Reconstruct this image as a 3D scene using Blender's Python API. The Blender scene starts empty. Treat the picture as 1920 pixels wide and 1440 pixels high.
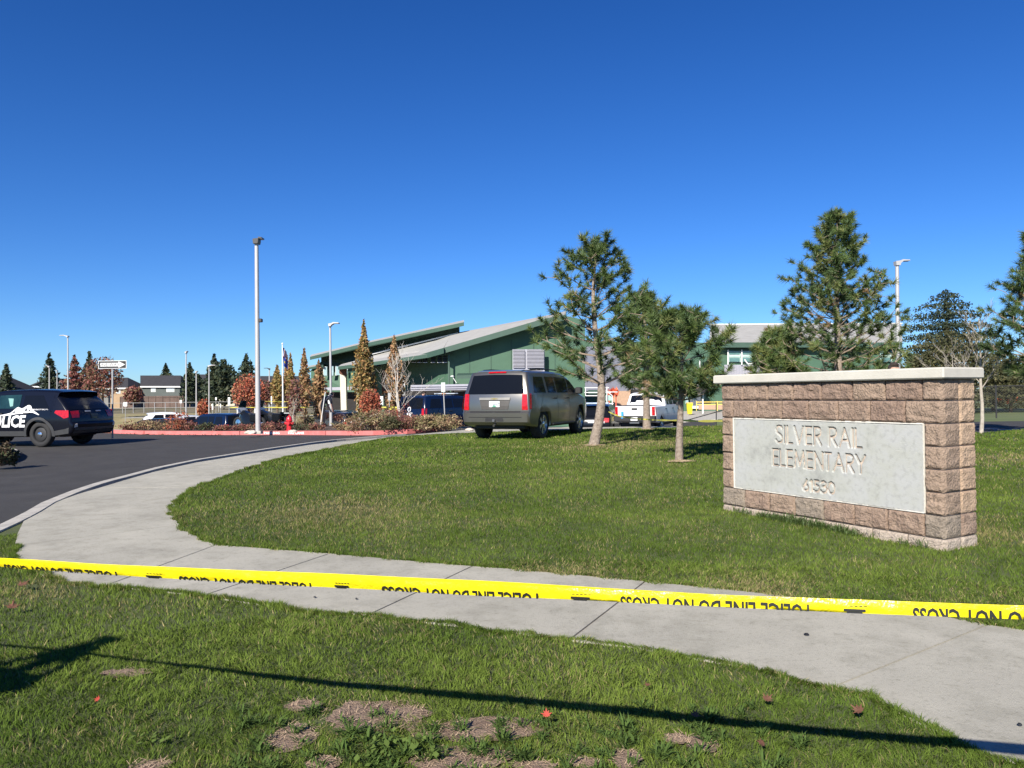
import bpy, bmesh, math, random
import numpy as np
from mathutils import Vector, Matrix

SC = bpy.context.scene
COL = SC.collection
PI = math.pi
# ------------------------------------------------------------------ camera
F = 1442.0                                   # focal length in pixels of the 1920 wide photograph
PITCH = math.atan(18 / F); ROLL = math.radians(-0.7); EYE = 1.5
_a = PI / 2 + PITCH
R = (np.array([[1, 0, 0], [0, math.cos(_a), -math.sin(_a)], [0, math.sin(_a), math.cos(_a)]])
     @ np.array([[math.cos(ROLL), -math.sin(ROLL), 0], [math.sin(ROLL), math.cos(ROLL), 0], [0, 0, 1]]))
cd = bpy.data.cameras.new('camera'); cam = bpy.data.objects.new('camera', cd); COL.objects.link(cam)
cd.sensor_width = 36; cd.lens = F / 1920 * 36; cd.clip_start = 0.05; cd.clip_end = 3000
cam.matrix_world = Matrix.Translation((0, 0, EYE)) @ Matrix([list(r) for r in R]).to_4x4()
SC.camera = cam
# ------------------------------------------------------------------ light
SUN_AZ = math.radians(23); SUN_EL = math.radians(33)      # light travels towards azimuth 23 deg (right of forward)
L = np.array([math.sin(SUN_AZ) * math.cos(SUN_EL), math.cos(SUN_AZ) * math.cos(SUN_EL), -math.sin(SUN_EL)])
w = bpy.data.worlds.new('World'); SC.world = w; w.use_nodes = True
nt = w.node_tree; bg = nt.nodes['Background']
sky = nt.nodes.new('ShaderNodeTexSky'); sky.sky_type = 'NISHITA'; sky.sun_disc = False
sky.sun_elevation = SUN_EL; sky.sun_rotation = PI + SUN_AZ
sky.altitude = 1100; sky.air_density = 1.0; sky.dust_density = 0.25; sky.ozone_density = 3.0
hs = nt.nodes.new('ShaderNodeHueSaturation'); hs.inputs['Saturation'].default_value = 1.22; hs.inputs['Value'].default_value = 1.4
geo = nt.nodes.new('ShaderNodeTexCoord'); sx = nt.nodes.new('ShaderNodeSeparateXYZ'); rp = nt.nodes.new('ShaderNodeValToRGB')
nt.links.new(geo.outputs['Generated'], sx.inputs[0]); nt.links.new(sx.outputs['Z'], rp.inputs['Fac'])
for k, (p_, c_) in enumerate(((0.0, (0.50, 0.72, 1.06)), (0.10, (0.38, 0.76, 1.12)), (0.25, (0.19, 0.70, 1.25)), (0.45, (0.09, 0.47, 0.86)), (1.0, (0.08, 0.36, 0.74)))):
    e_ = rp.color_ramp.elements[0] if k == 0 else rp.color_ramp.elements[1] if k == 4 else rp.color_ramp.elements.new(p_)
    e_.position = p_; e_.color = (*[v_ / 1.4 for v_ in c_], 1)
mxs = nt.nodes.new('ShaderNodeMix'); mxs.data_type = 'RGBA'; mxs.blend_type = 'MULTIPLY'; mxs.inputs['Factor'].default_value = 1.0
nt.links.new(sky.outputs[0], hs.inputs['Color']); nt.links.new(hs.outputs[0], mxs.inputs['A']); nt.links.new(rp.outputs[0], mxs.inputs['B']); nt.links.new(mxs.outputs['Result'], bg.inputs[0])
bg.inputs[1].default_value = 0.082
sd = bpy.data.lights.new('sun', 'SUN'); sd.energy = 5.0; sd.angle = math.radians(0.5); sd.color = (1.0, 0.94, 0.84)
sun = bpy.data.objects.new('sun', sd); COL.objects.link(sun)
sun.rotation_euler = Vector([float(v) for v in L]).to_track_quat('-Z', 'Y').to_euler()
sun.location = (-8, -20, 30)
SC.view_settings.view_transform = 'Standard'; SC.view_settings.look = 'None'
SC.view_settings.exposure = 0.72; SC.view_settings.gamma = 1.0; SC.view_settings.use_curve_mapping = False
SC.cycles.max_bounces = 5; SC.cycles.transparent_max_bounces = 6

# ------------------------------------------------------------------ terrain height and helpers
def sm(t):
    t = np.clip(t, 0.0, 1.0); return t * t * (3 - 2 * t)
def H(x, y):
    lawn = 0.09 + 0.18 * sm((y - 4.5) / 13.0) * sm((x + 12.5) / 10.0)
    far = -1.25 + 0.85 * sm((x - 3) / 14.0)
    st = 34.0 - 5.0 * sm((x + 6) / 6.0)
    h = lawn + (far - lawn) * sm((y - st) / (48.0 - st))
    h = h + 0.85 * sm((-11 - x) / 8.0) * sm((y - 60) / 22.0)
    return h
def ray(px, py):
    d = R @ np.array([px - 960.0, -(py - 720.0), -F]); return d / d[1]
def P(px, py, Y):
    d = ray(px, py); return np.array([0, 0, EYE]) + d * Y
def gp(px, py, off=0.0):
    d = ray(px, py); Y = 3.0
    for _ in range(80):
        q = P(px, py, Y); z = float(H(q[0], q[1])) + off
        Yn = (z - EYE) / d[2] if d[2] < -1e-4 else 300.0
        Y = 0.5 * Y + 0.5 * min(max(Yn, 0.3), 400.0)
    return P(px, py, Y)
def base_at(px, Y, off=0.0):
    """ground point at depth Y under image column px"""
    q = P(px, 745, Y); 
    for _ in range(4):
        z = float(H(q[0], Y)) + off; py = 738 + F * (EYE - z) / Y - 0.0122 * (px - 960)
        q = P(px, py, Y)
    return np.array([q[0], Y, z])
def vn(x, y, s, seed=0):
    """smooth value noise 0..1"""
    x = np.asarray(x) / s + 1000.5; y = np.asarray(y) / s + 1000.5
    xi = np.floor(x).astype(np.int64); yi = np.floor(y).astype(np.int64); fx = sm(x - xi); fy = sm(y - yi)
    def h(a, b):
        n = (a * 374761393 + b * 668265263 + seed * 974711) & 0x7fffffff
        n = ((n ^ (n >> 13)) * 1274126177) & 0x7fffffff
        return ((n ^ (n >> 16)) & 0xffff) / 65535.0
    return (h(xi, yi) * (1 - fx) + h(xi + 1, yi) * fx) * (1 - fy) + (h(xi, yi + 1) * (1 - fx) + h(xi + 1, yi + 1) * fx) * fy
def inpoly(x, y, poly):
    poly = np.asarray(poly); ins = np.zeros(x.shape, bool); n = len(poly); j = n - 1
    for i in range(n):
        xi, yi = poly[i][:2]; xj, yj = poly[j][:2]
        if yi != yj:
            c = ((yi > y) != (yj > y)) & (x < (xj - xi) * (y - yi) / (yj - yi) + xi); ins ^= c
        j = i
    return ins

# ------------------------------------------------------------------ materials
MATS = {}
def M(name, col, rough=0.8, var=0.12, scale=4.0, bump=0.0, bscale=60.0, metal=0.0, coat=0.0, spec=0.5, col2=None, attr=None, trans=0.0, detail=6.0):
    if name in MATS: return MATS[name]
    m = bpy.data.materials.new(name); m.use_nodes = True; t = m.node_tree; b = t.nodes['Principled BSDF']
    b.inputs['Roughness'].default_value = rough; b.inputs['Metallic'].default_value = metal
    b.inputs['Coat Weight'].default_value = coat; b.inputs['Coat Roughness'].default_value = 0.05
    b.inputs['Specular IOR Level'].default_value = spec
    tc = t.nodes.new('ShaderNodeTexCoord')
    nz = t.nodes.new('ShaderNodeTexNoise'); nz.inputs['Scale'].default_value = scale; nz.inputs['Detail'].default_value = detail; nz.inputs['Roughness'].default_value = 0.65
    t.links.new(tc.outputs['Object'], nz.inputs['Vector'])
    cr = t.nodes.new('ShaderNodeValToRGB')
    c2 = col2 or [c * (1 - var) for c in col]; c1 = col if col2 else [min(c * (1 + var), 0.95) for c in col]
    cr.color_ramp.elements[0].color = (*c2, 1); cr.color_ramp.elements[0].position = 0.32
    cr.color_ramp.elements[1].color = (*c1, 1); cr.color_ramp.elements[1].position = 0.68
    t.links.new(nz.outputs['Fac'], cr.inputs['Fac']); out = cr.outputs['Color']
    if attr:
        at = t.nodes.new('ShaderNodeAttribute'); at.attribute_name = attr
        mx = t.nodes.new('ShaderNodeMix'); mx.data_type = 'RGBA'; mx.blend_type = 'MULTIPLY'; mx.inputs['Factor'].default_value = 1
        t.links.new(out, mx.inputs['A']); t.links.new(at.outputs['Color'], mx.inputs['B']); out = mx.outputs['Result']
    t.links.new(out, b.inputs['Base Color'])
    if bump:
        n2 = t.nodes.new('ShaderNodeTexNoise'); n2.inputs['Scale'].default_value = bscale; n2.inputs['Detail'].default_value = 4
        t.links.new(tc.outputs['Object'], n2.inputs['Vector'])
        bp = t.nodes.new('ShaderNodeBump'); bp.inputs['Strength'].default_value = bump; bp.inputs['Distance'].default_value = 0.02
        t.links.new(n2.outputs['Fac'], bp.inputs['Height']); t.links.new(bp.outputs['Normal'], b.inputs['Normal'])
    if trans:
        tr = t.nodes.new('ShaderNodeBsdfTranslucent'); t.links.new(out, tr.inputs['Color'])
        ms = t.nodes.new('ShaderNodeMixShader'); ms.inputs[0].default_value = trans
        o = t.nodes['Material Output']; t.links.new(b.outputs[0], ms.inputs[1]); t.links.new(tr.outputs[0], ms.inputs[2]); t.links.new(ms.outputs[0], o.inputs['Surface'])
    MATS[name] = m
    return m
def glassm(name, col=(0.01, 0.012, 0.015), rough=0.04):
    return M(name, col, rough, 0.05, 2, spec=0.6)

# ------------------------------------------------------------------ mesh builder
class MB:
    def __init__(s): s.v = []; s.f = []; s.m = []; s.mi = 0
    def add(s, vs, fs):
        o = len(s.v); s.v.extend([tuple(float(c) for c in v) for v in vs])
        for f in fs: s.f.append([i + o for i in f]); s.m.append(s.mi)
        return s
    def box(s, a, b, M4=None):
        x0, y0, z0 = a; x1, y1, z1 = b
        vs = [(x0, y0, z0), (x1, y0, z0), (x1, y1, z0), (x0, y1, z0), (x0, y0, z1), (x1, y0, z1), (x1, y1, z1), (x0, y1, z1)]
        if M4 is not None: vs = [tuple(M4 @ Vector(v)) for v in vs]
        return s.add(vs, [(0, 3, 2, 1), (4, 5, 6, 7), (0, 1, 5, 4), (1, 2, 6, 5), (2, 3, 7, 6), (3, 0, 4, 7)])
    def bbox(s, a, b, r=0.01):
        """box with chamfered vertical and horizontal edges"""
        x0, y0, z0 = a; x1, y1, z1 = b; rings = []
        for z, i in ((z0, r), (z0 + r, 0), (z1 - r, 0), (z1, r)):
            X0, X1, Y0, Y1 = x0 + i, x1 - i, y0 + i, y1 - i
            rings.append([(X0 + r, Y0, z), (X1 - r, Y0, z), (X1, Y0 + r, z), (X1, Y1 - r, z), (X1 - r, Y1, z), (X0 + r, Y1, z), (X0, Y1 - r, z), (X0, Y0 + r, z)])
        return s.loft(rings, True)
    def loft(s, rings, cap=True, closed=True):
        n = len(rings[0]); vs = [p for r in rings for p in r]; fs = []
        for i in range(len(rings) - 1):
            for j in range(n if closed else n - 1):
                k = (j + 1) % n; fs.append((i * n + j, i * n + k, (i + 1) * n + k, (i + 1) * n + j))
        if cap: fs.append(tuple(range(n - 1, -1, -1))); fs.append(tuple((len(rings) - 1) * n + j for j in range(n)))
        return s.add(vs, fs)
    def tube(s, pts, rad, seg=8, cap=True):
        pts = [np.array(p, float) for p in pts]; n = len(pts)
        if not hasattr(rad, '__len__'): rad = [rad] * n
        rings = []; up = None
        for i in range(n):
            d = pts[min(i + 1, n - 1)] - pts[max(i - 1, 0)]; d = d / (np.linalg.norm(d) + 1e-9)
            if up is None: up = np.array([0, 0, 1.0]) if abs(d[2]) < 0.9 else np.array([1.0, 0, 0])
            a = np.cross(d, up); a /= np.linalg.norm(a) + 1e-9; b = np.cross(a, d); up = b
            rings.append([tuple(pts[i] + rad[i] * (a * math.cos(2 * PI * k / seg + .39) + b * math.sin(2 * PI * k / seg + .39))) for k in range(seg)])
        return s.loft(rings, cap)
    def prism(s, pts, vec):
        n = len(pts); vec = np.array(vec, float); q = [np.array(p, float) for p in pts]
        return s.add(q + [p + vec for p in q], [tuple(range(n)), tuple(range(2 * n - 1, n - 1, -1))] + [(i, i + n, (i + 1) % n + n, (i + 1) % n) for i in range(n)])
    def quad(s, *p): return s.add(p, [tuple(range(len(p)))])
    def lathe(s, prof, seg=24, axis='z', c=(0, 0, 0)):
        rings = []
        for r, h in prof:
            ring = []
            for k in range(seg):
                a = 2 * PI * k / seg; x, y = r * math.cos(a), r * math.sin(a)
                p = (x, y, h) if axis == 'z' else (x, h, y)
                ring.append((p[0] + c[0], p[1] + c[1], p[2] + c[2]))
            rings.append(ring)
        return s.loft(rings, False)
    def build(s, name, mats, parent=None, smooth=False, origin=None, world=True, sharp=35, fix=True):
        me = bpy.data.meshes.new(name)
        o = (0, 0, 0)
        if parent is not None and world:
            o = Vector((0, 0, 0)); q = parent
            while q is not None: o = o + q.location; q = q.parent
        if origin is not None: o = tuple(origin)
        vs = np.array(s.v, float).reshape(-1, 3) - np.array(o, float)
        me.from_pydata(vs.tolist(), [], s.f)
        if not isinstance(mats, (list, tuple)): mats = [mats]
        for m in mats: me.materials.append(m)
        if any(s.m): me.polygons.foreach_set('material_index', s.m)
        if fix:
            bm = bmesh.new(); bm.from_mesh(me); bmesh.ops.recalc_face_normals(bm, faces=bm.faces); bm.to_mesh(me); bm.free()
        if smooth:
            me.polygons.foreach_set('use_smooth', [True] * len(me.polygons))
            try: me.set_sharp_from_angle(angle=math.radians(sharp))
            except Exception: pass
        ob = bpy.data.objects.new(name, me); COL.objects.link(ob)
        if parent is not None: ob.parent = parent
        if origin is not None: ob.location = tuple(float(c) for c in origin)
        return ob
def tag(o, label=None, cat=None, group=None, kind=None):
    if label: o['label'] = label
    if cat: o['category'] = cat
    if group: o['group'] = group
    if kind: o['kind'] = kind
    return o
def thing(name, label, cat, loc, rz=0.0, group=None):
    o = bpy.data.objects.new(name, None); COL.objects.link(o); o.empty_display_size = 0.2
    o.location = tuple(float(c) for c in loc); o.rotation_euler = (0, 0, rz)
    return tag(o, label, cat, group)
def copy_tree(o, parent=None):
    c = o.copy(); COL.objects.link(c)
    if parent is not None: c.parent = parent
    for ch in list(o.children): copy_tree(ch, c)
    return c
_tc = {}
def text_poly(txt, size=1.0, bold=0.0, shear=0.0, spacing=1.0):
    """2D triangles of a text, centred on x, baseline 0"""
    k = (txt, bold, shear, spacing)
    if k not in _tc:
        cu = bpy.data.curves.new('t', 'FONT'); cu.body = txt; cu.size = 1.0; cu.offset = bold; cu.shear = shear; cu.space_character = spacing
        cu.align_x = 'CENTER'; cu.resolution_u = 2
        ob = bpy.data.objects.new('t', cu); COL.objects.link(ob)
        dg = bpy.context.evaluated_depsgraph_get(); me = bpy.data.meshes.new_from_object(ob.evaluated_get(dg))
        _tc[k] = ([(v.co.x, v.co.y) for v in me.vertices], [list(p.vertices) for p in me.polygons])
        bpy.data.objects.remove(ob); bpy.data.curves.remove(cu); bpy.data.meshes.remove(me)
    v, f = _tc[k]; return [(a * size, b * size) for a, b in v], f

# ------------------------------------------------------------------ ground sheets
def grid_sheet(name, mat, xs, ys, off, kind='structure', cut=None):
    X, Y = np.meshgrid(xs, ys); Z = H(X, Y) + off
    n, m = len(xs), len(ys); vs = np.stack([X.ravel(), Y.ravel(), Z.ravel()], 1)
    fs = [(j * n + i, j * n + i + 1, (j + 1) * n + i + 1, (j + 1) * n + i) for j in range(m - 1) for i in range(n - 1)]
    me = bpy.data.meshes.new(name); me.from_pydata(vs.tolist(), [], fs); me.materials.append(mat)
    me.polygons.foreach_set('use_smooth', [True] * len(me.polygons))
    ob = bpy.data.objects.new(name, me); COL.objects.link(ob); ob['kind'] = kind
    return ob
def slab(name, mat, poly, off=0.0, thick=0.15, step=1.2, parent=None, side=None):
    """polygon on the terrain: top follows H + off, skirts go down by thick"""
    bm = bmesh.new(); vs = [bm.verts.new((p[0], p[1], 0)) for p in poly]
    bm.faces.new(vs); bmesh.ops.triangulate(bm, faces=bm.faces[:])
    xs = [p[0] for p in poly]; ys = [p[1] for p in poly]
    for ax, lo, hi in ((0, min(xs), max(xs)), (1, min(ys), max(ys))):
        st = max(step, (hi - lo) / 60)
        for c in np.arange(lo + st, hi, st):
            co = [0, 0, 0]; co[ax] = c; no = [0, 0, 0]; no[ax] = 1
            bmesh.ops.bisect_plane(bm, geom=bm.verts[:] + bm.edges[:] + bm.faces[:], dist=1e-5, plane_co=co, plane_no=no)
    bmesh.ops.recalc_face_normals(bm, faces=bm.faces)
    for f in bm.faces:
        if f.normal.z < 0: f.normal_flip()
    for v in bm.verts: v.co.z = float(H(v.co.x, v.co.y)) + off
    edges = [e for e in bm.edges if e.is_boundary]
    r = bmesh.ops.extrude_edge_only(bm, edges=edges)
    for v in [g for g in r['geom'] if isinstance(g, bmesh.types.BMVert)]: v.co.z -= thick
    me = bpy.data.meshes.new(name); bm.to_mesh(me); bm.free(); me.materials.append(mat)
    ob = bpy.data.objects.new(name, me); COL.objects.link(ob)
    if parent is not None: ob.parent = parent
    return ob

asphalt = M('asphalt', (0.062, 0.058, 0.054), 0.9, col2=(0.040, 0.037, 0.035), scale=1.3, bump=0.5, bscale=160, detail=12)
lot_m = M('old_asphalt', (0.075, 0.073, 0.075), 0.9, col2=(0.05, 0.05, 0.052), scale=0.4, bump=0.3, bscale=60, detail=10)
dryg = M('dry_ground', (0.22, 0.17, 0.10), 0.95, col2=(0.10, 0.105, 0.05), scale=0.05, bump=0.6, bscale=3)
soil = M('bare_soil', (0.33, 0.235, 0.165), 0.95, col2=(0.17, 0.11, 0.075), scale=9, bump=1.0, bscale=120)
turf = M('turf_soil', (0.105, 0.125, 0.04), 0.95, col2=(0.06, 0.078, 0.026), scale=1.7, bump=1.0, bscale=90, detail=12)
conc = M('sidewalk_concrete', (0.45, 0.425, 0.35), 0.85, col2=(0.36, 0.34, 0.28), scale=1.1, bump=0.35, bscale=200, detail=15)
def speckle(m, sc, lo, pos0=.36, pos1=.5, pre='Base Color'):
    t = m.node_tree; b = t.nodes['Principled BSDF']; src = b.inputs[pre].links[0].from_socket
    n = t.nodes.new('ShaderNodeTexNoise'); n.inputs['Scale'].default_value = sc; n.inputs['Detail'].default_value = 10; n.inputs['Roughness'].default_value = .7
    t.links.new(t.nodes['Texture Coordinate'].outputs['Object'], n.inputs['Vector']); r = t.nodes.new('ShaderNodeValToRGB')
    r.color_ramp.elements[0].position = pos0; r.color_ramp.elements[0].color = (lo, lo, lo * .98, 1); r.color_ramp.elements[1].position = pos1; r.color_ramp.elements[1].color = (1, 1, 1, 1)
    t.links.new(n.outputs['Fac'], r.inputs['Fac']); mx = t.nodes.new('ShaderNodeMix'); mx.data_type = 'RGBA'; mx.blend_type = 'MULTIPLY'; mx.inputs['Factor'].default_value = 1
    t.links.new(src, mx.inputs['A']); t.links.new(r.outputs[0], mx.inputs['B']); t.links.new(mx.outputs['Result'], b.inputs['Base Color'])
speckle(conc, 45, .78, .36, .47); speckle(conc, 3.5, .80, .36, .54); speckle(conc, 14, .85, .30, .42); speckle(asphalt, 90, .6, .3, .55); speckle(asphalt, .8, .8, .35, .6)
kerbm = M('kerb_concrete', (0.50, 0.47, 0.41), 0.85, col2=(0.34, 0.32, 0.28), scale=5, bump=0.3, bscale=90)
redk = M('red_kerb_paint', (0.66, 0.20, 0.19), 0.7, col2=(0.50, 0.13, 0.12), scale=3, bump=0.2, bscale=60, detail=10)
bark_mulch = M('bark_mulch', (0.13, 0.085, 0.06), 0.95, col2=(0.055, 0.035, 0.025), scale=14, bump=1, bscale=60)

xs = np.concatenate([np.arange(-420, -60, 20), np.arange(-60, 60, 1.5), np.arange(60, 421, 20)])
ys = np.concatenate([np.arange(-30, 100, 1.5), np.arange(100, 300, 10), np.arange(300, 1301, 50)])
g = grid_sheet('ground', dryg, xs, ys, -0.20)
g = grid_sheet('road', asphalt, np.arange(-70, 62, 1.2), np.arange(-12, 62, 1.2), -0.14)

def G2(pts, off=0.0): return [tuple(gp(x, y, off)[:2]) for x, y in pts]
# lawn in front of the pavement
out_edge = [(28, 1022), (30, 1055), (80, 1077), (120, 1091), (195, 1098), (275, 1105), (380, 1116), (550, 1142), (690, 1152), (750, 1160),
            (960, 1184), (1067, 1199), (1185, 1212), (1310, 1235), (1440, 1255), (1560, 1287), (1635, 1305), (1685, 1335), (1785, 1385), (1835, 1410), (1910, 1430), (2060, 1475)]
near_poly = G2([(0, 991), (45, 973), (33, 1000)] + out_edge) + [(3.2, 1.4), (4.2, -3), (-12, -3), (-12, 4.5), (-8.2, 6.5)]
nl = slab('near_lawn', turf, near_poly, -0.012, 0.2, 0.8); tag(nl, kind='structure')
in_edge = [(2300, 1262), (2100, 1218), (1920, 1180), (1852, 1170), (1762, 1153), (1500, 1119), (1350, 1103), (1210, 1089), (960, 1066), (850, 1058), (750, 1049), (620, 1037), (500, 1028), (440, 1023),
           (410, 1019), (390, 1014), (365, 1003), (344, 988), (328, 973), (323, 957), (333, 935), (364, 914), (427, 892), (500, 867), (560, 853), (640, 838), (681, 830), (733, 821), (803, 815.5), (880, 812.6),
           (1000, 808.5), (1123, 805), (1207, 804), (1275, 803)]
far_poly = G2(in_edge + [(1285, 799), (1355, 798), (1600, 800)]) + [tuple(gp(1840, 812)[:2]), (19, 25.5), (30, 24), (34, 12), (14, 4.0)]
fl = slab('lawn', turf, far_poly, -0.010, 0.2, 1.0); tag(fl, kind='structure')
# pavement: slabs between paired stations
def arc(pts, n):
    p = np.array(pts, float); s = np.concatenate([[0], np.cumsum(np.hypot(*np.diff(p, axis=0).T))]); t = np.linspace(0, s[-1], n)
    return np.stack([np.interp(t, s, p[:, 0]), np.interp(t, s, p[:, 1])], 1)
road_edge = [(33, 1000), (47, 971), (75, 953), (104, 941), (146, 926), (187, 914), (240, 898), (290, 884), (367, 867), (420, 858.5), (502, 845.5), (580, 834), (632, 828), (695, 822.5), (760, 816),
             (870, 806), (1000, 803), (1130, 800.5), (1280, 798.5)]
OUT = G2(out_edge[::-1]) + G2(road_edge); INN = G2(in_edge)
OUT = [tuple(p) for p in OUT]; INN = [tuple(p) for p in INN]
def nearest_param(pl, q):
    p = np.array(pl); s = np.concatenate([[0], np.cumsum(np.hypot(*np.diff(p, axis=0).T))]); best = (1e9, 0)
    for i in range(len(p) - 1):
        d = p[i + 1] - p[i]; t = np.clip(np.dot(np.array(q) - p[i], d) / (np.dot(d, d) + 1e-12), 0, 1); dd = np.linalg.norm(p[i] + t * d - q)
        if dd < best[0]: best = (dd, s[i] + t * (s[i + 1] - s[i]))
    return best[1], s[-1]
def sub(pl, a, b):
    p = np.array(pl); s = np.concatenate([[0], np.cumsum(np.hypot(*np.diff(p, axis=0).T))])
    ks = [k for k in range(len(p)) if a + 0.02 < s[k] < b - 0.02]; ev = lambda t: (np.interp(t, s, p[:, 0]), np.interp(t, s, p[:, 1]))
    return [ev(a)] + [tuple(p[k]) for k in ks] + [ev(b)]
joints = [((1560, 1287), (1852, 1170)), ((1067, 1199), (1210, 1089)), ((690, 1152), (885, 1061)), ((380, 1116), (618, 1037)), ((195, 1098), (410, 1019)), ((28, 1022), (338, 983)),
          ((187, 914), (366, 913)), ((367, 867), (470, 877)), ((502, 845.5), (600, 846)), ((600, 832), (690, 829)), ((695, 822.5), (760, 818)), ((780, 814), (850, 813.7)), ((905, 805), (960, 810)), ((1050, 802.5), (1090, 806)), ((1180, 800), (1200, 804))]
jp = []
for a, b in joints:
    A = gp(*a)[:2]; B = gp(*b)[:2]; jp.append((nearest_param(OUT, A)[0], nearest_param(INN, B)[0]))
jp = [(0.0, 0.0)] + jp + [(nearest_param(OUT, OUT[-1])[1], nearest_param(INN, INN[-1])[1])]
pave = tag(bpy.data.objects.new('sidewalk', None), kind='structure'); COL.objects.link(pave)
gap = 0.007
for i in range(len(jp) - 1):
    (o0, i0), (o1, i1) = jp[i], jp[i + 1]
    g2 = 0.014 if i in (0, 1) else gap
    a = sub(OUT, o0 + gap, o1 - gap); b = sub(INN, i0 + gap, i1 - gap)
    pz = a + b[::-1]
    sl = slab('paving_slab', conc, pz, -0.003, 0.1, 1.0, parent=pave)
jm = M('joint_filler', (0.30, 0.27, 0.23), 0.9, col2=(0.16, 0.12, 0.10), scale=20)
under = slab('joint_bed', jm, [tuple(p) for p in OUT] + [tuple(p) for p in INN[::-1]], -0.013, 0.08, 1.2, parent=pave)
# kerb beside the pavement
def strip(name, mat, line, wdt, off, thick, parent=None, n=None, side=1):
    p = np.array(line, float); t = np.gradient(p, axis=0); nn = np.stack([-t[:, 1], t[:, 0]], 1); nn /= np.linalg.norm(nn, axis=1)[:, None] + 1e-9
    q = p + nn * wdt * side
    return slab(name, mat, [tuple(a) for a in p] + [tuple(a) for a in q[::-1]], off, thick, 1.5, parent=parent)
kerb_px = [(-130, 1040), (0, 984), (42, 964), (78, 943), (130, 922), (182, 905), (234, 892), (286, 878), (365, 862), (417, 854), (500, 841), (579, 830), (631, 824), (692, 819), (755, 814)]
kl = arc(G2(kerb_px), 46); kerb = tag(bpy.data.objects.new('kerb', None), kind='structure'); COL.objects.link(kerb)
for i in range(0, 45, 5):
    seg = kl[i:i + 6].copy(); seg[0] += (seg[1] - seg[0]) * 0.02
    d = strip('kerb_stone', kerbm, seg, 0.16, 0.008, 0.2, parent=kerb, side=-1)
# red kerb across the drive
rk_px = [(120, 800), (165, 806), (205, 811.5), (260, 813.5), (330, 814.3), (400, 814.5), (480, 814.5), (560, 814.5), (640, 815), (700, 815), (745, 813.5), (775, 811.5), (815, 809)]
rl = arc(G2(rk_px, -0.12), 49); rkerb = tag(bpy.data.objects.new('red_kerb', None), kind='structure'); COL.objects.link(rkerb)
for i in range(0, 48, 4):
    seg = rl[i:i + 5].copy(); seg[0] += (seg[1] - seg[0]) * 0.03
    strip('kerb_stone', redk, seg, 0.16, 0.012, 0.2, parent=rkerb, side=1)
# planting bed behind the red kerb
pp = np.array(rl); bed = [tuple(p + np.array([0.0, 0.155])) for p in pp] + [(pp[-1][0] + .3, pp[-1][1] + 3.5), (-6, 34.2), (-12, 34.6), (pp[0][0] + 1, pp[0][1] + 3)]
bd = slab('planting_bed', bark_mulch, bed, 0.006, 0.3, 1.5); tag(bd, kind='structure')
# fire lane lettering on the red kerb face
whitep = M('white_paint', (0.78, 0.78, 0.76), 0.6, 0.05)
kface = lambda t: np.array([np.interp(t, np.linspace(0, 1, 49), rl[:, k]) for k in (0, 1)])
def kerb_text(txt, px0, px1):
    a = gp(px0, 815, -0.12)[:2]; b = gp(px1, 815, -0.12)[:2]; v, f = text_poly(txt, 1.0, 0.03)
    xs_ = [q[0] for q in v]; w0, w1 = min(xs_), max(xs_); mb = MB(); vs = []
    for (u, h) in v:
        t = (u - w0) / (w1 - w0); q = a + (b - a) * t
        j = np.argmin(np.abs(rl[:, 0] - q[0])); yy = np.interp(q[0], rl[:, 0], rl[:, 1])
        vs.append((q[0], yy - 0.006, float(H(q[0], yy)) - 0.105 + h * 0.12))
    mb.add(vs, f); mb.build('kerb_lettering', whitep, rkerb)
kerb_text('NO PARKING', 479, 522); kerb_text('FIRE LANE', 538, 568)
# small island at the left edge
ik = arc(G2([(-140, 878), (-60, 868), (0, 862), (20, 858), (33, 853), (38, 847), (30, 842), (10, 838), (-40, 836)], -0.0), 25)
isl = tag(bpy.data.objects.new('island_kerb', None), kind='structure'); COL.objects.link(isl)
for i in range(0, 24, 4): strip('kerb_stone', kerbm, ik[i:i + 5], 0.15, 0.0, 0.2, parent=isl, side=1)
ibd = slab('island_bed', bark_mulch, [tuple(p) for p in ik] , -0.03, 0.2, 1.5); tag(ibd, kind='structure')
# field, lot markings and paths in the distance
fieldm = M('field_grass', (0.125, 0.155, 0.05), 0.95, col2=(0.08, 0.105, 0.035), scale=0.25, bump=0.7, bscale=8)
fd = slab('playing_field', fieldm, [(12, 46), (60, 44), (95, 110), (40, 118), (22, 80)], -0.10, 0.2, 6); tag(fd, kind='structure')
lf = M('straw_grass', (0.36, 0.28, 0.13), 0.95, col2=(0.20, 0.19, 0.08), scale=0.7, bump=0.9, bscale=10)
vg = slab('dry_verge', lf, [(-75, 66), (-9, 66), (-9, 72), (-30, 96), (-95, 100)], -0.06, 0.2, 5); tag(vg, kind='structure')
ms = slab('lot_footpath', kerbm, [(-62, 63.6), (-9, 63.6), (-9, 65.6), (-62, 65.6)], -0.02, 0.2, 3); tag(ms, kind='structure')
ap = slab('school_apron', kerbm, [(-6, 56), (28, 56), (30, 84), (-40, 84), (-40, 67), (-8, 67)], -0.07, 0.2, 4); tag(ap, kind='structure')
mk = MB()
for a, b in (((1830, 804), (1872, 803)), ((1862, 806), (1925, 804)), ((1385, 800), (1500, 799))):
    A = gp(*a, -0.135); B = gp(*b, -0.135); d = (B - A); d[2] = 0; d /= np.linalg.norm(d); nrm = np.array([-d[1], d[0], 0]) * 0.06
    mk.quad(A - nrm, B - nrm, B + nrm, A + nrm)
tag(mk.build('lot_markings', whitep), kind='structure')

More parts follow.
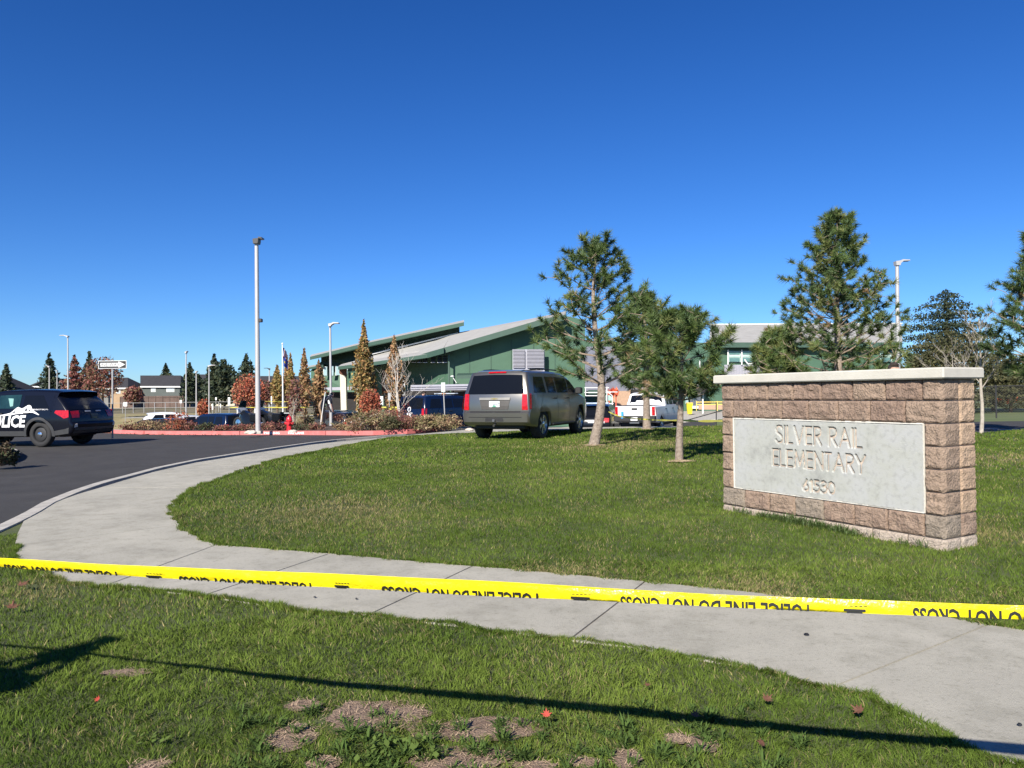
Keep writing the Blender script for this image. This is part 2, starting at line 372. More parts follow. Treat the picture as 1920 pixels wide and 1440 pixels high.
# ------------------------------------------------------------------ grass blades
rng = np.random.default_rng(7)
bare = [(570, 1320, 34, 9), (700, 1342, 95, 26), (547, 1380, 45, 22), (606, 1432, 32, 14), (281, 1434, 34, 10), (900, 1368, 112, 20), (864, 1424, 95, 22), (1174, 1421, 30, 15), (1316, 1396, 30, 14), (1094, 1430, 26, 9),
        (1269, 1385, 26, 9), (235, 1262, 40, 7), (930, 1150, 1, 1), (1000, 1436, 40, 8)]
bare_w = []
for x, y, rx, ry in bare:
    c = gp(x, y); ex = abs(gp(x + rx, y)[0] - c[0]); ey = abs(gp(x, max(y - ry, 990))[1] - c[1]) ; bare_w.append((c[0], c[1], ex, ey))
dry_spots = [(gp(620, 960)[:2], 1.2), (gp(1200, 830)[:2], 1.4), (gp(1130, 838)[:2], 1.2), (gp(1060, 1085)[:2], 0.5), (gp(1420, 1100)[:2], 0.4), (gp(60, 1110)[:2], 0.35), (gp(1880, 860)[:2], 1.0), (gp(1840, 1000)[:2], .5)]
def barefac(x, y):
    b = np.zeros(x.shape)
    for cx, cy, ex, ey in bare_w:
        d = ((x - cx) / ex) ** 2 + ((y - cy) / ey) ** 2; d = d + (vn(x, y, 0.09, 5) - 0.5) * 1.8 + (vn(x, y, 0.025, 6) - .5) * .6
        b = np.maximum(b, np.clip((1.15 - d) / 0.4, 0, 1))
    return b
grassm = M('grass_blades', (0.95, 0.95, 0.95), 0.75, 0.08, 3, spec=0.12, attr='Col', trans=0.28)
def blades(name, poly, bands, seed, kind='stuff', hmul=1.0, bare_on=False, pts=None):
    rg = np.random.default_rng(seed); V = []; C = []; TR = []; off = 0
    pl = np.array(poly)[:, :2]; bb = (pl[:, 0].min(), pl[:, 1].min(), pl[:, 0].max(), pl[:, 1].max())
    for (r0, r1, dens, hh, ww, quadq) in bands:
        x0, y0, x1, y1 = max(bb[0], -r1 * .78 - 1), max(bb[1], 0.8), min(bb[2], r1 * .78 + 1), min(bb[3], r1)
        if x1 <= x0 or y1 <= y0: continue
        n = int((x1 - x0) * (y1 - y0) * dens); x = rg.uniform(x0, x1, n); y = rg.uniform(y0, y1, n)
        if pts is not None: x, y = pts
        r = np.hypot(x, y); k = (r >= r0) & (r < r1) & (np.abs(x) < y * 0.80 + 1.5) ; x = x[k]; y = y[k]
        if pts is None: k = inpoly(x, y, pl); x = x[k]; y = y[k]
        # keep clear of the monument wall
        sx = (x - 2.434) * 0.4931 + (y - 8.92) * -0.8700; sy = (x - 2.434) * 0.87 + (y - 8.92) * 0.4931
        k = ~((sx > 0.03) & (sx < 2.58) & (sy > 0.03) & (sy < 0.47)); x = x[k]; y = y[k]
        bf = barefac(x, y) if bare_on else np.zeros(x.shape)
        k = rg.random(len(x)) > bf * 0.97; x = x[k]; y = y[k]; bf = bf[k]
        n = len(x); z = H(x, y) - 0.015
        big = vn(x, y, 0.9, 1); mid = vn(x, y, 0.22, 2); fine = vn(x, y, 0.06, 3)
        clump = 0.75 + 0.55 * mid + 0.3 * (fine - .5)
        h = hh * hmul * clump * rg.uniform(0.65, 1.25, n) * (1 - 0.45 * bf)
        ang = rg.uniform(0, 2 * PI, n) + 0; lean = rg.uniform(0.25, 1.25, n) * h * (1 + .3 * (fine > .7))
        la = vn(x, y, 0.12, 9) * 4 * PI + rg.normal(0, 0.9, n); lx = np.cos(la) * lean; ly = np.sin(la) * lean
        wd = ww * rg.uniform(0.6, 1.35, n); wx = np.cos(ang) * wd / 2; wy = np.sin(ang) * wd / 2
        # colour
        t = np.clip(0.05 + 0.75 * big * (.6 + .8 * vn(x, y, 2.6, 41)) * .9 + 0.4 * (mid - .25) + 0.15 * rg.random(n), 0, 1.15)
        ca = np.array([0.055, 0.105, 0.013]); cb = np.array([0.160, 0.225, 0.038]); cs = np.array([0.38, 0.32, 0.15])
        col = ca + (cb - ca) * t[:, None]
        dryp = np.zeros(n)
        for (c, rr) in dry_spots: dryp = np.maximum(dryp, np.exp(-((x - c[0]) ** 2 + (y - c[1]) ** 2) / rr ** 2) * .55)
        dryp = dryp + 0.26 * np.clip(vn(x, y, 0.5, 12) - 0.52, 0, 1) * 1.6 + 0.035 + bf * .3
        isd = rg.random(n) < dryp; col[isd] = cs * rg.uniform(0.6, 1.1, isd.sum())[:, None]
        col = col * rg.uniform(0.72, 1.3, n)[:, None]
        if quadq:
            v = np.empty((n, 5, 3)); m_ = 0.5
            v[:, 0] = np.stack([x - wx, y - wy, z], 1); v[:, 1] = np.stack([x + wx, y + wy, z], 1)
            v[:, 2] = np.stack([x + wx * .8 + lx * .3, y + wy * .8 + ly * .3, z + h * .6], 1); v[:, 3] = np.stack([x - wx * .8 + lx * .3, y - wy * .8 + ly * .3, z + h * .6], 1)
            v[:, 4] = np.stack([x + lx, y + ly, z + h * .93], 1)
            V.append(v.reshape(-1, 3)); C.append(np.repeat(col, 5, 0))
            b = off + np.arange(n)[:, None] * 5
            TR.append(np.concatenate([b + [0, 1, 2], b + [0, 2, 3], b + [3, 2, 4]], 0)); off += n * 5
        else:
            v = np.empty((n, 3, 3)); v[:, 0] = np.stack([x - wx, y - wy, z], 1); v[:, 1] = np.stack([x + wx, y + wy, z], 1); v[:, 2] = np.stack([x + lx * .7, y + ly * .7, z + h], 1)
            V.append(v.reshape(-1, 3)); C.append(np.repeat(col, 3, 0)); b = off + np.arange(n)[:, None] * 3
            TR.append(b + [0, 1, 2]); off += n * 3
    V = np.concatenate(V); C = np.concatenate(C); T = np.concatenate(TR).astype(np.int32)
    me = bpy.data.meshes.new(name); me.vertices.add(len(V)); me.vertices.foreach_set('co', V.astype(np.float32).ravel())
    me.loops.add(T.size); me.loops.foreach_set('vertex_index', T.ravel()); me.polygons.add(len(T))
    me.polygons.foreach_set('loop_start', np.arange(0, T.size, 3, dtype=np.int32)); me.polygons.foreach_set('loop_total', np.full(len(T), 3, np.int32))
    ca = me.color_attributes.new('Col', 'FLOAT_COLOR', 'POINT'); ca.data.foreach_set('color', np.concatenate([C, np.ones((len(C), 1))], 1).astype(np.float32).ravel())
    me.update(); me.materials.append(grassm)
    ob = bpy.data.objects.new(name, me); COL.objects.link(ob)
    return ob
def inset_poly(poly, d):
    return poly
o = blades('grass', near_poly, [(1.8, 3.7, 14500, .031, .0031, True), (3.7, 5.2, 9500, .031, .0042, True), (5.2, 9.5, 4200, .034, .0068, False)], 3, bare_on=True)
tag(o, 'mown green grass in the foreground with bare patches near the bottom', 'grass', kind='stuff')
o = blades('grass', far_poly, [(4, 6.5, 7500, .033, .0048, True), (6.5, 9.5, 4600, .034, .0072, False), (9.5, 14, 2100, .038, .011, False), (14, 21, 800, .042, .020, False), (21, 33, 260, .048, .036, False)], 4)
tag(o, 'mown green grass of the lawn around the monument wall and pines', 'grass', kind='stuff')
def edge_pts(line, n, seed, w_=.03):
    rg = np.random.default_rng(seed); p = arc(line, 1500); i = rg.integers(0, 1499, n); t = rg.random(n)[:, None]; q = p[i] + (p[i + 1] - p[i]) * t; d = p[i + 1] - p[i]; nn = np.stack([-d[:, 1], d[:, 0]], 1) / np.linalg.norm(d, axis=1)[:, None]
    off = rg.normal(0, w_ * .45, n) + (vn(q[:, 0], q[:, 1], .16, 31) - .5) * w_ * 2.6; q = q + nn * off[:, None]; return q[:, 0], q[:, 1]
el = G2(out_edge); o = blades('grass', el, [(2, 5, 1, .034, .0036, True), (5, 10, 1, .036, .007, False)], 8, pts=edge_pts(el, 17000, 1, .028)); tag(o, 'fringe of grass blades creeping over the near edge of the pavement', 'grass', kind='stuff')
el = G2(in_edge); o = blades('grass', el, [(2, 7, 1, .036, .005, True), (7, 14, 1, .04, .010, False), (14, 30, 1, .045, .022, False)], 9, pts=edge_pts(el, 26000, 2, .04)); tag(o, 'fringe of grass blades creeping over the far edge of the pavement', 'grass', kind='stuff')
# soil patches under the bare spots: thin uneven crust sheets, part of the lawn
def patch_sheet(name, mat, c, ex, ey, off, parent, seed):
    n = 40; mb = MB(); ring = []
    for k in range(n):
        a = 2 * PI * k / n; rr = 1.0 + 0.3 * (vn(math.cos(a) * 1.5 + seed, math.sin(a) * 1.5, 0.5, seed) - .5) * 2
        ring.append((c[0] + math.cos(a) * ex * rr, c[1] + math.sin(a) * ey * rr))
    vs = [(c[0], c[1], float(H(c[0], c[1])) + off)] + [(x, y, float(H(x, y)) + off) for x, y in ring]
    mb.add(vs, [(0, k + 1, (k + 1) % n + 1) for k in range(n)]); return mb.build(name, mat, parent)
for i, (cx, cy, ex, ey) in enumerate(bare_w):
    if ex > 0.02: patch_sheet('bare_patch', soil, (cx, cy), ex * 1.1, ey * 1.1, -0.004 + .0006 * i, nl, i)
# ------------------------------------------------------------------ monument sign
u_ = np.array([-0.49307, 0.86999]); LN = 2.61; TH = 0.48
cor = np.array([3.72, 6.65]); lft = cor + u_ * LN
sg = thing('school_sign', 'low wall of split tan blocks with pale cap and engraved concrete name panel', 'sign', (lft[0], lft[1], 0.0), math.atan2(-0.86999, 0.49307))
blockm = [M('split_block_' + n, c, 0.95, col2=c2, scale=9, bump=1.0, bscale=55, detail=12) for n, c, c2 in
          (('a', (0.325, 0.235, 0.175), (0.21, 0.145, 0.108)), ('b', (0.335, 0.245, 0.18), (0.235, 0.17, 0.125)), ('c', (0.30, 0.21, 0.158), (0.19, 0.13, 0.098)), ('grey', (0.30, 0.245, 0.19), (0.20, 0.165, 0.13)),
           ('tan', (0.45, 0.325, 0.225), (0.34, 0.24, 0.165)), ('base', (0.45, 0.38, 0.31), (0.33, 0.27, 0.22)))]  # tan blocks paint the brighter light on the wall end into the colour
mortar = M('mortar', (0.55, 0.45, 0.36), 0.95, col2=(0.30, 0.24, 0.19), scale=20)
MB().box((0.016, 0.016, -0.1), (LN - 0.016, TH - 0.016, 1.583)).build('mortar_core', mortar, sg, world=False)
rb = random.Random(4)
def rough_block(x0, x1, y0, y1, z0, z1, sides, mat):
    g = 0.0045; x0 += g; x1 -= g; z0 += g; z1 -= g
    if 'f' in sides or 'b' in sides: pass
    mb = MB(); sd = rb.randrange(1000)
    fl = {'f': 0.0, 'b': 0.0, 'e': 0.0, 'w': 0.0}
    def face(o, du, dv, nrm, nu, nv, amp):
        vs = []
        for j in range(nv + 1):
            for i in range(nu + 1):
                a, b = i / nu, j / nv; p = np.array(o) + np.array(du) * a + np.array(dv) * b
                e = min(min(a, 1 - a) * nu, min(b, 1 - b) * nv); e = min(1.0, e / 1.1)
                s = np.dot(p, [1, 1, 0]) ; q = 0.55 * vn(np.array([s + sd]), np.array([p[2] * 1.7 + sd]), 0.075, 3)[0] + 0.3 * vn(np.array([s * 1.2 - p[2] + sd]), np.array([p[2] + s * .6]), 0.033, 5)[0] + .3 * rb.random()
                vs.append(tuple(p + np.array(nrm) * (amp * e * (0.1 + q * 1.25))))
        fs = [(j * (nu + 1) + i, j * (nu + 1) + i + 1, (j + 1) * (nu + 1) + i + 1, (j + 1) * (nu + 1) + i) for j in range(nv) for i in range(nu)]
        mb.add(vs, fs)
    L_, D_, Hh = x1 - x0, y1 - y0, z1 - z0; nx = max(3, int(L_ / 0.0145)); ny = max(3, int(D_ / 0.018)); nz = max(3, int(Hh / 0.0145))
    if 'f' in sides: face((x0, y0, z0), (L_, 0, 0), (0, 0, Hh), (0, -1, 0), nx, nz, 0.024)
    else: mb.quad((x0, y0, z0), (x1, y0, z0), (x1, y0, z1), (x0, y0, z1))
    if 'b' in sides: face((x1, y1, z0), (-L_, 0, 0), (0, 0, Hh), (0, 1, 0), nx, nz, 0.026)
    else: mb.quad((x1, y1, z0), (x0, y1, z0), (x0, y1, z1), (x1, y1, z1))
    if 'e' in sides: face((x1, y0, z0), (0, D_, 0), (0, 0, Hh), (1, 0, 0), ny, nz, 0.018)
    else: mb.quad((x1, y0, z0), (x1, y1, z0), (x1, y1, z1), (x1, y0, z1))
    if 'w' in sides: face((x0, y1, z0), (0, -D_, 0), (0, 0, Hh), (-1, 0, 0), ny, nz, 0.018)
    else: mb.quad((x0, y1, z0), (x0, y0, z0), (x0, y0, z1), (x0, y1, z1))
    mb.quad((x0, y0, z1), (x1, y0, z1), (x1, y1, z1), (x0, y1, z1)); mb.quad((x0, y1, z0), (x1, y1, z0), (x1, y0, z0), (x0, y0, z0))
    return mb.build('block', mat, sg, world=False, smooth=True, sharp=28)
S_A = [0, .181, .536, .884, 1.236, 1.585, 1.925, 2.277, LN]; S_B = [0, .343, .697, 1.047, 1.4, 1.74, 2.085, 2.436, LN]
zt = [1.583, 1.393, 1.193, .993, .793, .593, .393, .193, -0.02]
for c in range(8):
    z1, z0 = zt[c], zt[c + 1]
    js = S_A if c in (0, 6) else S_B
    if 2 <= c <= 5: js = [0, .170, 2.443, LN]
    if c == 7: js = S_B
    for k in range(len(js) - 1):
        a, b = LN - js[k + 1], LN - js[k]; sides = ''
        if k == 0: sides += 'e'
        if k == len(js) - 2: sides += 'w'
        m = blockm[rb.choice([0, 0, 1, 2])]
        if k == 0 and c != 6: m = blockm[1]
        if c == 6 and k == 0: m = blockm[3]
        elif c == 6 and k in (4, 7): m = blockm[rb.choice([3, 1])]
        if c == 7: m = blockm[5]
        if 2 <= c <= 5 and k == 1: continue
        rough_block(a, b, 0, TH * .5 - .0, z0, z1, sides + 'f', m)
    for k in range(len(js) - 1 if not 2 <= c <= 5 else 0):
        a, b = LN - js[k + 1], LN - js[k]; sides = 'b' + ('e' if k == 0 else '') + ('w' if k == len(js) - 2 else '')
        rough_block(a, b, TH * .5 + .005, TH, z0, z1, sides, blockm[4] if (k == 0 and c < 6) else blockm[rb.choice([0, 1, 2])] if c < 7 else blockm[5])
    if 2 <= c <= 5:
        jb = S_A if c % 2 == 0 else S_B
        for k in range(len(jb) - 1):
            a, b = LN - jb[k + 1], LN - jb[k]
            rough_block(a, b, TH * .5 + .005, TH, z0, z1, 'b' + ('e' if k == 0 else '') + ('w' if k == len(jb) - 2 else ''), blockm[4] if k == 0 else blockm[rb.choice([0, 1, 2])])
capm = M('cap_concrete', (0.55, 0.525, 0.455), 0.8, col2=(0.44, 0.42, 0.365), scale=3, bump=0.2, bscale=120, detail=12)
mb = MB(); mb.bbox((-0.075, -0.07, 1.583), (LN + 0.055, TH + 0.07, 1.682), 0.012); mb.build('cap', capm, sg, world=False)
for bm_ in blockm: speckle(bm_, 38, .62, .34, .48)
# engraved panel as relief
G_ = {'S': (.56, [[(.56, .86), (.47, .97), (.28, 1), (.1, .96), (.03, .82), (.06, .66), (.2, .56), (.38, .48), (.52, .36), (.55, .2), (.46, .05), (.27, 0), (.1, .04), (0, .16)]]),
      'I': (.0, [[(0, 0), (0, 1)]]), 'L': (.42, [[(0, 1), (0, 0), (.42, 0)]]), 'V': (.72, [[(0, 1), (.36, 0), (.72, 1)]]),
      'E': (.48, [[(.48, 1), (0, 1), (0, 0), (.48, 0)], [(0, .52), (.44, .52)]]),
      'R': (.56, [[(0, 0), (0, 1), (.3, 1), (.46, .95), (.52, .8), (.5, .62), (.4, .53), (.26, .5), (0, .5)], [(.2, .5), (.56, 0)]]),
      'A': (.78, [[(0, 0), (.39, 1), (.78, 0)], [(.14, .34), (.64, .34)]]), 'M': (.86, [[(0, 0), (.1, 1), (.43, .1), (.76, 1), (.86, 0)]]),
      'N': (.64, [[(0, 0), (0, 1), (.64, 0), (.64, 1)]]), 'T': (.5, [[(0, 1), (.5, 1)], [(.25, 1), (.25, 0)]]), 'Y': (.66, [[(0, 1), (.33, .48), (.66, 1)], [(.33, .48), (.33, 0)]]),
      '6': (.56, [[(.42, 1), (.14, .52), (.02, .3), (.08, .1), (.28, 0), (.48, .1), (.55, .3), (.46, .5), (.28, .58), (.1, .48)]]), '1': (.12, [[(0, .86), (.12, 1), (.12, 0)]]),
      '5': (.5, [[(.48, 1), (.1, 1), (.06, .58), (.26, .62), (.44, .54), (.52, .34), (.46, .12), (.26, 0), (.08, .04), (0, .14)]]),
      '3': (.5, [[(.02, .88), (.14, .98), (.3, 1), (.46, .9), (.46, .7), (.36, .56), (.2, .53)], [(.36, .56), (.5, .44), (.52, .22), (.4, .04), (.22, 0), (.06, .06), (0, .16)]]),
      '0': (.56, [[(.28, 0), (.08, .12), (0, .38), (0, .62), (.08, .88), (.28, 1), (.48, .88), (.56, .62), (.56, .38), (.48, .12), (.28, 0)]]), ' ': (.22, [])}
segs = []
def lay(txt, x0, x1, z0, z1, sp=.25):
    tot = sum(G_[c][0] for c in txt) + sp * (len(txt) - 1); k = (x1 - x0) / tot; x = x0
    for c in txt:
        wd, st = G_[c]
        for pl in st:
            for a, b in zip(pl[:-1], pl[1:]): segs.append((x + a[0] * k, z0 + a[1] * (z1 - z0), x + b[0] * k, z0 + b[1] * (z1 - z0)))
        x += (wd + sp) * k
lay('SILVER RAIL', LN - 1.826, LN - .80, .943, 1.120, .22); lay('ELEMENTARY', LN - 1.877, LN - .765, .698, .868, .2); lay('61530', LN - 1.49, LN - 1.112, .465, .578, .22)
px0, px1, pz0, pz1 = LN - 2.428, LN - .178, .402, 1.183; st = 0.0052
nx = int((px1 - px0) / st); nz = int((pz1 - pz0) / st); X, Z = np.meshgrid(np.linspace(px0, px1, nx), np.linspace(pz0, pz1, nz)); D = np.full(X.shape, 9.0)
for a, b, c, d in segs:
    vx, vz = c - a, d - b; t = np.clip(((X - a) * vx + (Z - b) * vz) / (vx * vx + vz * vz + 1e-9), 0, 1); D = np.minimum(D, np.hypot(X - a - t * vx, Z - b - t * vz))
dep = np.clip((0.0145 - D) / 0.0045, 0, 1) * 0.022
edge = np.minimum(np.minimum(X - px0, px1 - X), np.minimum(Z - pz0, pz1 - Z)); chip = vn(X, Z, .02, 8)
dep = dep + np.clip((0.006 - edge + (chip - .6) * .012) / .006, 0, 1) * .006 + (vn(X, Z, .012, 21) > .93) * .002
Yv = -0.004 + dep
vs = np.stack([X.ravel(), Yv.ravel(), Z.ravel()], 1); ii = np.arange(nx * nz).reshape(nz, nx)
fs = np.stack([ii[:-1, :-1], ii[:-1, 1:], ii[1:, 1:], ii[1:, :-1]], -1).reshape(-1, 4)
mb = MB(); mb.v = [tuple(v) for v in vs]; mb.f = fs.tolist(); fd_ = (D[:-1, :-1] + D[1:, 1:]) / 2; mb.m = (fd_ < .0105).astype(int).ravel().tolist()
pm = M('panel_concrete', (0.47, 0.475, 0.45), 0.8, scale=2.0, bump=0.15, bscale=150)
t = pm.node_tree; b = t.nodes['Principled BSDF']; tc = t.nodes['Texture Coordinate']
crp = [n for n in t.nodes if n.type == 'VALTORGB'][0]; e = crp.color_ramp.elements
e[0].position = .30; e[0].color = (.25, .255, .24, 1); e[1].position = .75; e[1].color = (.42, .42, .405, 1); x_ = e.new(.46); x_.color = (.37, .375, .34, 1); x_ = e.new(.58); x_.color = (.385, .39, .375, 1)
n2 = t.nodes.new('ShaderNodeTexNoise'); n2.inputs['Scale'].default_value = 22; n2.inputs['Detail'].default_value = 8; t.links.new(tc.outputs['Object'], n2.inputs['Vector'])
c2 = t.nodes.new('ShaderNodeValToRGB'); c2.color_ramp.elements[0].position = .33; c2.color_ramp.elements[0].color = (.86, .86, .86, 1); c2.color_ramp.elements[1].position = .5; c2.color_ramp.elements[1].color = (1, 1, 1, 1); t.links.new(n2.outputs['Fac'], c2.inputs['Fac'])
mx = t.nodes.new('ShaderNodeMix'); mx.data_type = 'RGBA'; mx.blend_type = 'MULTIPLY'; mx.inputs['Factor'].default_value = 1; t.links.new(crp.outputs[0], mx.inputs['A']); t.links.new(c2.outputs[0], mx.inputs['B']); t.links.new(mx.outputs['Result'], b.inputs['Base Color'])
o = mb.build('name_panel', [pm, M('groove_shade', (0.165, 0.18, 0.185), .9, .15, 12)], sg, world=False, smooth=True, sharp=60, fix=False)  # groove floors coloured darker to paint shade into the cut letters
# pale bead of mortar along the top and left edge of the panel
mb = MB(); rr = random.Random(2)
for (a, b, c, d) in ((px0 - .008, pz0, px0, pz1 + .006), (px0 - .008, pz1, px1, pz1 + .009), (px1, pz0, px1 + .004, pz1), (px0, pz0 - .004, px1, pz0)):
    n = 40; hor = (c - a) > (d - b)
    for k in range(n):
        p = k / n; q = (k + 1) / n; j = rr.uniform(-.003, .004)
        if hor: mb.box((a + (c - a) * p, -.012 + j * .5, b), (a + (c - a) * q, .02, d + j))
        else: mb.box((a - j * .6, -.012 + j * .5, b + (d - b) * p), (c, .02, b + (d - b) * q))
mb.build('caulk_bead', M('white_mortar', (0.66, 0.63, 0.56), 0.9, scale=30), sg, world=False)

# ------------------------------------------------------------------ barrier tape in the foreground
yel = M('yellow_tape', (0.86, 0.72, 0.012), 0.3, 0.04, 8, bump=.5, bscale=24, spec=0.5, trans=0.12); blk = M('black_print', (0.012, 0.012, 0.012), 0.45)
tp_pts = np.array([(-6.3, 4.05, .96), (-4.2, 3.48, .93), (-2.475, 2.958, .921), (-1.404, 2.60, .923), (-.467, 2.32, .934), (.078, 2.15, .945), (.696, 1.96, .958), (1.449, 1.72, .982), (2.6, 1.33, 1.02), (4.0, .86, 1.08)])
s_ = np.concatenate([[0], np.cumsum(np.linalg.norm(np.diff(tp_pts, axis=0), axis=1))]); NT = 260; ss = np.linspace(0, s_[-1], NT)
from functools import lru_cache
def crm(t):
    i = int(np.clip(np.searchsorted(s_, t) - 1, 0, len(s_) - 2)); f = (t - s_[i]) / (s_[i + 1] - s_[i])
    p0, p1, p2, p3 = tp_pts[max(i - 1, 0)], tp_pts[i], tp_pts[i + 1], tp_pts[min(i + 2, len(tp_pts) - 1)]
    return 0.5 * ((2 * p1) + (-p0 + p2) * f + (2 * p0 - 5 * p1 + 4 * p2 - p3) * f * f + (-p0 + 3 * p1 - 3 * p2 + p3) * f ** 3)
cen = np.array([crm(t) for t in ss])
def tframe(t):
    """centre, across direction (up the ribbon) and outward normal"""
    c = np.array([np.interp(t, ss, cen[:, k]) for k in range(3)]); til = np.interp(t, [0, 4.2, 5.0, 6.0, 7.2, 12], [36, 36, 24, 8, 0, 0]) + 5 * math.sin(t * 2.3)
    d = np.array([np.interp(t + .02, ss, cen[:, k]) for k in range(3)]) - np.array([np.interp(t - .02, ss, cen[:, k]) for k in range(3)]); d /= np.linalg.norm(d) + 1e-9
    out = np.array([d[1], -d[0], 0]); out /= np.linalg.norm(out); a = math.radians(til); up = np.array([0, 0, 1.0])
    v = up * math.cos(a) + out * math.sin(a); n = out * math.cos(a) - up * math.sin(a)
    return c, v, n, np.interp(t, [0, 4, 8, 12], [.034, .034, .033, .032]) + .0016 * math.sin(t * 3.1 + 1) + .001 * math.sin(t * 7)
tape = thing('police_tape', 'yellow police line tape folded along its length and stretched across the foreground', 'tape', (0, 2.2, 0.0))
mb = MB(); rows = []
for t in ss:
    c, v, n, wd = tframe(t); ring = []; bk = np.interp(t, [4, 6, 8], [.004, .045, .072])
    for k, (a, b) in enumerate([(1, 0), (.75, .0022), (.5, .0026), (.25, .002), (0, 0), (.12, -.006 - bk * .3), (.35, -.008 - bk * .7), (.55, -.008 - bk)]):
        ring.append(tuple(c + v * wd * (a - .5) + n * (b + .0012 * math.sin(t * 11 + a * 4))))
    rows.append(ring)
mb.loft(rows, False, closed=False); mb.build('ribbon', yel, tape, smooth=True, sharp=80, fix=False)
def arc_of_px(px):
    best = min(((abs(_px(t) - px)), t) for t in np.linspace(3, 10, 700)); return best[1]
def _px(t):
    c = np.array([np.interp(t, ss, cen[:, k]) for k in range(3)]); v = R.T @ (c - np.array([0, 0, EYE])); return 960 - F * v[0] / v[2]
bmf = {}
def clip_text(txt, cut, bold=0.02):
    v, f = text_poly(txt, 1.0, bold); bm = bmesh.new(); vv = [bm.verts.new((x, y, 0)) for x, y in v]
    for q in f:
        try: bm.faces.new([vv[i] for i in q])
        except Exception: pass
    r = bmesh.ops.bisect_plane(bm, geom=bm.verts[:] + bm.edges[:] + bm.faces[:], plane_co=(0, cut, 0), plane_no=(0, 1, 0), clear_outer=True)
    for c in np.arange(-10, 10, .5): bmesh.ops.bisect_plane(bm, geom=bm.verts[:] + bm.edges[:] + bm.faces[:], plane_co=(c, 0, 0), plane_no=(1, 0, 0))
    bm.verts.index_update(); out = ([(p.co.x, p.co.y) for p in bm.verts], [[p.index for p in q.verts] for q in bm.faces]); bm.free(); return out
TX = {}
def phrase(t0, t1, vis):
    key = round(vis, 2)
    if key not in TX: TX[key] = clip_text('POLICE LINE DO NOT CROSS', key, 0.025)
    v, f = TX[key]; x0, x1 = min(p[0] for p in v), max(p[0] for p in v); vs = []
    for x, y in v:
        t = t1 - (x - x0) / (x1 - x0) * (t1 - t0); c, vv, n, wd = tframe(t)
        h = (key - y) / .72 * .038                # baseline on top, cut at the fold
        vs.append(tuple(c + vv * (h - wd * .5) + n * .0042))
    mb = MB(); mb.add(vs, f); mb.build('printed_words', blk, tape, fix=False)
    tl = t1 + (t1 - t0) * .25
    for k in range(5):
        mb = MB() if k == 0 else mb; c, vv, n, wd = tframe(tl + (k - 2) * .012)
        c2 = tframe(tl + (k - 2) * .012 + .008)[0]
        mb.quad(tuple(c + vv * .000 + n * .0045), tuple(c2 + n * .0045), tuple(c2 + vv * .002 + n * .0045), tuple(c + vv * .002 + n * .0045))
    for (a_, h0, h1) in ((.028, -.012, -.006), (.02, -.0165, -.0125)):
        c, vv, n, wd = tframe(tl - a_); c2 = tframe(tl + a_)[0]
        mb.quad(tuple(c + vv * h0 + n * .0045), tuple(c2 + vv * h0 + n * .0045), tuple(c2 + vv * h1 + n * .0045), tuple(c + vv * h1 + n * .0045))
    mb.build('maker_mark', blk, tape, fix=False)
for a, b, vis in ((-345, -150, .28), (5, 218, .28), (336, 583, .24), (717, 1007, .27), (1166, 1515, .30)):
    phrase(arc_of_px(a) if a > -200 else arc_of_px(5) - .74, arc_of_px(b) if b > 0 else arc_of_px(5) - .19, vis)
d_ = arc_of_px(1515) - arc_of_px(1166); phrase(arc_of_px(1710), arc_of_px(1710) + d_, .34)
stk = M('stake_wood', (0.42, 0.31, 0.19), 0.85, scale=8)
for (x, y, z), lb in ((tp_pts[0], 'pale wooden stake holding the left end of the yellow tape'), (tp_pts[-1], 'pale wooden stake holding the right end of the yellow tape')):
    zb = float(H(x, y)); mb = MB(); mb.bbox((x - .02, y - .02 + .03, zb - .1), (x + .02, y + .05, z + .12), .004); tag(mb.build('wooden_stake', stk, origin=(x, y, zb)), lb, 'stake')

# ------------------------------------------------------------------ fallen leaves, weeds, coarse tufts
leafr = M('red_leaf', (0.36, 0.035, 0.018), 0.7, 0.25, 30); leafb = M('brown_leaf', (0.13, 0.055, 0.03), 0.8, 0.3, 30)
def maple(px, py, size, mat, rot, tilt, label, lift=.035):
    c = gp(px, py); mb = MB(); rr = random.Random(int(px)); n = 20
    prof = [1, .45, .75, .38, .9, .4, .55, .3, .35, .28, .2, .28, .35, .3, .55, .4, .9, .38, .75, .45]
    pts = [(math.cos(2 * PI * k / n + rot) * prof[k] * size, math.sin(2 * PI * k / n + rot) * prof[k] * size) for k in range(n)]
    Mx = Matrix.Rotation(tilt, 4, 'X') @ Matrix.Rotation(rr.uniform(-.3, .3), 4, 'Y')
    vs = [Mx @ Vector((0, 0, 0))] + [Mx @ Vector((x, y, .25 * (x * x + y * y) / size * rr.uniform(.2, 1.2))) for x, y in pts]
    mb.add([(v[0] + c[0], v[1] + c[1], v[2] + c[2] + lift + size * math.sin(abs(tilt)) * .8) for v in vs], [(0, k + 1, (k + 1) % n + 1) for k in range(n)])
    tag(mb.build('fallen_leaf', mat, origin=c, fix=False), label, 'leaf', 'fallen leaves on the near lawn')
maple(1025, 1366, .030, leafr, 1.6, 1.2, 'bright red maple leaf standing on edge beside the bare patch')
maple(1437, 1330, .040, leafb, .4, .35, 'brown star shaped leaf just above the tape shadow, left of two')
maple(1612, 1352, .045, leafb, 2.2, .3, 'brown curled leaf lying just above the tape shadow, right of two')
maple(1303, 1362, .032, leafb, 1, .5, 'reddish brown leaf in the grass below the tape shadow')
maple(1430, 1415, .030, leafb, 3, .4, 'small brown leaf low in the grass near the bottom edge')
maple(184, 1330, .022, leafr, 3, .7, 'tiny orange leaf in the grass below the person shadow')
maple(1215, 1300, .025, leafb, 2, .2, 'small tan leaf in the grass between pavement and tape shadow')
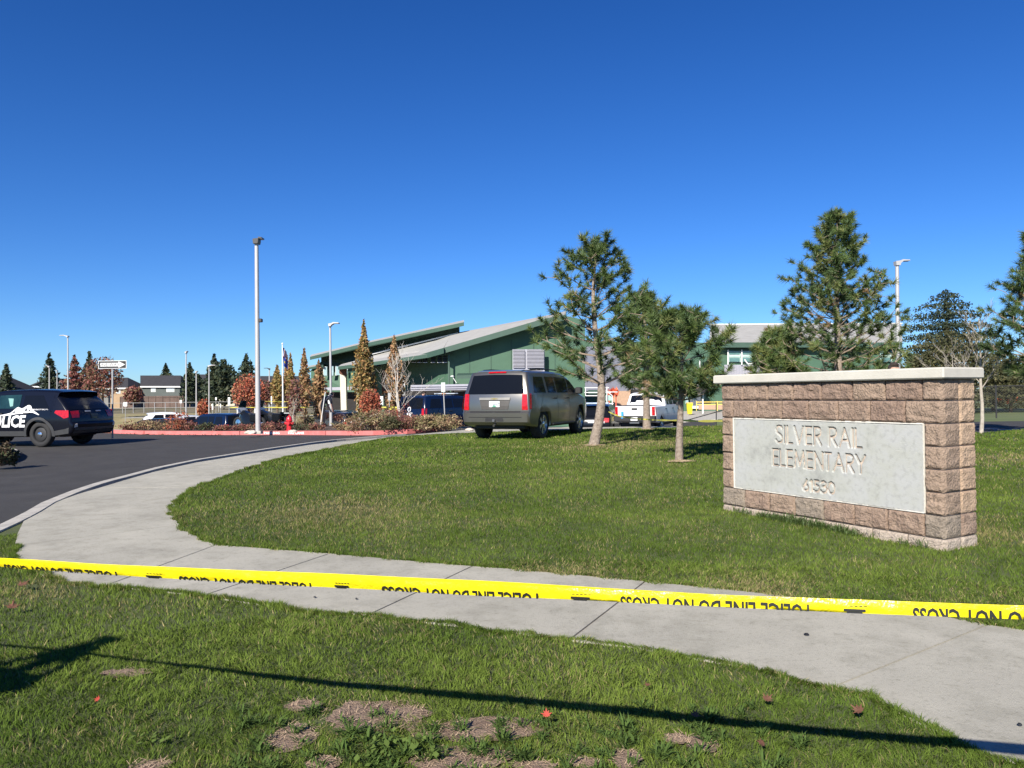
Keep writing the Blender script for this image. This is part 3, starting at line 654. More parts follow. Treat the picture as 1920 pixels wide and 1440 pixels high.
maple(23, 1152, .06, leafb, 2, .3, 'brown leaf on the left edge of the near lawn, lower of two')
maple(40, 1108, .07, leafb, 1, .2, 'brown leaf beside the left end of the yellow tape')
rg = np.random.default_rng(11); mb = MB()
def rosette(c, n, ln, wd, flat):
    for _ in range(n):
        a = rg.uniform(0, 2 * PI); l = ln * rg.uniform(.6, 1.2); e = rg.uniform(*flat); d = np.array([math.cos(a) * math.cos(e), math.sin(a) * math.cos(e), math.sin(e)]); s = np.array([-math.sin(a), math.cos(a), 0]) * wd * rg.uniform(.7, 1.3) / 2
        o = np.array(c) + [rg.normal(0, .012), rg.normal(0, .012), 0]; m1 = o + d * l * .55; m2 = o + d * l + np.array([0, 0, -l * .22])
        mb.add([o - s * .6, o + s * .6, m1 + s, m1 - s, m2], [(0, 1, 2, 3), (3, 2, 4)])
for _ in range(150):
    px = rg.uniform(430, 1500); py = rg.uniform(1325, 1460); c = gp(px, py)
    if rg.random() < .35: continue
    rosette(c, int(rg.uniform(14, 30)), rg.uniform(.05, .085), .0065, (.25, 1.1))
for px, py in ((945, 1392), (690, 1392), (760, 1420), (660, 1378), (1240, 1420), (1175, 1370), (720, 1405), (800, 1400), (980, 1425), (1500, 1400), (1330, 1350)):
    rosette(gp(px, py), 44, .085, .0075, (.3, 1.2))
tag(mb.build('coarse_grass', M('coarse_blade', (0.08, 0.13, 0.03), 0.8, 0.3, 14, spec=.15, trans=.25), fix=False), 'coarse broad bladed grass tufts around the bare patches in the foreground', 'grass', kind='stuff')
mb = MB()
for px0, py0, k in ((740, 1405, 50), (800, 1418, 30), (280, 1395, 22), (690, 1425, 16)):
    for _ in range(k):
        c = gp(px0 + rg.normal(0, 28), py0 + rg.normal(0, 11))
        a = rg.uniform(0, 2 * PI); l = rg.uniform(.016, .034); d = np.array([math.cos(a), math.sin(a), rg.uniform(.1, .9)]) * l; s = np.array([-math.sin(a), math.cos(a), 0]) * l * .42; o = c + np.array([0, 0, rg.uniform(.01, .04)])
        mb.add([o, o + d * .5 + s, o + d, o + d * .5 - s], [(0, 1, 2, 3)])
tag(mb.build('weeds', M('weed_leaf', (0.105, 0.155, 0.035), 0.85, 0.3, 20, spec=.15, trans=.2), fix=False), 'broad leaved weeds among the grass near the bottom edge', 'weeds', kind='stuff')
mb = MB()
for s in np.concatenate([rg.uniform(.2, 2.5, 60), rg.normal(1.15, .22, 50), rg.normal(1.62, .12, 40), rg.normal(.75, .14, 26)]):
    p = lft + (-u_) * s + np.array([-.87, -.493]) * rg.uniform(.02, .09)
    rosette((p[0], p[1], float(H(*p))), 10, rg.uniform(.06, .12) * (1.25 if .9 < s < 1.4 else 1), .005, (.7, 1.45))
tag(mb.build('long_grass', M('long_blade', (0.075, 0.12, 0.03), 0.6, 0.25, 14, trans=.2), fix=False), 'unmown grass tufts along the foot of the block sign wall', 'grass', kind='stuff')
mb = MB()
for cx, cy, ex, ey in bare_w:
    if ex < .02: continue
    for _ in range(int(5200 * ex * ey) + 30):
        a = rg.uniform(0, 2 * PI); q = math.sqrt(rg.random()) * 1.1; x = cx + math.cos(a) * ex * q; y = cy + math.sin(a) * ey * q; a = rg.uniform(0, PI); l = rg.uniform(.012, .04); d = np.array([math.cos(a) * l, math.sin(a) * l, rg.uniform(-.004, .008)]); s = np.array([-math.sin(a), math.cos(a), 0]) * .0016
        o = np.array([x, y, float(H(x, y)) + rg.uniform(0.0, .008)]); mb.add([o - s, o + s, o + d + s * .4, o + d - s * .4], [(0, 1, 2, 3)])
tag(mb.build('dead_grass', M('straw_litter', (0.47, 0.34, 0.22), 0.8, 0.35, 25), fix=False), 'dead straw coloured grass litter lying on the bare patches', 'grass', kind='stuff')
# needle litter rings at the pine feet are in the tree builder; small dark spots on the pavement
for px, py, r_ in ((1512, 1191, .016), (1912, 1361, .010), (590, 1121, .01), (668, 1124, .01)):
    c = gp(px, py); mb = MB(); mb.lathe([(0.001, c[2] + .012), (r_ * .6, c[2] + .011), (r_, c[2] + .005)], 9, 'z', (c[0], c[1], 0))
    tag(mb.build('dark_pebble', blk, origin=c, fix=False), {1512: 'dark spot like pebble on the middle of the pavement slab', 1912: 'dark pebble on the pavement at the right edge', 590: 'tiny dark pebble on the pavement just below the tape, left of two', 668: 'tiny dark pebble on the pavement just below the tape, right of two'}[px], 'pebble')
# ------------------------------------------------------------------ vehicles
tyre_m = M('tyre_rubber', (0.022, 0.022, 0.023), 0.85, 0.2, 20); chrome = M('chrome', (0.75, 0.75, 0.76), 0.15, 0.02, 3, metal=1.0); alloy = M('alloy_wheel', (0.42, 0.42, 0.43), 0.3, 0.05, 3, metal=0.9)
blackpl = M('black_plastic', (0.02, 0.02, 0.021), 0.6, 0.1, 10); dglass = M("dark_glass", (0.006, 0.007, 0.009), .08, .05, 2, spec=.3); redl = M('red_lamp_lens', (0.42, 0.004, 0.008), 0.25, 0.4, 14, coat=.4); seam = M('panel_gap', (0.008, 0.008, 0.008), 0.8)
clearl = M('clear_lens', (0.65, 0.66, 0.68), 0.15, 0.1, 10, coat=1); orangel = M('amber_lens', (0.8, 0.3, 0.02), 0.3)
plate_m = M('plate_white', (0.75, 0.78, 0.78), 0.5, 0.03)
def paint(name, col, metal=0.4, rough=0.32, coat=.35): return M(name, col, rough, 0.03, 2, metal=metal, coat=coat)
def spec(kind):
    if kind == 'suv': # long estate SUV
        return dict(L=5.18, W=2.04, Hh=1.85, belt=1.22, wr=.41, xr=1.10, xf=4.05, tumble=.80,
            sil=[(.10, .42), (.015, .50), (.0, .74), (.05, .79), (.045, .95), (.07, 1.22), (.14, 1.45), (.25, 1.76), (.30, 1.82), (.62, 1.845), (1.5, 1.86), (2.4, 1.85), (2.95, 1.80), (3.25, 1.71), (3.95, 1.26), (4.15, 1.20), (4.80, 1.12), (5.02, 1.02), (5.14, .85), (5.18, .60), (5.10, .36)],
            rear=((.075, 1.24), (.235, 1.73)), front=((3.30, 1.67), (3.90, 1.30)))
    if kind == 'police':
        return dict(L=5.05, W=2.0, Hh=1.78, belt=1.16, wr=.395, xr=1.02, xf=4.05, tumble=.78,
            sil=[(.12, .36), (.03, .50), (.0, .70), (.06, .78), (.07, .95), (.13, 1.12), (.30, 1.36), (.55, 1.64), (.42, 1.69), (.62, 1.74), (1.4, 1.775), (2.3, 1.76), (2.75, 1.70), (3.0, 1.63), (3.80, 1.15), (4.05, 1.10), (4.70, 1.0), (4.92, .90), (5.03, .72), (5.05, .50), (4.98, .32)],
            rear=((.15, 1.15), (.51, 1.60)), front=((3.05, 1.58), (3.72, 1.19)))
    if kind == 'sedan':
        return dict(L=4.85, W=1.84, Hh=1.46, belt=.95, wr=.34, xr=1.02, xf=3.85, tumble=.72,
            sil=[(.10, .32), (.02, .45), (.0, .75), (.06, .98), (.55, 1.03), (.75, 1.05), (1.25, 1.32), (1.6, 1.42), (2.1, 1.46), (2.6, 1.42), (2.9, 1.33), (3.6, .98), (4.3, .86), (4.68, .74), (4.82, .6), (4.85, .42), (4.75, .28)],
            rear=((.80, 1.07), (1.48, 1.38)), front=((2.95, 1.29), (3.5, 1.02)))
    if kind == 'pickup':
        return dict(L=5.85, W=2.03, Hh=1.88, belt=1.22, wr=.42, xr=1.25, xf=4.85, tumble=.80,
            sil=[(.16, .52), (.12, .56), (.12, .80), (.02, .82), (.0, 1.26), (.06, 1.28), (1.95, 1.28), (2.02, 1.33), (2.12, 1.78), (2.2, 1.83), (2.7, 1.88), (3.5, 1.86), (3.75, 1.80), (4.45, 1.28), (4.65, 1.22), (5.5, 1.16), (5.70, 1.06), (5.82, .9), (5.85, .62), (5.76, .42)],
            rear=((2.035, 1.36), (2.115, 1.74)), front=((3.80, 1.75), (4.38, 1.32)))
def clip_axis(polys, ax, c):
    out = []
    for pl in polys:
        for sgn in (1, -1):
            q = []; n = len(pl)
            for i in range(n):
                a, b = pl[i], pl[(i + 1) % n]; da, db = (a[ax] - c) * sgn, (b[ax] - c) * sgn
                if da <= 1e-7: q.append(a)
                if (da < -1e-7 and db > 1e-7) or (da > 1e-7 and db < -1e-7):
                    t = da / (da - db); q.append((a[0] + (b[0] - a[0]) * t, a[1] + (b[1] - a[1]) * t))
            if len(q) >= 3: out.append(q)
    return out
class Car:
    def __init__(s, kind, scale=1.0):
        s.p = spec(kind); s.kind = kind; p = s.p; s.cx = (p['xr'] + p['xf']) / 2; s.sc = scale
        a = []; r = p['wr'] + .06
        for k, (xc) in enumerate((p['xf'], p['xr'])):
            zb = .34 if kind != 'pickup' else .46
            a0 = math.asin(min(.95, (zb - p['wr'] + .0) / r)); n = 12
            for i in range(n + 1):
                t = a0 + (PI - 2 * a0) * i / n; a.append((xc + r * math.cos(t), p['wr'] + r * math.sin(t)))
        s.out = p['sil'] + a
    def hw(s, z):
        p = s.p; return p['W'] / 2 * np.interp(z, [.3, .55, .85, p['belt'], p['Hh']], [.955, .985, 1, .965, p['tumble']])
    def D(s, x, yn, z, off=0.0):
        p = s.p
        if s.kind == 'police' and x < p['xr'] - .3: x = p['xr'] - .3 - (p['xr'] - .3 - x) * 1.32
        e = max(0, (.6 - x) / .6); f = max(0, (x - (p['L'] - 1.0)) / 1.0)
        plan = 1 - .03 * e ** 2 - .15 * f ** 2
        y = yn * (s.hw(z) * plan + off)
        if x < 1.0: x = x + (.07 * yn * yn) * max(0, 1 - x / 1.0)
        if x > p['L'] - 1: x = x - .22 * yn * yn * (1 - (p['L'] - x))
        if z > p['belt'] + .3 and abs(yn) < 1.01: z = z + .03 * (1 - yn * yn) * np.clip((z - p['belt'] - .3) / .25, 0, 1)
        return ((x - s.cx) * s.sc, y * s.sc, z * s.sc)
    def side(s, mb, poly, sg_, off=0.004, zst=.12):
        polys = [list(poly)]; zs_ = [q[1] for q in poly]; xs_ = [q[0] for q in poly]
        for c in sorted(set([s.p['belt'], .55, .85] + list(np.arange(min(zs_), max(zs_), zst)))): polys = clip_axis(polys, 1, c)
        for c in list(np.arange(.1, .7, .12)) + list(np.arange(s.p['L'] - .9, s.p['L'], .15)): polys = clip_axis(polys, 0, c)
        for pl in polys: mb.add([s.D(x, sg_, z, off) for x, z in pl], [tuple(range(len(pl)))])
    def mirror_side(s, mb, poly, off=0.004):
        s.side(mb, poly, 1, off); s.side(mb, poly, -1, off)
    def rearx(s, z):
        pts = [q for q in s.p['sil'][:9]]; zs_ = [q[1] for q in pts]; xs_ = [q[0] for q in pts]
        o = np.argsort(zs_); return float(np.interp(z, np.array(zs_)[o], np.array(xs_)[o]))
    def rear(s, mb, poly, off=0.006, fx=None):
        """poly in (y, z) metres"""
        polys = [list(poly)]; zs_ = [q[1] for q in poly]; ys_ = [q[0] for q in poly]
        for c in list(np.arange(min(zs_) , max(zs_), .1)) + [s.p['belt']]: polys = clip_axis(polys, 1, c)
        for c in np.arange(-1, 1.01, .14): polys = clip_axis(polys, 0, c)
        for pl in polys:
            vs = []
            for y, z in pl:
                x = s.rearx(z) if fx is None else fx; yn = y / s.hw(z); q = s.D(x, yn, z); vs.append((q[0] - off * s.sc, q[1], q[2]))
            mb.add(vs, [tuple(range(len(pl)))])
    def body(s, parent, mat):
        mb = MB(); out = s.out; n = len(out); P2 = np.array(out); nr = np.zeros_like(P2)
        area = 0.5 * np.sum(P2[:, 0] * np.roll(P2[:, 1], -1) - np.roll(P2[:, 0], -1) * P2[:, 1]); sg_ = 1 if area > 0 else -1
        for i in range(n):
            d = P2[(i + 1) % n] - P2[i - 1]; d /= np.linalg.norm(d) + 1e-9; nr[i] = np.array([-d[1], d[0]]) * sg_
        # densify ends between slices
        ring = lambda ins: P2 + nr * ins
        sl = [(-1, .055), (-.985, .022), (-.95, .0), (-.8, 0), (-.5, 0), (0, 0), (.5, 0), (.8, 0), (.95, 0), (.985, .022), (1, .055)]
        rows = [[s.D(x, yn, z) for x, z in ring(i_)] for yn, i_ in sl]
        mb.loft(rows, cap=False)
        for yn in (-1, 1):
            cap = [tuple(q) for q in ring(.055)]; bm = bmesh.new(); bm.faces.new([bm.verts.new((x, 0, z)) for x, z in cap]); bmesh.ops.triangulate(bm, faces=bm.faces[:])
            for ax, cs in ((2, list(np.arange(.4, 1.9, .1)) + [s.p['belt']]), (0, list(np.arange(.1, .7, .12)) + list(np.arange(s.p['L'] - .9, s.p['L'], .15)))):
                for c in cs:
                    co = [0, 0, 0]; no = [0, 0, 0]; co[ax] = c; no[ax] = 1
                    bmesh.ops.bisect_plane(bm, geom=bm.verts[:] + bm.edges[:] + bm.faces[:], plane_co=co, plane_no=no)
            bm.verts.index_update(); mb.add([s.D(v.co.x, yn, v.co.z) for v in bm.verts], [[v.index for v in f.verts] for f in bm.faces]); bm.free()
        o = mb.build('body', mat, parent, smooth=True, sharp=32, world=False); return o
    def slant(s, mb, a, b, yw, off=.006, sgn=1, n=8):
        dx, dz = b[0] - a[0], b[1] - a[1]; l = math.hypot(dx, dz); nx_, nz_ = -dz / l * sgn, dx / l * sgn; rows = []
        for i in range(5):
            t = i / 4; row = []
            for k in range(n + 1):
                yn = yw * (-1 + 2 * k / n) * (1 - .0 * t); q = s.D(a[0] + dx * t, yn, a[1] + dz * t); row.append((q[0] + nx_ * off, q[1], q[2] + nz_ * off))
            rows.append(row)
        mb.loft(rows, False, closed=False)
    def wheels(s, parent, rimkind, rimmat):
        p = s.p; w_ = .26
        for xc in (p['xr'], p['xf']):
            for sg_ in (1, -1):
                r = p['wr'] * s.sc; yc = (s.hw(.5) - .155) * sg_ * s.sc; mb = MB()
                prof = [(r * .62, -w_ / 2 + .02), (r * .70, -w_ / 2), (r * .93, -w_ / 2 + .012), (r * .99, -w_ / 2 + .05), (r, -.03), (r, .03), (r * .99, w_ / 2 - .05), (r * .93, w_ / 2 - .012), (r * .70, w_ / 2), (r * .62, w_ / 2 - .02)]
                c = ((xc - s.cx) * s.sc, yc, r); mb.lathe(prof, 32, 'y', c); wh = mb.build('wheel', tyre_m, parent, smooth=True, sharp=50, world=False)
                mb = MB(); o = sg_ * (w_ / 2 - .03)
                mb.lathe([(r * .64, o + .02 * sg_), (r * .60, o), (r * .56, o - .05 * sg_), (.001, o - .06 * sg_)], 28, 'y', c)
                if rimkind == 'steel':
                    mb.lathe([(r * .52, o - .02 * sg_), (r * .30, o + .005 * sg_), (r * .2, o + .0 * sg_)], 24, 'y', c)
                else:
                    for k in range(6):
                        a = k * PI / 3 + .3; ca, sa = math.cos(a), math.sin(a); px_, pz_ = -sa, ca; hw_ = r * .085
                        q = [(c[0] + ca * r * .12 + px_ * hw_, c[2] + sa * r * .12 + pz_ * hw_), (c[0] + ca * r * .12 - px_ * hw_, c[2] + sa * r * .12 - pz_ * hw_), (c[0] + ca * r * .6 - px_ * hw_ * 1.2, c[2] + sa * r * .6 - pz_ * hw_ * 1.2), (c[0] + ca * r * .6 + px_ * hw_ * 1.2, c[2] + sa * r * .6 + pz_ * hw_ * 1.2)]
                        mb.prism([(x, yc + o - .03 * sg_, z) for x, z in q], (0, .04 * sg_, 0))
                rim = mb.build('rim', rimmat, wh, smooth=True, sharp=30, world=False)
                mb = MB(); mb.lathe([(r * .2, o - .01 * sg_), (r * .19, o + .025 * sg_), (r * .12, o + .035 * sg_), (.001, o + .038 * sg_)], 20, 'y', c); mb.build('hub_cap', chrome, wh, smooth=True, world=False)
    def under(s, parent):
        p = s.p; mb = MB(); k = s.sc; hw_ = p['W'] / 2 - .30
        mb.bbox(((.35 - s.cx) * k, -hw_ * k, .30 * k), ((p['L'] - .3 - s.cx) * k, hw_ * k, .78 * k), .03)
        for xc in (p['xr'], p['xf']): mb.tube([((xc - s.cx) * k, -.85 * k, p['wr'] * k), ((xc - s.cx) * k, .85 * k, p['wr'] * k)], .06, 8)
        mb.build('underbody', blackpl, parent, world=False)
def place(root, heading): root.rotation_euler = (0, 0, math.atan2(heading[1], heading[0]))
def lamp_poly(y0, y1, z0, z1): return [(y0, z0), (y1, z0), (y1, z1), (y0, z1)]
def suv_common(c, t, wins, glass, lampz, lampy, paintm, platez=None, rimkind='spoke', rimmat=None, doors=(2.05, 3.15), chr_=False):
    p = c.p; c.body(t, paintm); c.under(t); c.wheels(t, rimkind, rimmat or alloy)
    for w_ in wins:
        for sg_ in (1, -1):
            mb = MB(); c.side(mb, w_, sg_, .006); mb.build('window', glass, t, world=False, smooth=True)
    mb = MB(); c.slant(mb, p['rear'][0], p['rear'][1], .86, .008, 1); mb.build('rear_window', glass, t, world=False, smooth=True)
    mb = MB(); c.slant(mb, p['front'][0], p['front'][1], .86, .008, -1); mb.build('windshield', glass, t, world=False, smooth=True)
    for sg_ in (1, -1):
        mb = MB(); c.rear(mb, [(a * sg_, b) for a, b in lampz], .012); c.side(mb, lampy, sg_, .010); mb.build('tail_light', redl, t, world=False, smooth=True)
        mb = MB()
        mb.bbox(((p['front'][1][0] - .38 - c.cx) * c.sc, min(sg_ * 1.0, sg_ * 1.2) * c.sc, (p['belt'] + .0) * c.sc), ((p['front'][1][0] - .2 - c.cx) * c.sc, max(sg_ * 1.0, sg_ * 1.2) * c.sc, (p['belt'] + .2) * c.sc), .03); mb.build('mirror', blackpl, t, world=False)
        for dx in doors:
            mb = MB(); c.side(mb, [(dx - .004, .42), (dx + .006, .42), (dx + .006, p['belt'] - .02), (dx - .004, p['belt'] - .02)], sg_, .002); mb.build('door_gap', seam, t, world=False)
            mb = MB(); x = dx - .34; q0 = c.D(x, sg_, p['belt'] - .13, .0); q1 = c.D(x + .22, sg_, p['belt'] - .13, .0)
            mb.bbox((q0[0], min(q0[1], q0[1] + .035 * sg_), q0[2]), (q1[0], max(q0[1], q0[1] + .035 * sg_), q0[2] + .035), .008); mb.build('door_handle', blackpl, t, world=False)

# --- taupe SUV parked on the lawn
B1 = gp(985, 819)
tah_h = (math.sin(math.radians(24.5)), math.cos(math.radians(24.5)))
c = Car('suv'); wx, wy = gp(1014, 822)[:2]
cx0 = wx + tah_h[0] * 1.475 - tah_h[1] * .88; cy0 = wy + tah_h[1] * 1.475 + tah_h[0] * .88
t = thing('parked_suv', 'large taupe metallic SUV seen from behind, parked on the edge of the lawn', 'suv', (cx0, cy0, float(H(cx0, cy0)) - .02), math.atan2(tah_h[1], tah_h[0]))
taupe = paint('taupe_paint', (0.25, 0.235, 0.205), .86, .30)
taupe_s = M('satin_trim', (0.36, 0.33, 0.28), .35, .05, metal=.5)
wins = [[(.42, 1.27), (1.28, 1.27), (1.28, 1.70), (.62, 1.70)], [(1.44, 1.27), (2.06, 1.27), (2.06, 1.71), (1.44, 1.71)], [(2.14, 1.27), (3.02, 1.27), (3.02, 1.68), (2.14, 1.71)], [(3.10, 1.27), (3.84, 1.27), (3.34, 1.62), (3.10, 1.68)]]
suv_common(c, t, wins, dglass, [(.80, .82), (.965, .82), (.93, 1.25), (.80, 1.25)], [(.03, .84), (.14, .84), (.2, 1.25), (.09, 1.25)], taupe, doors=(2.10, 3.06))
mb = MB(); c.rear(mb, [(-.40, .83), (.40, .83), (.46, 1.10), (-.46, 1.10)], .008); mb.build('plate_recess', M('recess_grey', (0.07, 0.065, 0.06), .5), t, world=False)
mb = MB(); c.rear(mb, [(-.46, 1.085), (.46, 1.085), (.46, 1.15), (-.46, 1.15)], .03); mb.build('chrome_strip', taupe_s, t, world=False)
mb = MB(); c.rear(mb, [(-.155, .90), (.155, .90), (.155, 1.055), (-.155, 1.055)], .016); pl_ = mb.build('licence_plate', plate_m, t, world=False)
grn = M('plate_green', (0.10, 0.32, 0.22), .5); mb = MB(); v, f = text_poly('113RHZ', .095, .01); 
def rear_text(car, txt, size, y0, z0, mat, parent, off, bold=.01, name='lettering'):
    v, f = text_poly(txt, size, bold); mb = MB(); vs = []
    for a, b in v:
        z = z0 + b; y = y0 - a; q = car.D(car.rearx(z), y / car.hw(z), z); vs.append((q[0] - off, q[1], q[2]))
    mb.add(vs, f); return mb.build(name, mat, parent, world=False, fix=False)
rear_text(c, '113RHZ', .085, 0, .945, M('plate_ink', (0.03, 0.05, 0.12), .5), pl_, .02)
mb = MB(); c.rear(mb, [(-.07, .905), (.0, .90), (.07, .905), (.03, .945), (-.03, .945)], .019); mb.build('plate_tree', grn, pl_, world=False)
mb = MB(); c.rear(mb, [(-.105, 1.105), (-.03, 1.105), (-.03, 1.095), (.035, 1.095), (.035, 1.105), (.105, 1.105), (.095, 1.13), (.03, 1.13), (.03, 1.14), (-.035, 1.14), (-.035, 1.13), (-.1, 1.13)], .036); mb.build('badge', M('gold_badge', (0.65, 0.45, 0.15), .3, metal=.9), t, world=False)
mb = MB(); c.rear(mb, [(-.26, 1.775), (.26, 1.775), (.26, 1.81), (-.26, 1.81)], .03); mb.build('high_brake_light', redl, t, world=False)
mb = MB(); c.rear(mb, [(-.76, .76), (.76, .76), (.76, .785), (-.76, .785)], .004); c.rear(mb, [(-.80, .62), (.80, .62), (.80, .635), (-.80, .635)], .004); mb.build('panel_gap', seam, t, world=False)
mb = MB(); c.rear(mb, [(-.28, .52), (.28, .52), (.26, .61), (-.26, .61)], .004); mb.build('hitch_recess', blackpl, t, world=False)
mb = MB(); mb.bbox((-2.62, -.04, .50), (-2.48, .04, .58), .01); mb.tube([(-2.6, 0, .4), (-2.5, 0, .44), (-2.2, 0, .45)], .03); mb.build('tow_hitch', M('grey_steel', (0.2, 0.2, 0.2), .4, metal=.8), t, world=False)
mb = MB(); mb.tube([(-2.15, .55, .34), (-1.7, .55, .36)], .035, 10); mb.build('exhaust_pipe', chrome, t, world=False)
for sg_ in (1, -1):
    mb = MB(); q = [c.D(x, sg_ * .86, z) for x, z in ((.8, 1.86), (1.3, 1.89), (2.7, 1.88), (3.0, 1.83))]; mb.tube([(a, b, cc + .03) for a, b, cc in q], .018, 6); mb.build('roof_rail', blackpl, t, world=False)
    mb = MB(); mb.bbox((-.9, sg_ * .98 - .06, .36), (.9, sg_ * .98 + .06, .42), .02); mb.build('running_board', blackpl, t, world=False)
mb = MB(); c.side(mb, [(.06, 1.28), (.40, 1.28), (.56, 1.72), (.30, 1.74)], 1, .001); c.side(mb, [(.06, 1.28), (.40, 1.28), (.56, 1.72), (.30, 1.74)], -1, .001); 
mb = MB(); mb.prism([c.D(.34, -.8, 1.83), c.D(.34, .8, 1.83), c.D(.66, .75, 1.86), c.D(.66, -.75, 1.86)], (0, 0, .02)); mb.build('rear_spoiler', taupe, t, world=False)
for k in (-.45, .45):
    mb = MB(); q = c.D(1.5 + 0 * k, k, 1.86); mb.bbox((q[0] - .02, -.8 + 0, q[2]), (q[0] + .03, .8, q[2] + .03), .008)
mb.build('roof_bar', blackpl, t, world=False)

# --- black police SUV at the left
c = Car('police', 1.05); wx, wy = gp(86, 838, -.14)[:2]; ph = (-math.cos(math.radians(11)), math.sin(math.radians(11)))
dx = (c.p['xf'] - c.p['xr']) / 2
cx0 = wx + ph[0] * dx - ph[1] * .0 + 0.0; cy0 = wy + ph[1] * dx + .85
t = thing('police_suv', 'black police SUV with white lettering on its door, cut by the left edge', 'suv', (cx0, cy0, float(H(cx0, cy0)) - .14), math.atan2(ph[1], ph[0]))
pblk = M('black_paint', (0.004, 0.005, 0.010), .22, .03, 2, coat=.12, spec=.35); wht = M('white_decal', (0.80, 0.80, 0.80), .4, .02)
teal = M('tinted_glass', (0.012, 0.035, 0.035), .05, .5, 1.2, spec=.7)
wins = [[(.66, 1.20), (1.62, 1.20), (1.62, 1.60), (.98, 1.60)], [(1.74, 1.20), (2.60, 1.20), (2.52, 1.61), (1.74, 1.63)], [(2.68, 1.20), (3.66, 1.20), (3.05, 1.54), (2.66, 1.61)]]
suv_common(c, t, wins[:1], dglass, [(.66, .90), (.93, .90), (.93, 1.10), (.60, 1.12)], [(.10, .92), (.22, .88), (.50, 1.06), (.46, 1.13), (.12, 1.13)], pblk, rimkind='steel', rimmat=blackpl, doors=(1.68, 2.66))
for w_ in wins[1:]:
    for sg_ in (1, -1): mb = MB(); c.side(mb, w_, sg_, .007); mb.build('window', teal, t, world=False, smooth=True)
for w0, w1 in (((1.98, 1.28), (2.16, 1.52)), ((2.95, 1.26), (3.12, 1.40))):
    mb = MB(); c.side(mb, [(w0[0], w0[1]), (w0[0] + .1, w0[1] - .02), (w1[0] + .05, w1[1]), (w1[0] - .14, w1[1] - .01)], 1, .0095); mb.build('painted_reflection', M('reflection_teal', (0.18, 0.36, 0.33), .4), t, world=False)  # pale teal patches paint reflections onto the side windows
for sg_ in (1, -1):
    for xc in (c.p['xr'], c.p['xf']):
        mb = MB(); r0, r1 = c.p['wr'] + .055, c.p['wr'] + .14; n = 18; a0 = -.12
        for k in range(n):
            a, b = a0 + (PI - 2 * a0) * k / n, a0 + (PI - 2 * a0) * (k + 1) / n
            c.side(mb, [(xc + r0 * math.cos(a), .395 + r0 * math.sin(a)), (xc + r1 * math.cos(a), .395 + r1 * math.sin(a)), (xc + r1 * math.cos(b), .395 + r1 * math.sin(b)), (xc + r0 * math.cos(b), .395 + r0 * math.sin(b))], sg_, .016)
        mb.build('wheel_arch_trim', M('grey_plastic', (0.035, 0.036, 0.038), .55), t, world=False, smooth=True)
    mb = MB(); c.side(mb, [(1.55, .345), (3.5, .345), (3.5, .50), (1.55, .50)], sg_, .014); c.side(mb, [(.12, .42), (.5, .36), (.5, .50), (.2, .56), (.10, .60)], sg_, .012); mb.build('sill_trim', MATS['grey_plastic'], t, world=False, smooth=True)
mb = MB(); c.rear(mb, [(-.9, .42), (.9, .42), (.9, .60), (-.9, .60)], .008); mb.build('bumper_trim', MATS['grey_plastic'], t, world=False)
mb = MB(); c.rear(mb, [(-.16, .86), (.16, .86), (.16, 1.01), (-.16, 1.01)], .012); q_ = mb.build('licence_plate', M('dark_plate', (0.05, 0.06, 0.05), .5), t, world=False)
mb = MB(); c.rear(mb, [(-.08, .875), (.10, .875), (.10, .91), (-.08, .91)], .016); mb.build('plate_sticker', M('plate_olive', (0.20, 0.20, 0.08), .6), q_, world=False)
for y0 in (.24, -.24): mb = MB(); c.rear(mb, [(y0 - .13, 1.075), (y0 + .13, 1.075), (y0 + .12, 1.115), (y0 - .12, 1.115)], .012); mb.build('reflective_mark', M('grey_decal', (0.4, 0.4, 0.4), .4), t, world=False)
for sg_ in (1, -1): mb = MB(); c.rear(mb, [(sg_ * .80, .62), (sg_ * .93, .60), (sg_ * .93, .70), (sg_ * .83, .72)], .010); mb.build('reflector', M('pale_reflector', (0.6, 0.55, 0.5), .3), t, world=False)
mb = MB(); 
for y0, z0 in ((.1, 1.76), (-.1, 1.78)): mb.box((-2.1, y0 - .01, z0), (-1.2, y0 + .01, z0 + .02))
mb = MB(); mb.bbox((-.25, -.62, 1.79), (.02, .62, 1.86), .02); mb.bbox((-.2, -.5, 1.74), (-.02, .5, 1.80), .01); mb.build('light_bar', blackpl, t, world=False)
mb = MB(); mb.bbox((-1.95, -.5, 1.745), (-1.80, .5, 1.775), .008); mb.build('rear_light_bar', M('pale_lens', (0.5, 0.52, 0.55), .3), t, world=False)
mb = MB(); mb.tube([(-1.0, 0, 1.77), (-1.02, 0, 2.0)], [.012, .005], 6); mb.tube([(-.5, -.3, 1.77), (-.52, -.3, 1.92)], [.03, .008], 8); mb.build('antenna', blackpl, t, world=False)
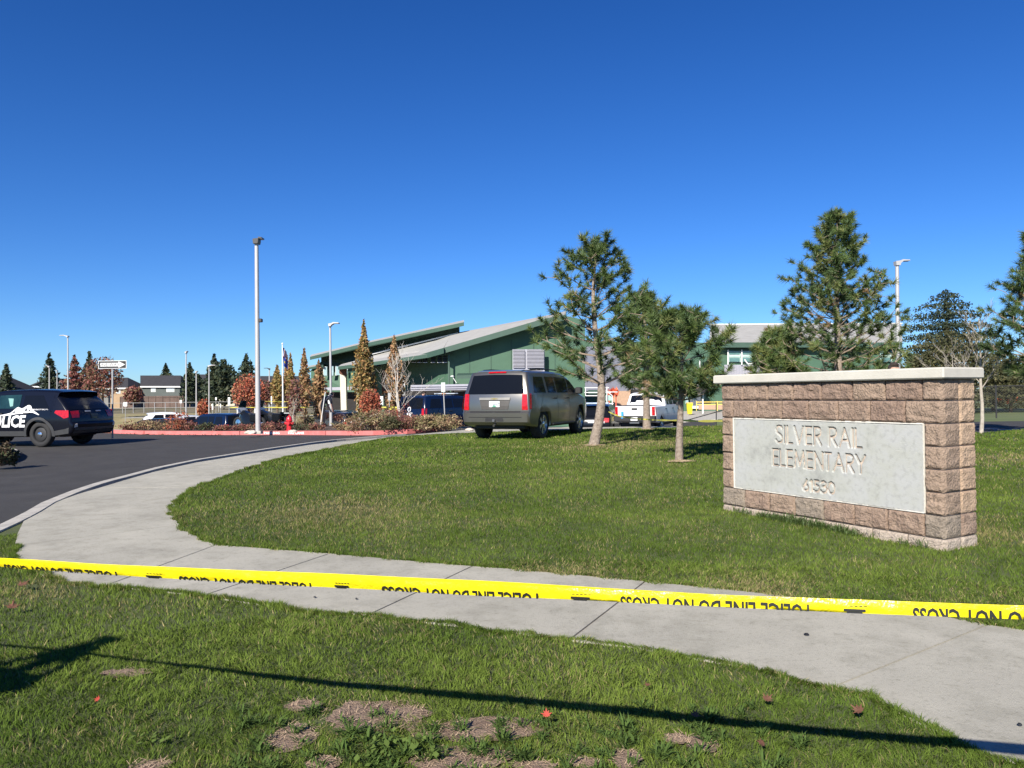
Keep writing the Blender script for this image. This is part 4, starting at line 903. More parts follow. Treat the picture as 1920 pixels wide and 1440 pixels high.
# wrap lettering, mountain mark and stripe on both sides (side coordinates: metres ahead of the rear wheel, metres up)
def side_shape(poly, sg_, off, mb): c.side(mb, [(c.p['xr'] + a * .9 - .22, b) for a, b in poly], sg_, off, .2)
sxc = 1 / 49.0; szc = 1 / 58.0
mt = [(-60, 330), (-30, 318), (0, 318), (60, 310), (150, 290), (200, 258), (240, 215), (265, 205), (292, 235), (330, 228), (400, 185), (430, 178), (460, 195), (480, 228), (520, 262), (606, 318), (588, 322), (500, 288), (430, 285), (360, 300), (250, 305), (140, 325), (60, 330), (-60, 338)]
mtp = [((86 - x / 8) * sxc, (98 - y / 8) * szc) for x, y in mt]
for sg_ in (1, -1):
    mb = MB(); bm = bmesh.new(); bm.faces.new([bm.verts.new((x, 0, z)) for x, z in mtp]); bmesh.ops.triangulate(bm, faces=bm.faces[:])
    for f_ in bm.faces: side_shape([(v.co.x, v.co.z) for v in f_.verts], sg_, .008, mb)
    bm.free(); mb.build('mountain_mark', wht, t, world=False, fix=False)
    mb = MB()
    for tri in ([(365, 262), (400, 215), (412, 262)], [(160, 292), (225, 262), (235, 285)], [(432, 250), (470, 240), (455, 270)]):
        side_shape([((86 - x / 8) * sxc, (98 - y / 8) * szc) for x, y in tri], sg_, .011, mb)
    mb.build('mountain_shading', pblk, t, world=False, fix=False)
    v, f = text_poly('POLICE', .50, .035, .18); mb = MB(); x0_, x1_ = min(q[0] for q in v), max(q[0] for q in v)
    for q in f:
        pts = [(c.p['xr'] + .44 + ((x1_ - v[i][0]) if sg_ > 0 else (v[i][0] - x0_)) * .86, .635 + v[i][1] * 1.0) for i in q]
        c.side(mb, pts, sg_, .010, .3)
    mb.build('door_lettering', wht, t, world=False, fix=False)
    mb = MB(); v, f = text_poly('EMERGENCY DIAL 911', .055, .008)
    for q in f: c.side(mb, [(.98 + (-v[i][0] if sg_ > 0 else v[i][0]) * 1.1, 1.145 + v[i][1]) for i in q], sg_, .009, .3)
    mb.build('small_lettering', wht, t, world=False, fix=False)

# --- white pickup
c = Car('pickup', 1.0); b0 = gp(1178, 797); Yt = 36.5; bx = base_at(1190, Yt)
hd = math.radians(25); hv = (math.sin(hd), math.cos(hd))
t = thing('pickup_truck', 'white crew cab pickup seen from behind between the pine trunks', 'pickup', (bx[0] + hv[0] * 2.3 + .15, bx[1] + hv[1] * 1.9, float(H(bx[0] + 1.7, bx[1] + 1.3)) - .10), math.atan2(hv[1], hv[0]))
wpaint = paint('white_paint_car', (0.78, 0.78, 0.77), 0, .3)
wins = [[(2.24, 1.30), (2.70, 1.30), (2.70, 1.72), (2.28, 1.72)], [(2.78, 1.30), (3.50, 1.30), (3.50, 1.74), (2.78, 1.74)], [(3.58, 1.30), (4.32, 1.30), (3.86, 1.66), (3.58, 1.73)]]
suv_common(c, t, wins, dglass, [(.83, .84), (.97, .84), (.97, 1.24), (.83, 1.24)], [(.04, .86), (.10, .86), (.10, 1.22), (.04, 1.22)], wpaint, doors=(2.2, 3.54), rimmat=alloy)
mb = MB(); mb.bbox((.12 - 3.05, -.84, 1.2), (1.9 - 3.05, .84, 1.292), .01); mb.build('bed_cover', blackpl, t, world=False)
mb = MB(); mb.box((-3.04, -.80, 1.285), (-3.0, .80, 1.31)); mb.build('tailgate_cap', blackpl, t, world=False)
mb = MB(); mb.bbox((-3.12, -.98, .56), (-2.86, .98, .80), .03); bp_ = mb.build('rear_bumper', blackpl, t, world=False)
mb = MB(); mb.box((-3.13, -.16, .60), (-3.122, .16, .76)); mb.build('licence_plate', plate_m, bp_, world=False)
mb = MB(); mb.box((-3.075, -.13, 1.10), (-3.04, .13, 1.18)); mb.build('tailgate_handle', blackpl, t, world=False)
mb = MB(); mb.box((-3.135, .52, .70), (-3.05, .61, 1.02)); mb.build('blue_rag', M('blue_cloth', (0.03, 0.30, 0.62), .8), t, world=False)
mb = MB(); mb.box((-3.16, -.25, .47), (-3.0, .2, .54)); mb.build('hitch_bar', chrome, t, world=False)

# --- simpler cars behind
def simple_car(kind, name, label, cat, px, Y, hdeg, pm_, scale=1.0, off=-.12, glass=dglass, group=None, plate=True, tweak=None):
    c = Car(kind, scale); b = base_at(px, Y, off); h = math.radians(hdeg); hv = (math.sin(h), math.cos(h))
    t = thing(name, label, cat, b, math.atan2(hv[1], hv[0]), group)
    p = c.p
    if kind == 'sedan': wins = [[(1.02, 1.0), (1.62, 1.0), (1.62, 1.33), (1.45, 1.31)], [(1.70, 1.0), (2.45, 1.0), (2.45, 1.37), (1.70, 1.36)], [(2.53, 1.0), (3.30, 1.0), (2.9, 1.24), (2.53, 1.36)]]; lz = [(.55, .78), (.86, .78), (.86, .95), (.55, .95)]; ly = [(.05, .80), (.30, .82), (.30, .95), (.07, .95)]; dr = (1.66, 2.49)
    elif kind == 'police': wins = [[(.66, 1.20), (1.62, 1.20), (1.62, 1.60), (.98, 1.60)], [(1.74, 1.20), (2.60, 1.20), (2.52, 1.61), (1.74, 1.63)], [(2.68, 1.20), (3.66, 1.20), (3.05, 1.54), (2.66, 1.61)]]; lz = [(.66, .90), (.93, .90), (.93, 1.10), (.60, 1.12)]; ly = [(.10, .92), (.22, .88), (.50, 1.06), (.46, 1.13), (.12, 1.13)]; dr = (1.68, 2.66)
    else: wins = [[(.42, 1.27), (1.28, 1.27), (1.28, 1.70), (.62, 1.70)], [(1.44, 1.27), (2.06, 1.27), (2.06, 1.71), (1.44, 1.71)], [(2.14, 1.27), (3.02, 1.27), (3.02, 1.68), (2.14, 1.71)], [(3.10, 1.27), (3.84, 1.27), (3.34, 1.62), (3.10, 1.68)]]; lz = [(.80, .82), (.965, .82), (.93, 1.25), (.80, 1.25)]; ly = [(.03, .84), (.14, .84), (.2, 1.25), (.09, 1.25)]; dr = (2.1, 3.06)
    suv_common(c, t, wins, glass, lz, ly, pm_, doors=dr)
    if plate:
        z = .92 if kind != 'sedan' else .62; mb = MB(); c.rear(mb, [(-.16, z - .05), (.16, z - .05), (.16, z + .09), (-.16, z + .09)], .02); mb.build('licence_plate', plate_m, t, world=False)
    return c, t
navy = M('navy_paint', (0.004, 0.010, 0.035), .2, .03, 2, coat=.15, spec=.35); blk2 = M('dark_paint', (0.007, 0.008, 0.010), .2, .03, 2, coat=.15, spec=.35); grn2 = paint('dark_green_grey_paint', (0.02, 0.03, 0.04), .3, .2)
c, t = simple_car('police', 'patrol_suv', 'dark patrol SUV with a red tail light just behind the front of the taupe SUV', 'suv', 1122, 41.0, 14, blk2, off=-.12)
rear_text(c, 'POLICE', .12, -.52, .86, wht, t, .02)
mb = MB(); mb.bbox((-.3, -.6, 1.78), (0, .6, 1.85), .02); mb.build('light_bar', M('blue_white_lens', (0.5, 0.6, 0.75), .3), t, world=False)
c, t = simple_car('suv', 'patrol_suv', 'dark blue patrol SUV with a round white emblem on its tailgate behind the bushes', 'suv', 836, 38.5, 38, navy, off=-.12)
rear_text(c, 'SHERIFF', .13, 0, .98, wht, t, .02)
mb = MB(); n = 20; c.rear(mb, [(math.cos(2 * PI * k / n) * .12, 1.22 + math.sin(2 * PI * k / n) * .12) for k in range(n)], .03); em = mb.build('emblem', wht, t, world=False)
mb = MB(); c.rear(mb, [(math.cos(PI / 2 + PI * k / 5) * (.10 if k % 2 == 0 else .045), 1.22 + math.sin(PI / 2 + PI * k / 5) * (.10 if k % 2 == 0 else .045)) for k in range(10)], .034); mb.build('star', navy, em, world=False)
mb = MB(); mb.bbox((-.1, -.7, 1.92), (.18, .7, 1.97), .015); lb_ = mb.build('light_bar', M('pale_lens2', (0.5, 0.55, 0.6), .3), t, world=False)
mb = MB(); mb.bbox((-.12, -.1, 1.93), (-.101, .14, 1.96), .003); mb.build('amber_lamp', orangel, lb_, world=False)
simple_car('suv', 'parked_suv', 'dark SUV parked nose away behind the thin lamp post, left of a pair', 'suv', 628, 54, -28, grn2, 1.0, group='pair of dark SUVs in front of the school')
simple_car('suv', 'parked_suv', 'dark SUV parked nose away beside the tall brown tree, right of a pair', 'suv', 655, 50, -26, blk2, .98, group='pair of dark SUVs in front of the school')
simple_car('suv', 'parked_suv', 'navy blue SUV in the sunken car park behind the low red shrubs', 'suv', 408, 47, -52, navy, 1.0)
simple_car('police', 'parked_car', 'low black car with a pillar window beyond the police SUV tail', 'car', 285, 46, -82, blk2, .88, plate=False)
wcar = paint('silver_paint', (0.6, 0.6, 0.61), .3, .25)
simple_car('police', 'parked_car', 'white hatchback with big red tail light in the car park below the grey house', 'car', 328, 62, 62, wpaint, .95)
simple_car('sedan', 'parked_car', 'silver car partly hidden behind the white hatchback in the car park', 'car', 366, 58, 66, wcar, 1.05)
# ------------------------------------------------------------------ trees
barkp = M('pine_bark', (0.36, 0.30, 0.24), 0.95, col2=(0.15, 0.11, 0.085), scale=16, bump=1.0, bscale=30, detail=8)
barkd = M('dark_bark', (0.11, 0.08, 0.06), 0.95, 0.3, 10, bump=.8, bscale=30); birch = M('pale_bark', (0.48, 0.44, 0.37), 0.9, col2=(0.28, 0.24, 0.20), scale=8)
needle = [M('pine_needle_a', (0.10, 0.15, 0.038), .6, .35, 3, trans=.2), M('pine_needle_b', (0.06, 0.10, 0.03), .6, .3, 3, trans=.1), M('pine_needle_c', (0.18, 0.205, 0.06), .6, .3, 3, trans=.2), M('pine_needle_dry', (0.26, 0.17, 0.085), .8, .3, 5)]
litter = M('needle_litter', (0.46, 0.36, 0.22), .9, col2=(0.30, 0.22, 0.12), scale=22, bump=1, bscale=60)
def tuft(mb, o, d, ln, n, wd, rg):
    d = d / (np.linalg.norm(d) + 1e-9); a = np.cross(d, [0, 0, 1.0]); 
    if np.linalg.norm(a) < .1: a = np.array([1.0, 0, 0])
    a /= np.linalg.norm(a); b = np.cross(a, d)
    th = rg.uniform(0, 2 * PI, n); ph = rg.uniform(.15, 1.45, n); l = ln * rg.uniform(.7, 1.1, n); s0 = rg.uniform(-.10, .05, n)
    for k in range(n):
        r = a * math.cos(th[k]) + b * math.sin(th[k]); e = d * math.cos(ph[k]) + r * math.sin(ph[k]); e[2] -= .10
        p = o + d * s0[k] * ln / .17; s = np.cross(e, rg.normal(0, 1, 3)); s = s / (np.linalg.norm(s) + 1e-9) * wd
        i = len(mb.v); q = p + e * l[k]
        mb.v.extend([tuple(p - s), tuple(p + s), tuple(q)]); mb.f.append([i, i + 1, i + 2]); mb.m.append(mb.mi)
def pine(label, px, Y, top_px, base_py=None, crown=.25, rad=None, seed=0, lean=(0, 0), trunk_r=.13, dens=1.0, nl_=.17, sizes=None, group=None, cols=(0, 0, 0, 1, 1, 2), litter_r=.45, name='pine_tree', branchm=None, bend=0.0, nn=46, nw=.0045, upright=.5, up_n=5):
    """rad: function of relative height 0..1 inside the crown -> radius in metres"""
    rg = np.random.default_rng(seed); b = base_at(px, Y) if base_py is None else gp(px, base_py)
    if base_py is not None: Y = b[1]
    q = P(top_px[0], top_px[1], Y); ht = q[2] - b[2]; off = q[0] - b[0]
    t = thing(name, label, 'tree', b, 0, group)
    def axis(h): 
        f = h / ht; return np.array([b[0] + off * f ** 1.3 + bend * math.sin(f * 5.5) * .5 * (1 - f), b[1] + .1 * math.sin(f * 4 + seed), b[2] + h])
    pts = [axis(ht * k / 14) for k in range(15)]; pts[0] = pts[0] - np.array([0, 0, .1]); rr = [trunk_r * (1.12 if k == 0 else 1) * (1 - .93 * (k / 14) ** 1.0) + .006 for k in range(15)]
    mb = MB(); mb.tube(pts, rr, 12); tr = mb.build('trunk', barkp, t, smooth=True)
    br = MB(); nd = [MB() for _ in range(4)]; h0 = ht * crown; nlev = int((ht - h0) / .27 * dens ** .5) + 2; tufts = []
    for lv in range(nlev):
        f = (lv + rg.uniform(-.3, .3)) / nlev; f = min(max(f, 0), .985); h = h0 + (ht - h0) * f; R_ = rad(f) if rad else 1.0
        nb = up_n if f < .8 else 4; a0 = rg.uniform(0, 2 * PI)
        for k in range(nb):
            az = a0 + 2 * PI * k / nb + rg.uniform(-.35, .35); L_ = R_ * rg.uniform(.72, 1.12); o = axis(h); up = .15 + upright * f + rg.uniform(-.12, .15)
            d = np.array([math.cos(az), math.sin(az), up]); n = 6; pth = [o]; p = o.copy(); bendz = rg.uniform(.3, .9)
            for s in range(n):
                stp = d / np.linalg.norm(d) * L_ / n; p = p + stp; pth.append(p.copy()); d = d + np.array([rg.normal(0, .09), rg.normal(0, .09), bendz / n * .8])
            r0 = max(.006, .026 * (trunk_r / .13) * (1 - .75 * f)); br.tube(pth, [r0 * (1 - .8 * i / n) + .003 for i in range(n + 1)], 5)
            for i in range(2, n + 1):
                if rg.random() < (.28 if i < 4 else .9): tufts.append((pth[i] + rg.normal(0, .02, 3), pth[i] - pth[i - 1]))
                m_ = rg.integers(2, 4) if L_ > .45 else 2
                for _ in range(m_):
                    if rg.random() > dens * .5 * (i / n + .3): continue
                    sd_ = np.array([rg.normal(0, 1), rg.normal(0, 1), rg.uniform(.1, .9)]); sd_ /= np.linalg.norm(sd_); l2 = rg.uniform(.14, .30) * min(1.4, .5 + L_ * .6)
                    e = pth[i] + sd_ * l2; br.tube([pth[i], pth[i] + sd_ * l2 * .5, e], [r0 * .35 + .002, r0 * .25 + .002, .003], 4); tufts.append((e, sd_ + np.array([0, 0, .4])))
    for _ in range(4): tufts.append((axis(ht) + rg.normal(0, .05, 3), np.array([rg.normal(0, .3), rg.normal(0, .3), 1])))
    for o, d in tufts:
        c = cols[rg.integers(0, len(cols))] if rg.random() > .012 else 3
        tuft(nd[c], o, d, nl_ * rg.uniform(.8, 1.15), nn, nw, rg)
    br.build('branches', branchm or M('pine_twig', (0.26, 0.20, 0.15), .9, .35, 6), t, smooth=True, fix=False)
    M4 = MB(); 
    for i, n_ in enumerate(nd):
        o = len(M4.v); M4.v.extend(n_.v); M4.f.extend([[a + o for a in f] for f in n_.f]); M4.m.extend([i] * len(n_.f))
    cr = M4.build('crown', needle, t, fix=False)
    if litter_r:
        mb = MB(); n = 36; vs = [(b[0], b[1], b[2] + .03)]
        for k in range(n):
            a = 2 * PI * k / n; r_ = litter_r * .62 * rg.uniform(.55, 1.35); x, y = b[0] + math.cos(a) * r_, b[1] + math.sin(a) * r_; vs.append((x, y, float(H(x, y)) + .012))
        mb.add(vs, [(0, k + 1, (k + 1) % n + 1) for k in range(n)]); mb.build('needle_litter', litter, t)
    return t
prof = lambda pts: (lambda f: float(np.interp(f, [p[0] for p in pts], [p[1] for p in pts])))
pine('tall thin crowned ponderosa pine with leaning trunk, leftmost of the three lawn pines', 1112, 18, (1119, 452), 835, .30, prof([(0, 1.3), (.12, 1.75), (.35, 1.45), (.6, 1.15), (.8, .8), (1, .35)]), 3, trunk_r=.12, dens=.62, bend=.5, nn=66, nw=.0085, nl_=.19)
pine('small pine behind the other two, its pale trunk in front of the white pickup', 1214, 26, (1206, 560), 805, .30, prof([(0, 1.0), (.3, 1.25), (.7, .8), (1, .3)]), 8, trunk_r=.13, dens=.85, nn=60, nw=.012, nl_=.25)
pine('short bushy pine nearest the sign wall, rightmost of the three lawn pines', 1275, 14, (1277, 590), 865, .40, prof([(0, .75), (.2, 1.0), (.5, .85), (.8, .55), (1, .22)]), 21, trunk_r=.07, dens=.95, nn=74, nw=.0065, nl_=.175, litter_r=.38)
pine('large conical pine rising behind the middle of the sign wall', 1573, 23, (1571, 405), None, .10, prof([(0, 2.2), (.2, 2.3), (.42, 1.9), (.62, 1.25), (.8, .8), (1, .3)]), 5, trunk_r=.14, dens=.95, nn=60, nw=.010, nl_=.215, cols=(1, 1, 0, 0, 2))
pine('low bright bushy pine behind the left half of the sign wall', 1450, 26, (1462, 622), None, .08, prof([(0, 1.1), (.3, 1.15), (.7, .8), (1, .3)]), 15, trunk_r=.10, dens=.9, nn=60, nw=.012, nl_=.24, cols=(2, 2, 0, 0))
pine('pine with crown cut off by the right edge of the view', 1965, 21, (1938, 440), None, .28, prof([(0, 1.3), (.3, 1.35), (.6, .8), (.75, .35), (.85, .5), (1, .3)]), 33, trunk_r=.15, dens=.7, nn=70, nw=.009, nl_=.23, cols=(1, 1, 0, 0))

# leaf clouds
def cloud(mb, c, rx, ry, rz, n, sz, rg, shape=None, clump=0):
    cs = None
    if clump: cs = rg.normal(0, .45, (clump, 3)) * [rx, ry, rz]
    for _ in range(n):
        if cs is not None and rg.random() < .75:
            p = cs[rg.integers(0, clump)] + rg.normal(0, .17, 3) * [rx, ry, rz]
        else:
            v = rg.normal(0, 1, 3); v /= np.linalg.norm(v); p = v * rg.random() ** .45 * [rx, ry, rz]
        if shape: 
            t = (p[2] / rz + 1) / 2; s = shape(min(max(t, 0), 1)); an = math.atan2(p[1], p[0]); hsd = int(abs(c[0]) * 13) % 97
            r_ = math.hypot(p[0] / rx, p[1] / ry); zz = p[2] / rz * 9
            s *= (.62 + .75 * float(vn(an * 2.2 + hsd, zz, 1.0, hsd))) * (r_ ** .3 if r_ > .01 else 1); p[0] *= s; p[1] *= s; p[2] -= .10 * rz * (r_ * s) * (zz % 2 < 1) * (rz < rx * 2.6)
        a = rg.normal(0, 1, 3); a /= np.linalg.norm(a); b = np.cross(a, rg.normal(0, 1, 3)); b /= np.linalg.norm(b) + 1e-9; s = sz * rg.uniform(.6, 1.3); q = np.array(c) + p; i = len(mb.v)
        mb.v.extend([tuple(q - a * s), tuple(q + b * s * .55), tuple(q + a * s), tuple(q - b * s * .55)]); mb.f.append([i, i + 1, i + 2, i + 3]); mb.m.append(mb.mi)
def leafmats(name, cols): return [M(name + '_' + 'abcd'[i], c, .7, .3, 4, trans=.2) for i, c in enumerate(cols)]
LM = {'gold': leafmats('gold_leaf', [(0.36, 0.24, 0.07), (0.24, 0.19, 0.06), (0.40, 0.22, 0.09), (0.15, 0.13, 0.045)]),
      'russet': leafmats('russet_leaf', [(0.42, 0.22, 0.11), (0.30, 0.17, 0.08), (0.20, 0.15, 0.06), (0.36, 0.24, 0.11)]),
      'red': leafmats('red_leaves', [(0.48, 0.12, 0.06), (0.32, 0.08, 0.045), (0.40, 0.19, 0.09), (0.22, 0.08, 0.05)]),
      'maroon': leafmats('maroon_leaves', [(0.24, 0.075, 0.06), (0.14, 0.05, 0.045), (0.28, 0.13, 0.085), (0.17, 0.12, 0.06)]),
      'conifer': leafmats('conifer_leaf', [(0.030, 0.050, 0.026), (0.045, 0.065, 0.030), (0.020, 0.035, 0.020), (0.06, 0.07, 0.03)]),
      'olive': leafmats('olive_leaf', [(0.085, 0.085, 0.030), (0.06, 0.065, 0.025), (0.11, 0.10, 0.04), (0.05, 0.055, 0.02)]),
      'shrub': leafmats('shrub_leaf', [(0.20, 0.14, 0.07), (0.24, 0.12, 0.075), (0.12, 0.12, 0.045), (0.34, 0.25, 0.13)]),
      'straw': leafmats('straw_leaf', [(0.42, 0.32, 0.18), (0.28, 0.22, 0.11), (0.22, 0.20, 0.08), (0.32, 0.18, 0.11)]),
      'dgreen': leafmats('dark_shrub', [(0.045, 0.065, 0.025), (0.03, 0.045, 0.02), (0.07, 0.075, 0.03), (0.10, 0.07, 0.04)])}
def crown_cloud(t, c, rx, ry, rz, n, sz, seed, mats, shape=None, clump=0, name='crown'):
    rg = np.random.default_rng(seed); mb = MB()
    for i in range(4): mb.mi = i; cloud(mb, c, rx, ry, rz, n // 4, sz, rg, shape, clump)
    return mb.build(name, mats, t, fix=False)
def tree_at(name, label, px, Y, top, wpx, kind, seed, n=2600, sz=None, shape=None, crown_lo=None, trunk_r=.12, trunkm=None, base_py=None, group=None, clump=0, twigs=0, dx=0):
    b = base_at(px, Y) if base_py is None else P(px, base_py, Y); q = P(px + dx, top, Y); k = Y / F; ht = q[2] - b[2]; lo = crown_lo if crown_lo is not None else .12; rx = wpx / 2 * k
    t = thing(name, label, 'tree', b, 0, group); tm = trunkm or barkd; mb = MB(); mb.tube([b - np.array([0, 0, .2]), b + [rx * .04, 0, ht * .45], b + [(q[0] - b[0]) * .8, 0, ht * .9]], [trunk_r, trunk_r * .7, .02], 8); mb.build('trunk', tm, t, smooth=True)
    if twigs:
        rg = np.random.default_rng(seed + 5); mb = MB()
        for _ in range(twigs):
            f = rg.uniform(lo, .85); o = b + [(q[0] - b[0]) * f, 0, ht * f]; a = rg.uniform(0, 2 * PI); l = rx * rg.uniform(.6, 1.1) * (1.15 - f * .6); e = o + [math.cos(a) * l, math.sin(a) * l, l * rg.uniform(.6, 1.4)]
            mb.tube([o, (o + e) / 2 + [0, 0, -l * .08], e], [trunk_r * .3, trunk_r * .2, .008], 4)
        mb.build('branches', tm, t, fix=False)
    z0 = b[2] + ht * lo; cz = (z0 + q[2]) / 2; crown_cloud(t, (b[0] + (q[0] - b[0]) * .5, b[1], cz), rx, rx, (q[2] - z0) / 2, n, sz or .0019 * Y, seed, LM[kind], shape, clump); return t
col_s = lambda t: float(np.interp(t, [0, .12, .4, .62, .8, .93, 1], [.75, 1.15, 1.25, 1.0, .62, .3, .1]))
cone_s = lambda t: max(.10, 1.25 - t * 1.12)
GC = 'columnar autumn trees in front of the school'
for px, Y, top, wd, kd, lb, n in ((683, 44, 598, 33, 'gold', 'tallest columnar golden brown tree left of the school entrance', 5200), (740, 45, 626, 32, 'russet', 'columnar brown tree behind the bare birch at the entrance', 4200), (598, 60, 672, 24, 'russet', 'columnar russet tree just left of the thin lamp post', 2400),
                              (571, 68, 650, 17, 'russet', 'slender columnar tree with a pointed rusty top left of the school wall', 2000), (545, 75, 660, 13, 'gold', 'slender columnar tree just right of the flagpole', 1500), (538, 82, 664, 11, 'russet', 'thin columnar tree directly behind the flags', 1200), (520, 80, 683, 19, 'gold', 'short columnar tree left of the flagpole', 1800)):
    tree_at('columnar_tree', lb, px, Y, top, wd * 1.15, kd, int(px), n, shape=col_s, crown_lo=.1, group=GC, twigs=14, sz=.0021 * Y)
tree_at('maple_tree', 'small maple with orange red leaves left of the tall lamp post', 466, 62, 700, 62, 'red', 2, 2000, crown_lo=.32, twigs=26, trunk_r=.08)
tree_at('maple_tree', 'small maroon tree right of the flagpole in front of the columnar trees', 553, 58, 710, 34, 'maroon', 12, 900, crown_lo=.3, twigs=20, trunk_r=.07)
tree_at('maple_tree', 'red brown tree behind the one way sign', 192, 78, 668, 74, 'maroon', 4, 2000, crown_lo=.3, twigs=26, trunk_r=.12)
tree_at('maple_tree', 'bright red young tree below the tall columnar tree at the entrance', 695, 38, 728, 42, 'red', 9, 1400, crown_lo=.2, twigs=20, trunk_r=.05)
tree_at('maple_tree', 'dark red leafed tree between the tan and grey houses', 250, 120, 722, 36, 'maroon', 45, 900, crown_lo=.2, twigs=12)
tree_at('maple_tree', 'low orange red tree between the thin poles behind the car park', 382, 75, 748, 26, 'red', 46, 900, crown_lo=.1, twigs=10)
tree_at('maple_tree', 'dark red tree behind the tall lamp post, beside the conifers', 500, 90, 712, 30, 'maroon', 47, 800, crown_lo=.2, twigs=10)
for px, Y, top, wd, lb, kd, n in ((12, 150, 680, 26, 'small dark conifer at the left edge of the view', 'conifer', 1200), (93, 140, 660, 34, 'pointed dark conifer left of the tall left lamp', 'conifer', 1600), (140, 130, 664, 38, 'conifer with rusty branches just right of the left lamp', 'maroon', 1500), (168, 140, 657, 34, 'conifer peak rising behind the one way sign', 'conifer', 1300), (311, 210, 681, 30, 'conifer top rising behind the roof of the grey house', 'conifer', 1000),
                           (356, 150, 679, 30, 'narrow dark conifer between two thin poles', 'conifer', 1200), (402, 130, 661, 34, 'tallest pointed conifer of the dark pair right of the thin poles', 'conifer', 1800), (420, 128, 672, 52, 'broad round topped dark conifer right of the thin poles', 'conifer', 2600), (462, 120, 662, 46, 'dark conifer just left of the tall lamp post', 'conifer', 1800), (372, 165, 700, 40, 'low dark conifer in front of the second dark roof', 'conifer', 1200)):
    tree_at('conifer_tree', lb, px, Y, top, wd * 1.5, kd, int(px) + 70, n, shape=cone_s if wd != 52 else (lambda t: max(.3, 1.1 - t * .6)), crown_lo=.06, sz=.0030 * Y * .8)
tree_at('conifer_tree', 'large dark ponderosa on the skyline right of the lamp', 1776, 85, 541, 150, 'conifer', 61, 11000, shape=lambda t: float(np.interp(t, [0, .35, .6, .8, .93, 1], [1.25, 1.3, 1.15, .9, .65, .35])), crown_lo=.2, sz=.15, clump=0, trunk_r=.3)
GO = 'olive brown conifers behind the sign wall'
for px, Y, top, wd, lb in ((1740, 66, 625, 76, 'olive conifer left of the bare tree above the end of the wall cap'), (1778, 64, 612, 80, 'olive brown conifer below the dark ponderosa'), (1823, 60, 604, 78, 'olive conifer right behind the bare pale tree'), (1862, 68, 645, 70, 'olive conifer above the orange cones'), (1895, 62, 668, 74, 'olive conifer beside the right edge pine'), (1935, 66, 655, 90, 'olive conifer cut by the right edge'), (1715, 72, 660, 50, 'low olive conifer right of the right hand lamp')):
    tree_at('conifer_tree', lb, px, Y, top, wd * 1.35, 'olive', int(px), 4200, shape=lambda t: float(np.interp(t, [0, .4, .7, .9, 1], [1.3, 1.25, 1.0, .65, .3])), crown_lo=.02, sz=.13, group=GO, clump=0, trunk_r=.15)
# bare trees
def bare_tree(label, px, Y, top, spread, seed, mat, tr=.06, base_py=None, lo=.3, nb=9, depth=3, multi=1):
    rg = np.random.default_rng(seed); b = base_at(px, Y) if base_py is None else gp(px, base_py); Y = b[1]
    q = P(px, top, Y); ht = q[2] - b[2]; t = thing('bare_tree', label, 'tree', b); mt = MB(); mb = MB()
    for m_ in range(multi):
        o = b + [rg.uniform(-.05, .05) * (multi > 1), 0, -.1]; lean = rg.uniform(-.14, .14) * (multi > 1) * ht
        pts = [o + np.array([lean * (k / 8) ** 1.2 + .03 * math.sin(k * 1.3 + m_), .03 * math.cos(k), (ht * rg.uniform(.93, 1) if m_ else ht) * k / 8 + .1 * (k == 0) * 0]) for k in range(9)]
        mt.tube(pts, [tr * (1 - .9 * k / 8) + .004 for k in range(9)], 8)
        def grow(o, d, l, r, dep):
            p = o; pth = [o]; 
            for s in range(4): d = d + rg.normal(0, .13, 3) + [0, 0, .09]; p = p + d / np.linalg.norm(d) * l / 4; pth.append(p)
            mb.tube(pth, [r * (1 - .7 * k / 4) + 0.0011 * Y / 20 for k in range(5)], 4)
            if dep > 0:
                for s in (1, 2, 3, 4, 4):
                    a = rg.uniform(0, 2 * PI); nd_ = d / np.linalg.norm(d) + .8 * np.array([math.cos(a), math.sin(a), .3]); grow(pth[s], nd_, l * rg.uniform(.35, .6), r * .5, dep - 1)
        for k in range(nb):
            f = lo + (.95 - lo) * k / nb; i = f * 8; p = pts[int(i)] + (pts[min(int(i) + 1, 8)] - pts[int(i)]) * (i % 1); a = k * 2.4 + rg.uniform(-.4, .4) + m_
            grow(p, np.array([math.cos(a), math.sin(a) * .8, 1.0]), spread * (1.15 - f * .7) * Y / F * rg.uniform(.8, 1.1), tr * .34 * (1 - f * .6), depth - 1)
    mt.build('trunk', mat, t, smooth=True); mb.build('branches', mat, t, fix=False); return t
bare_tree('bare tree with slim pale trunk just right of the sign wall', 1841, 0, 590, 70, 6, birch, .055, base_py=806, lo=.38, nb=11)
bare_tree('bare whitish multi stemmed birch by the school entrance', 748, 36, 655, 52, 14, M('birch_bark', (0.50, 0.46, 0.40), .8, .2, 6), .036, lo=.2, nb=6, multi=2, depth=3)
bare_tree('small bare tree with pale twigs behind the sign wall cap', 1788, 45, 655, 60, 9, birch, .05, lo=.3, nb=8)
bare_tree('thin bare sapling beside the columnar trees near the hydrant', 551, 40, 742, 26, 19, birch, .035, lo=.3, nb=6, depth=2)

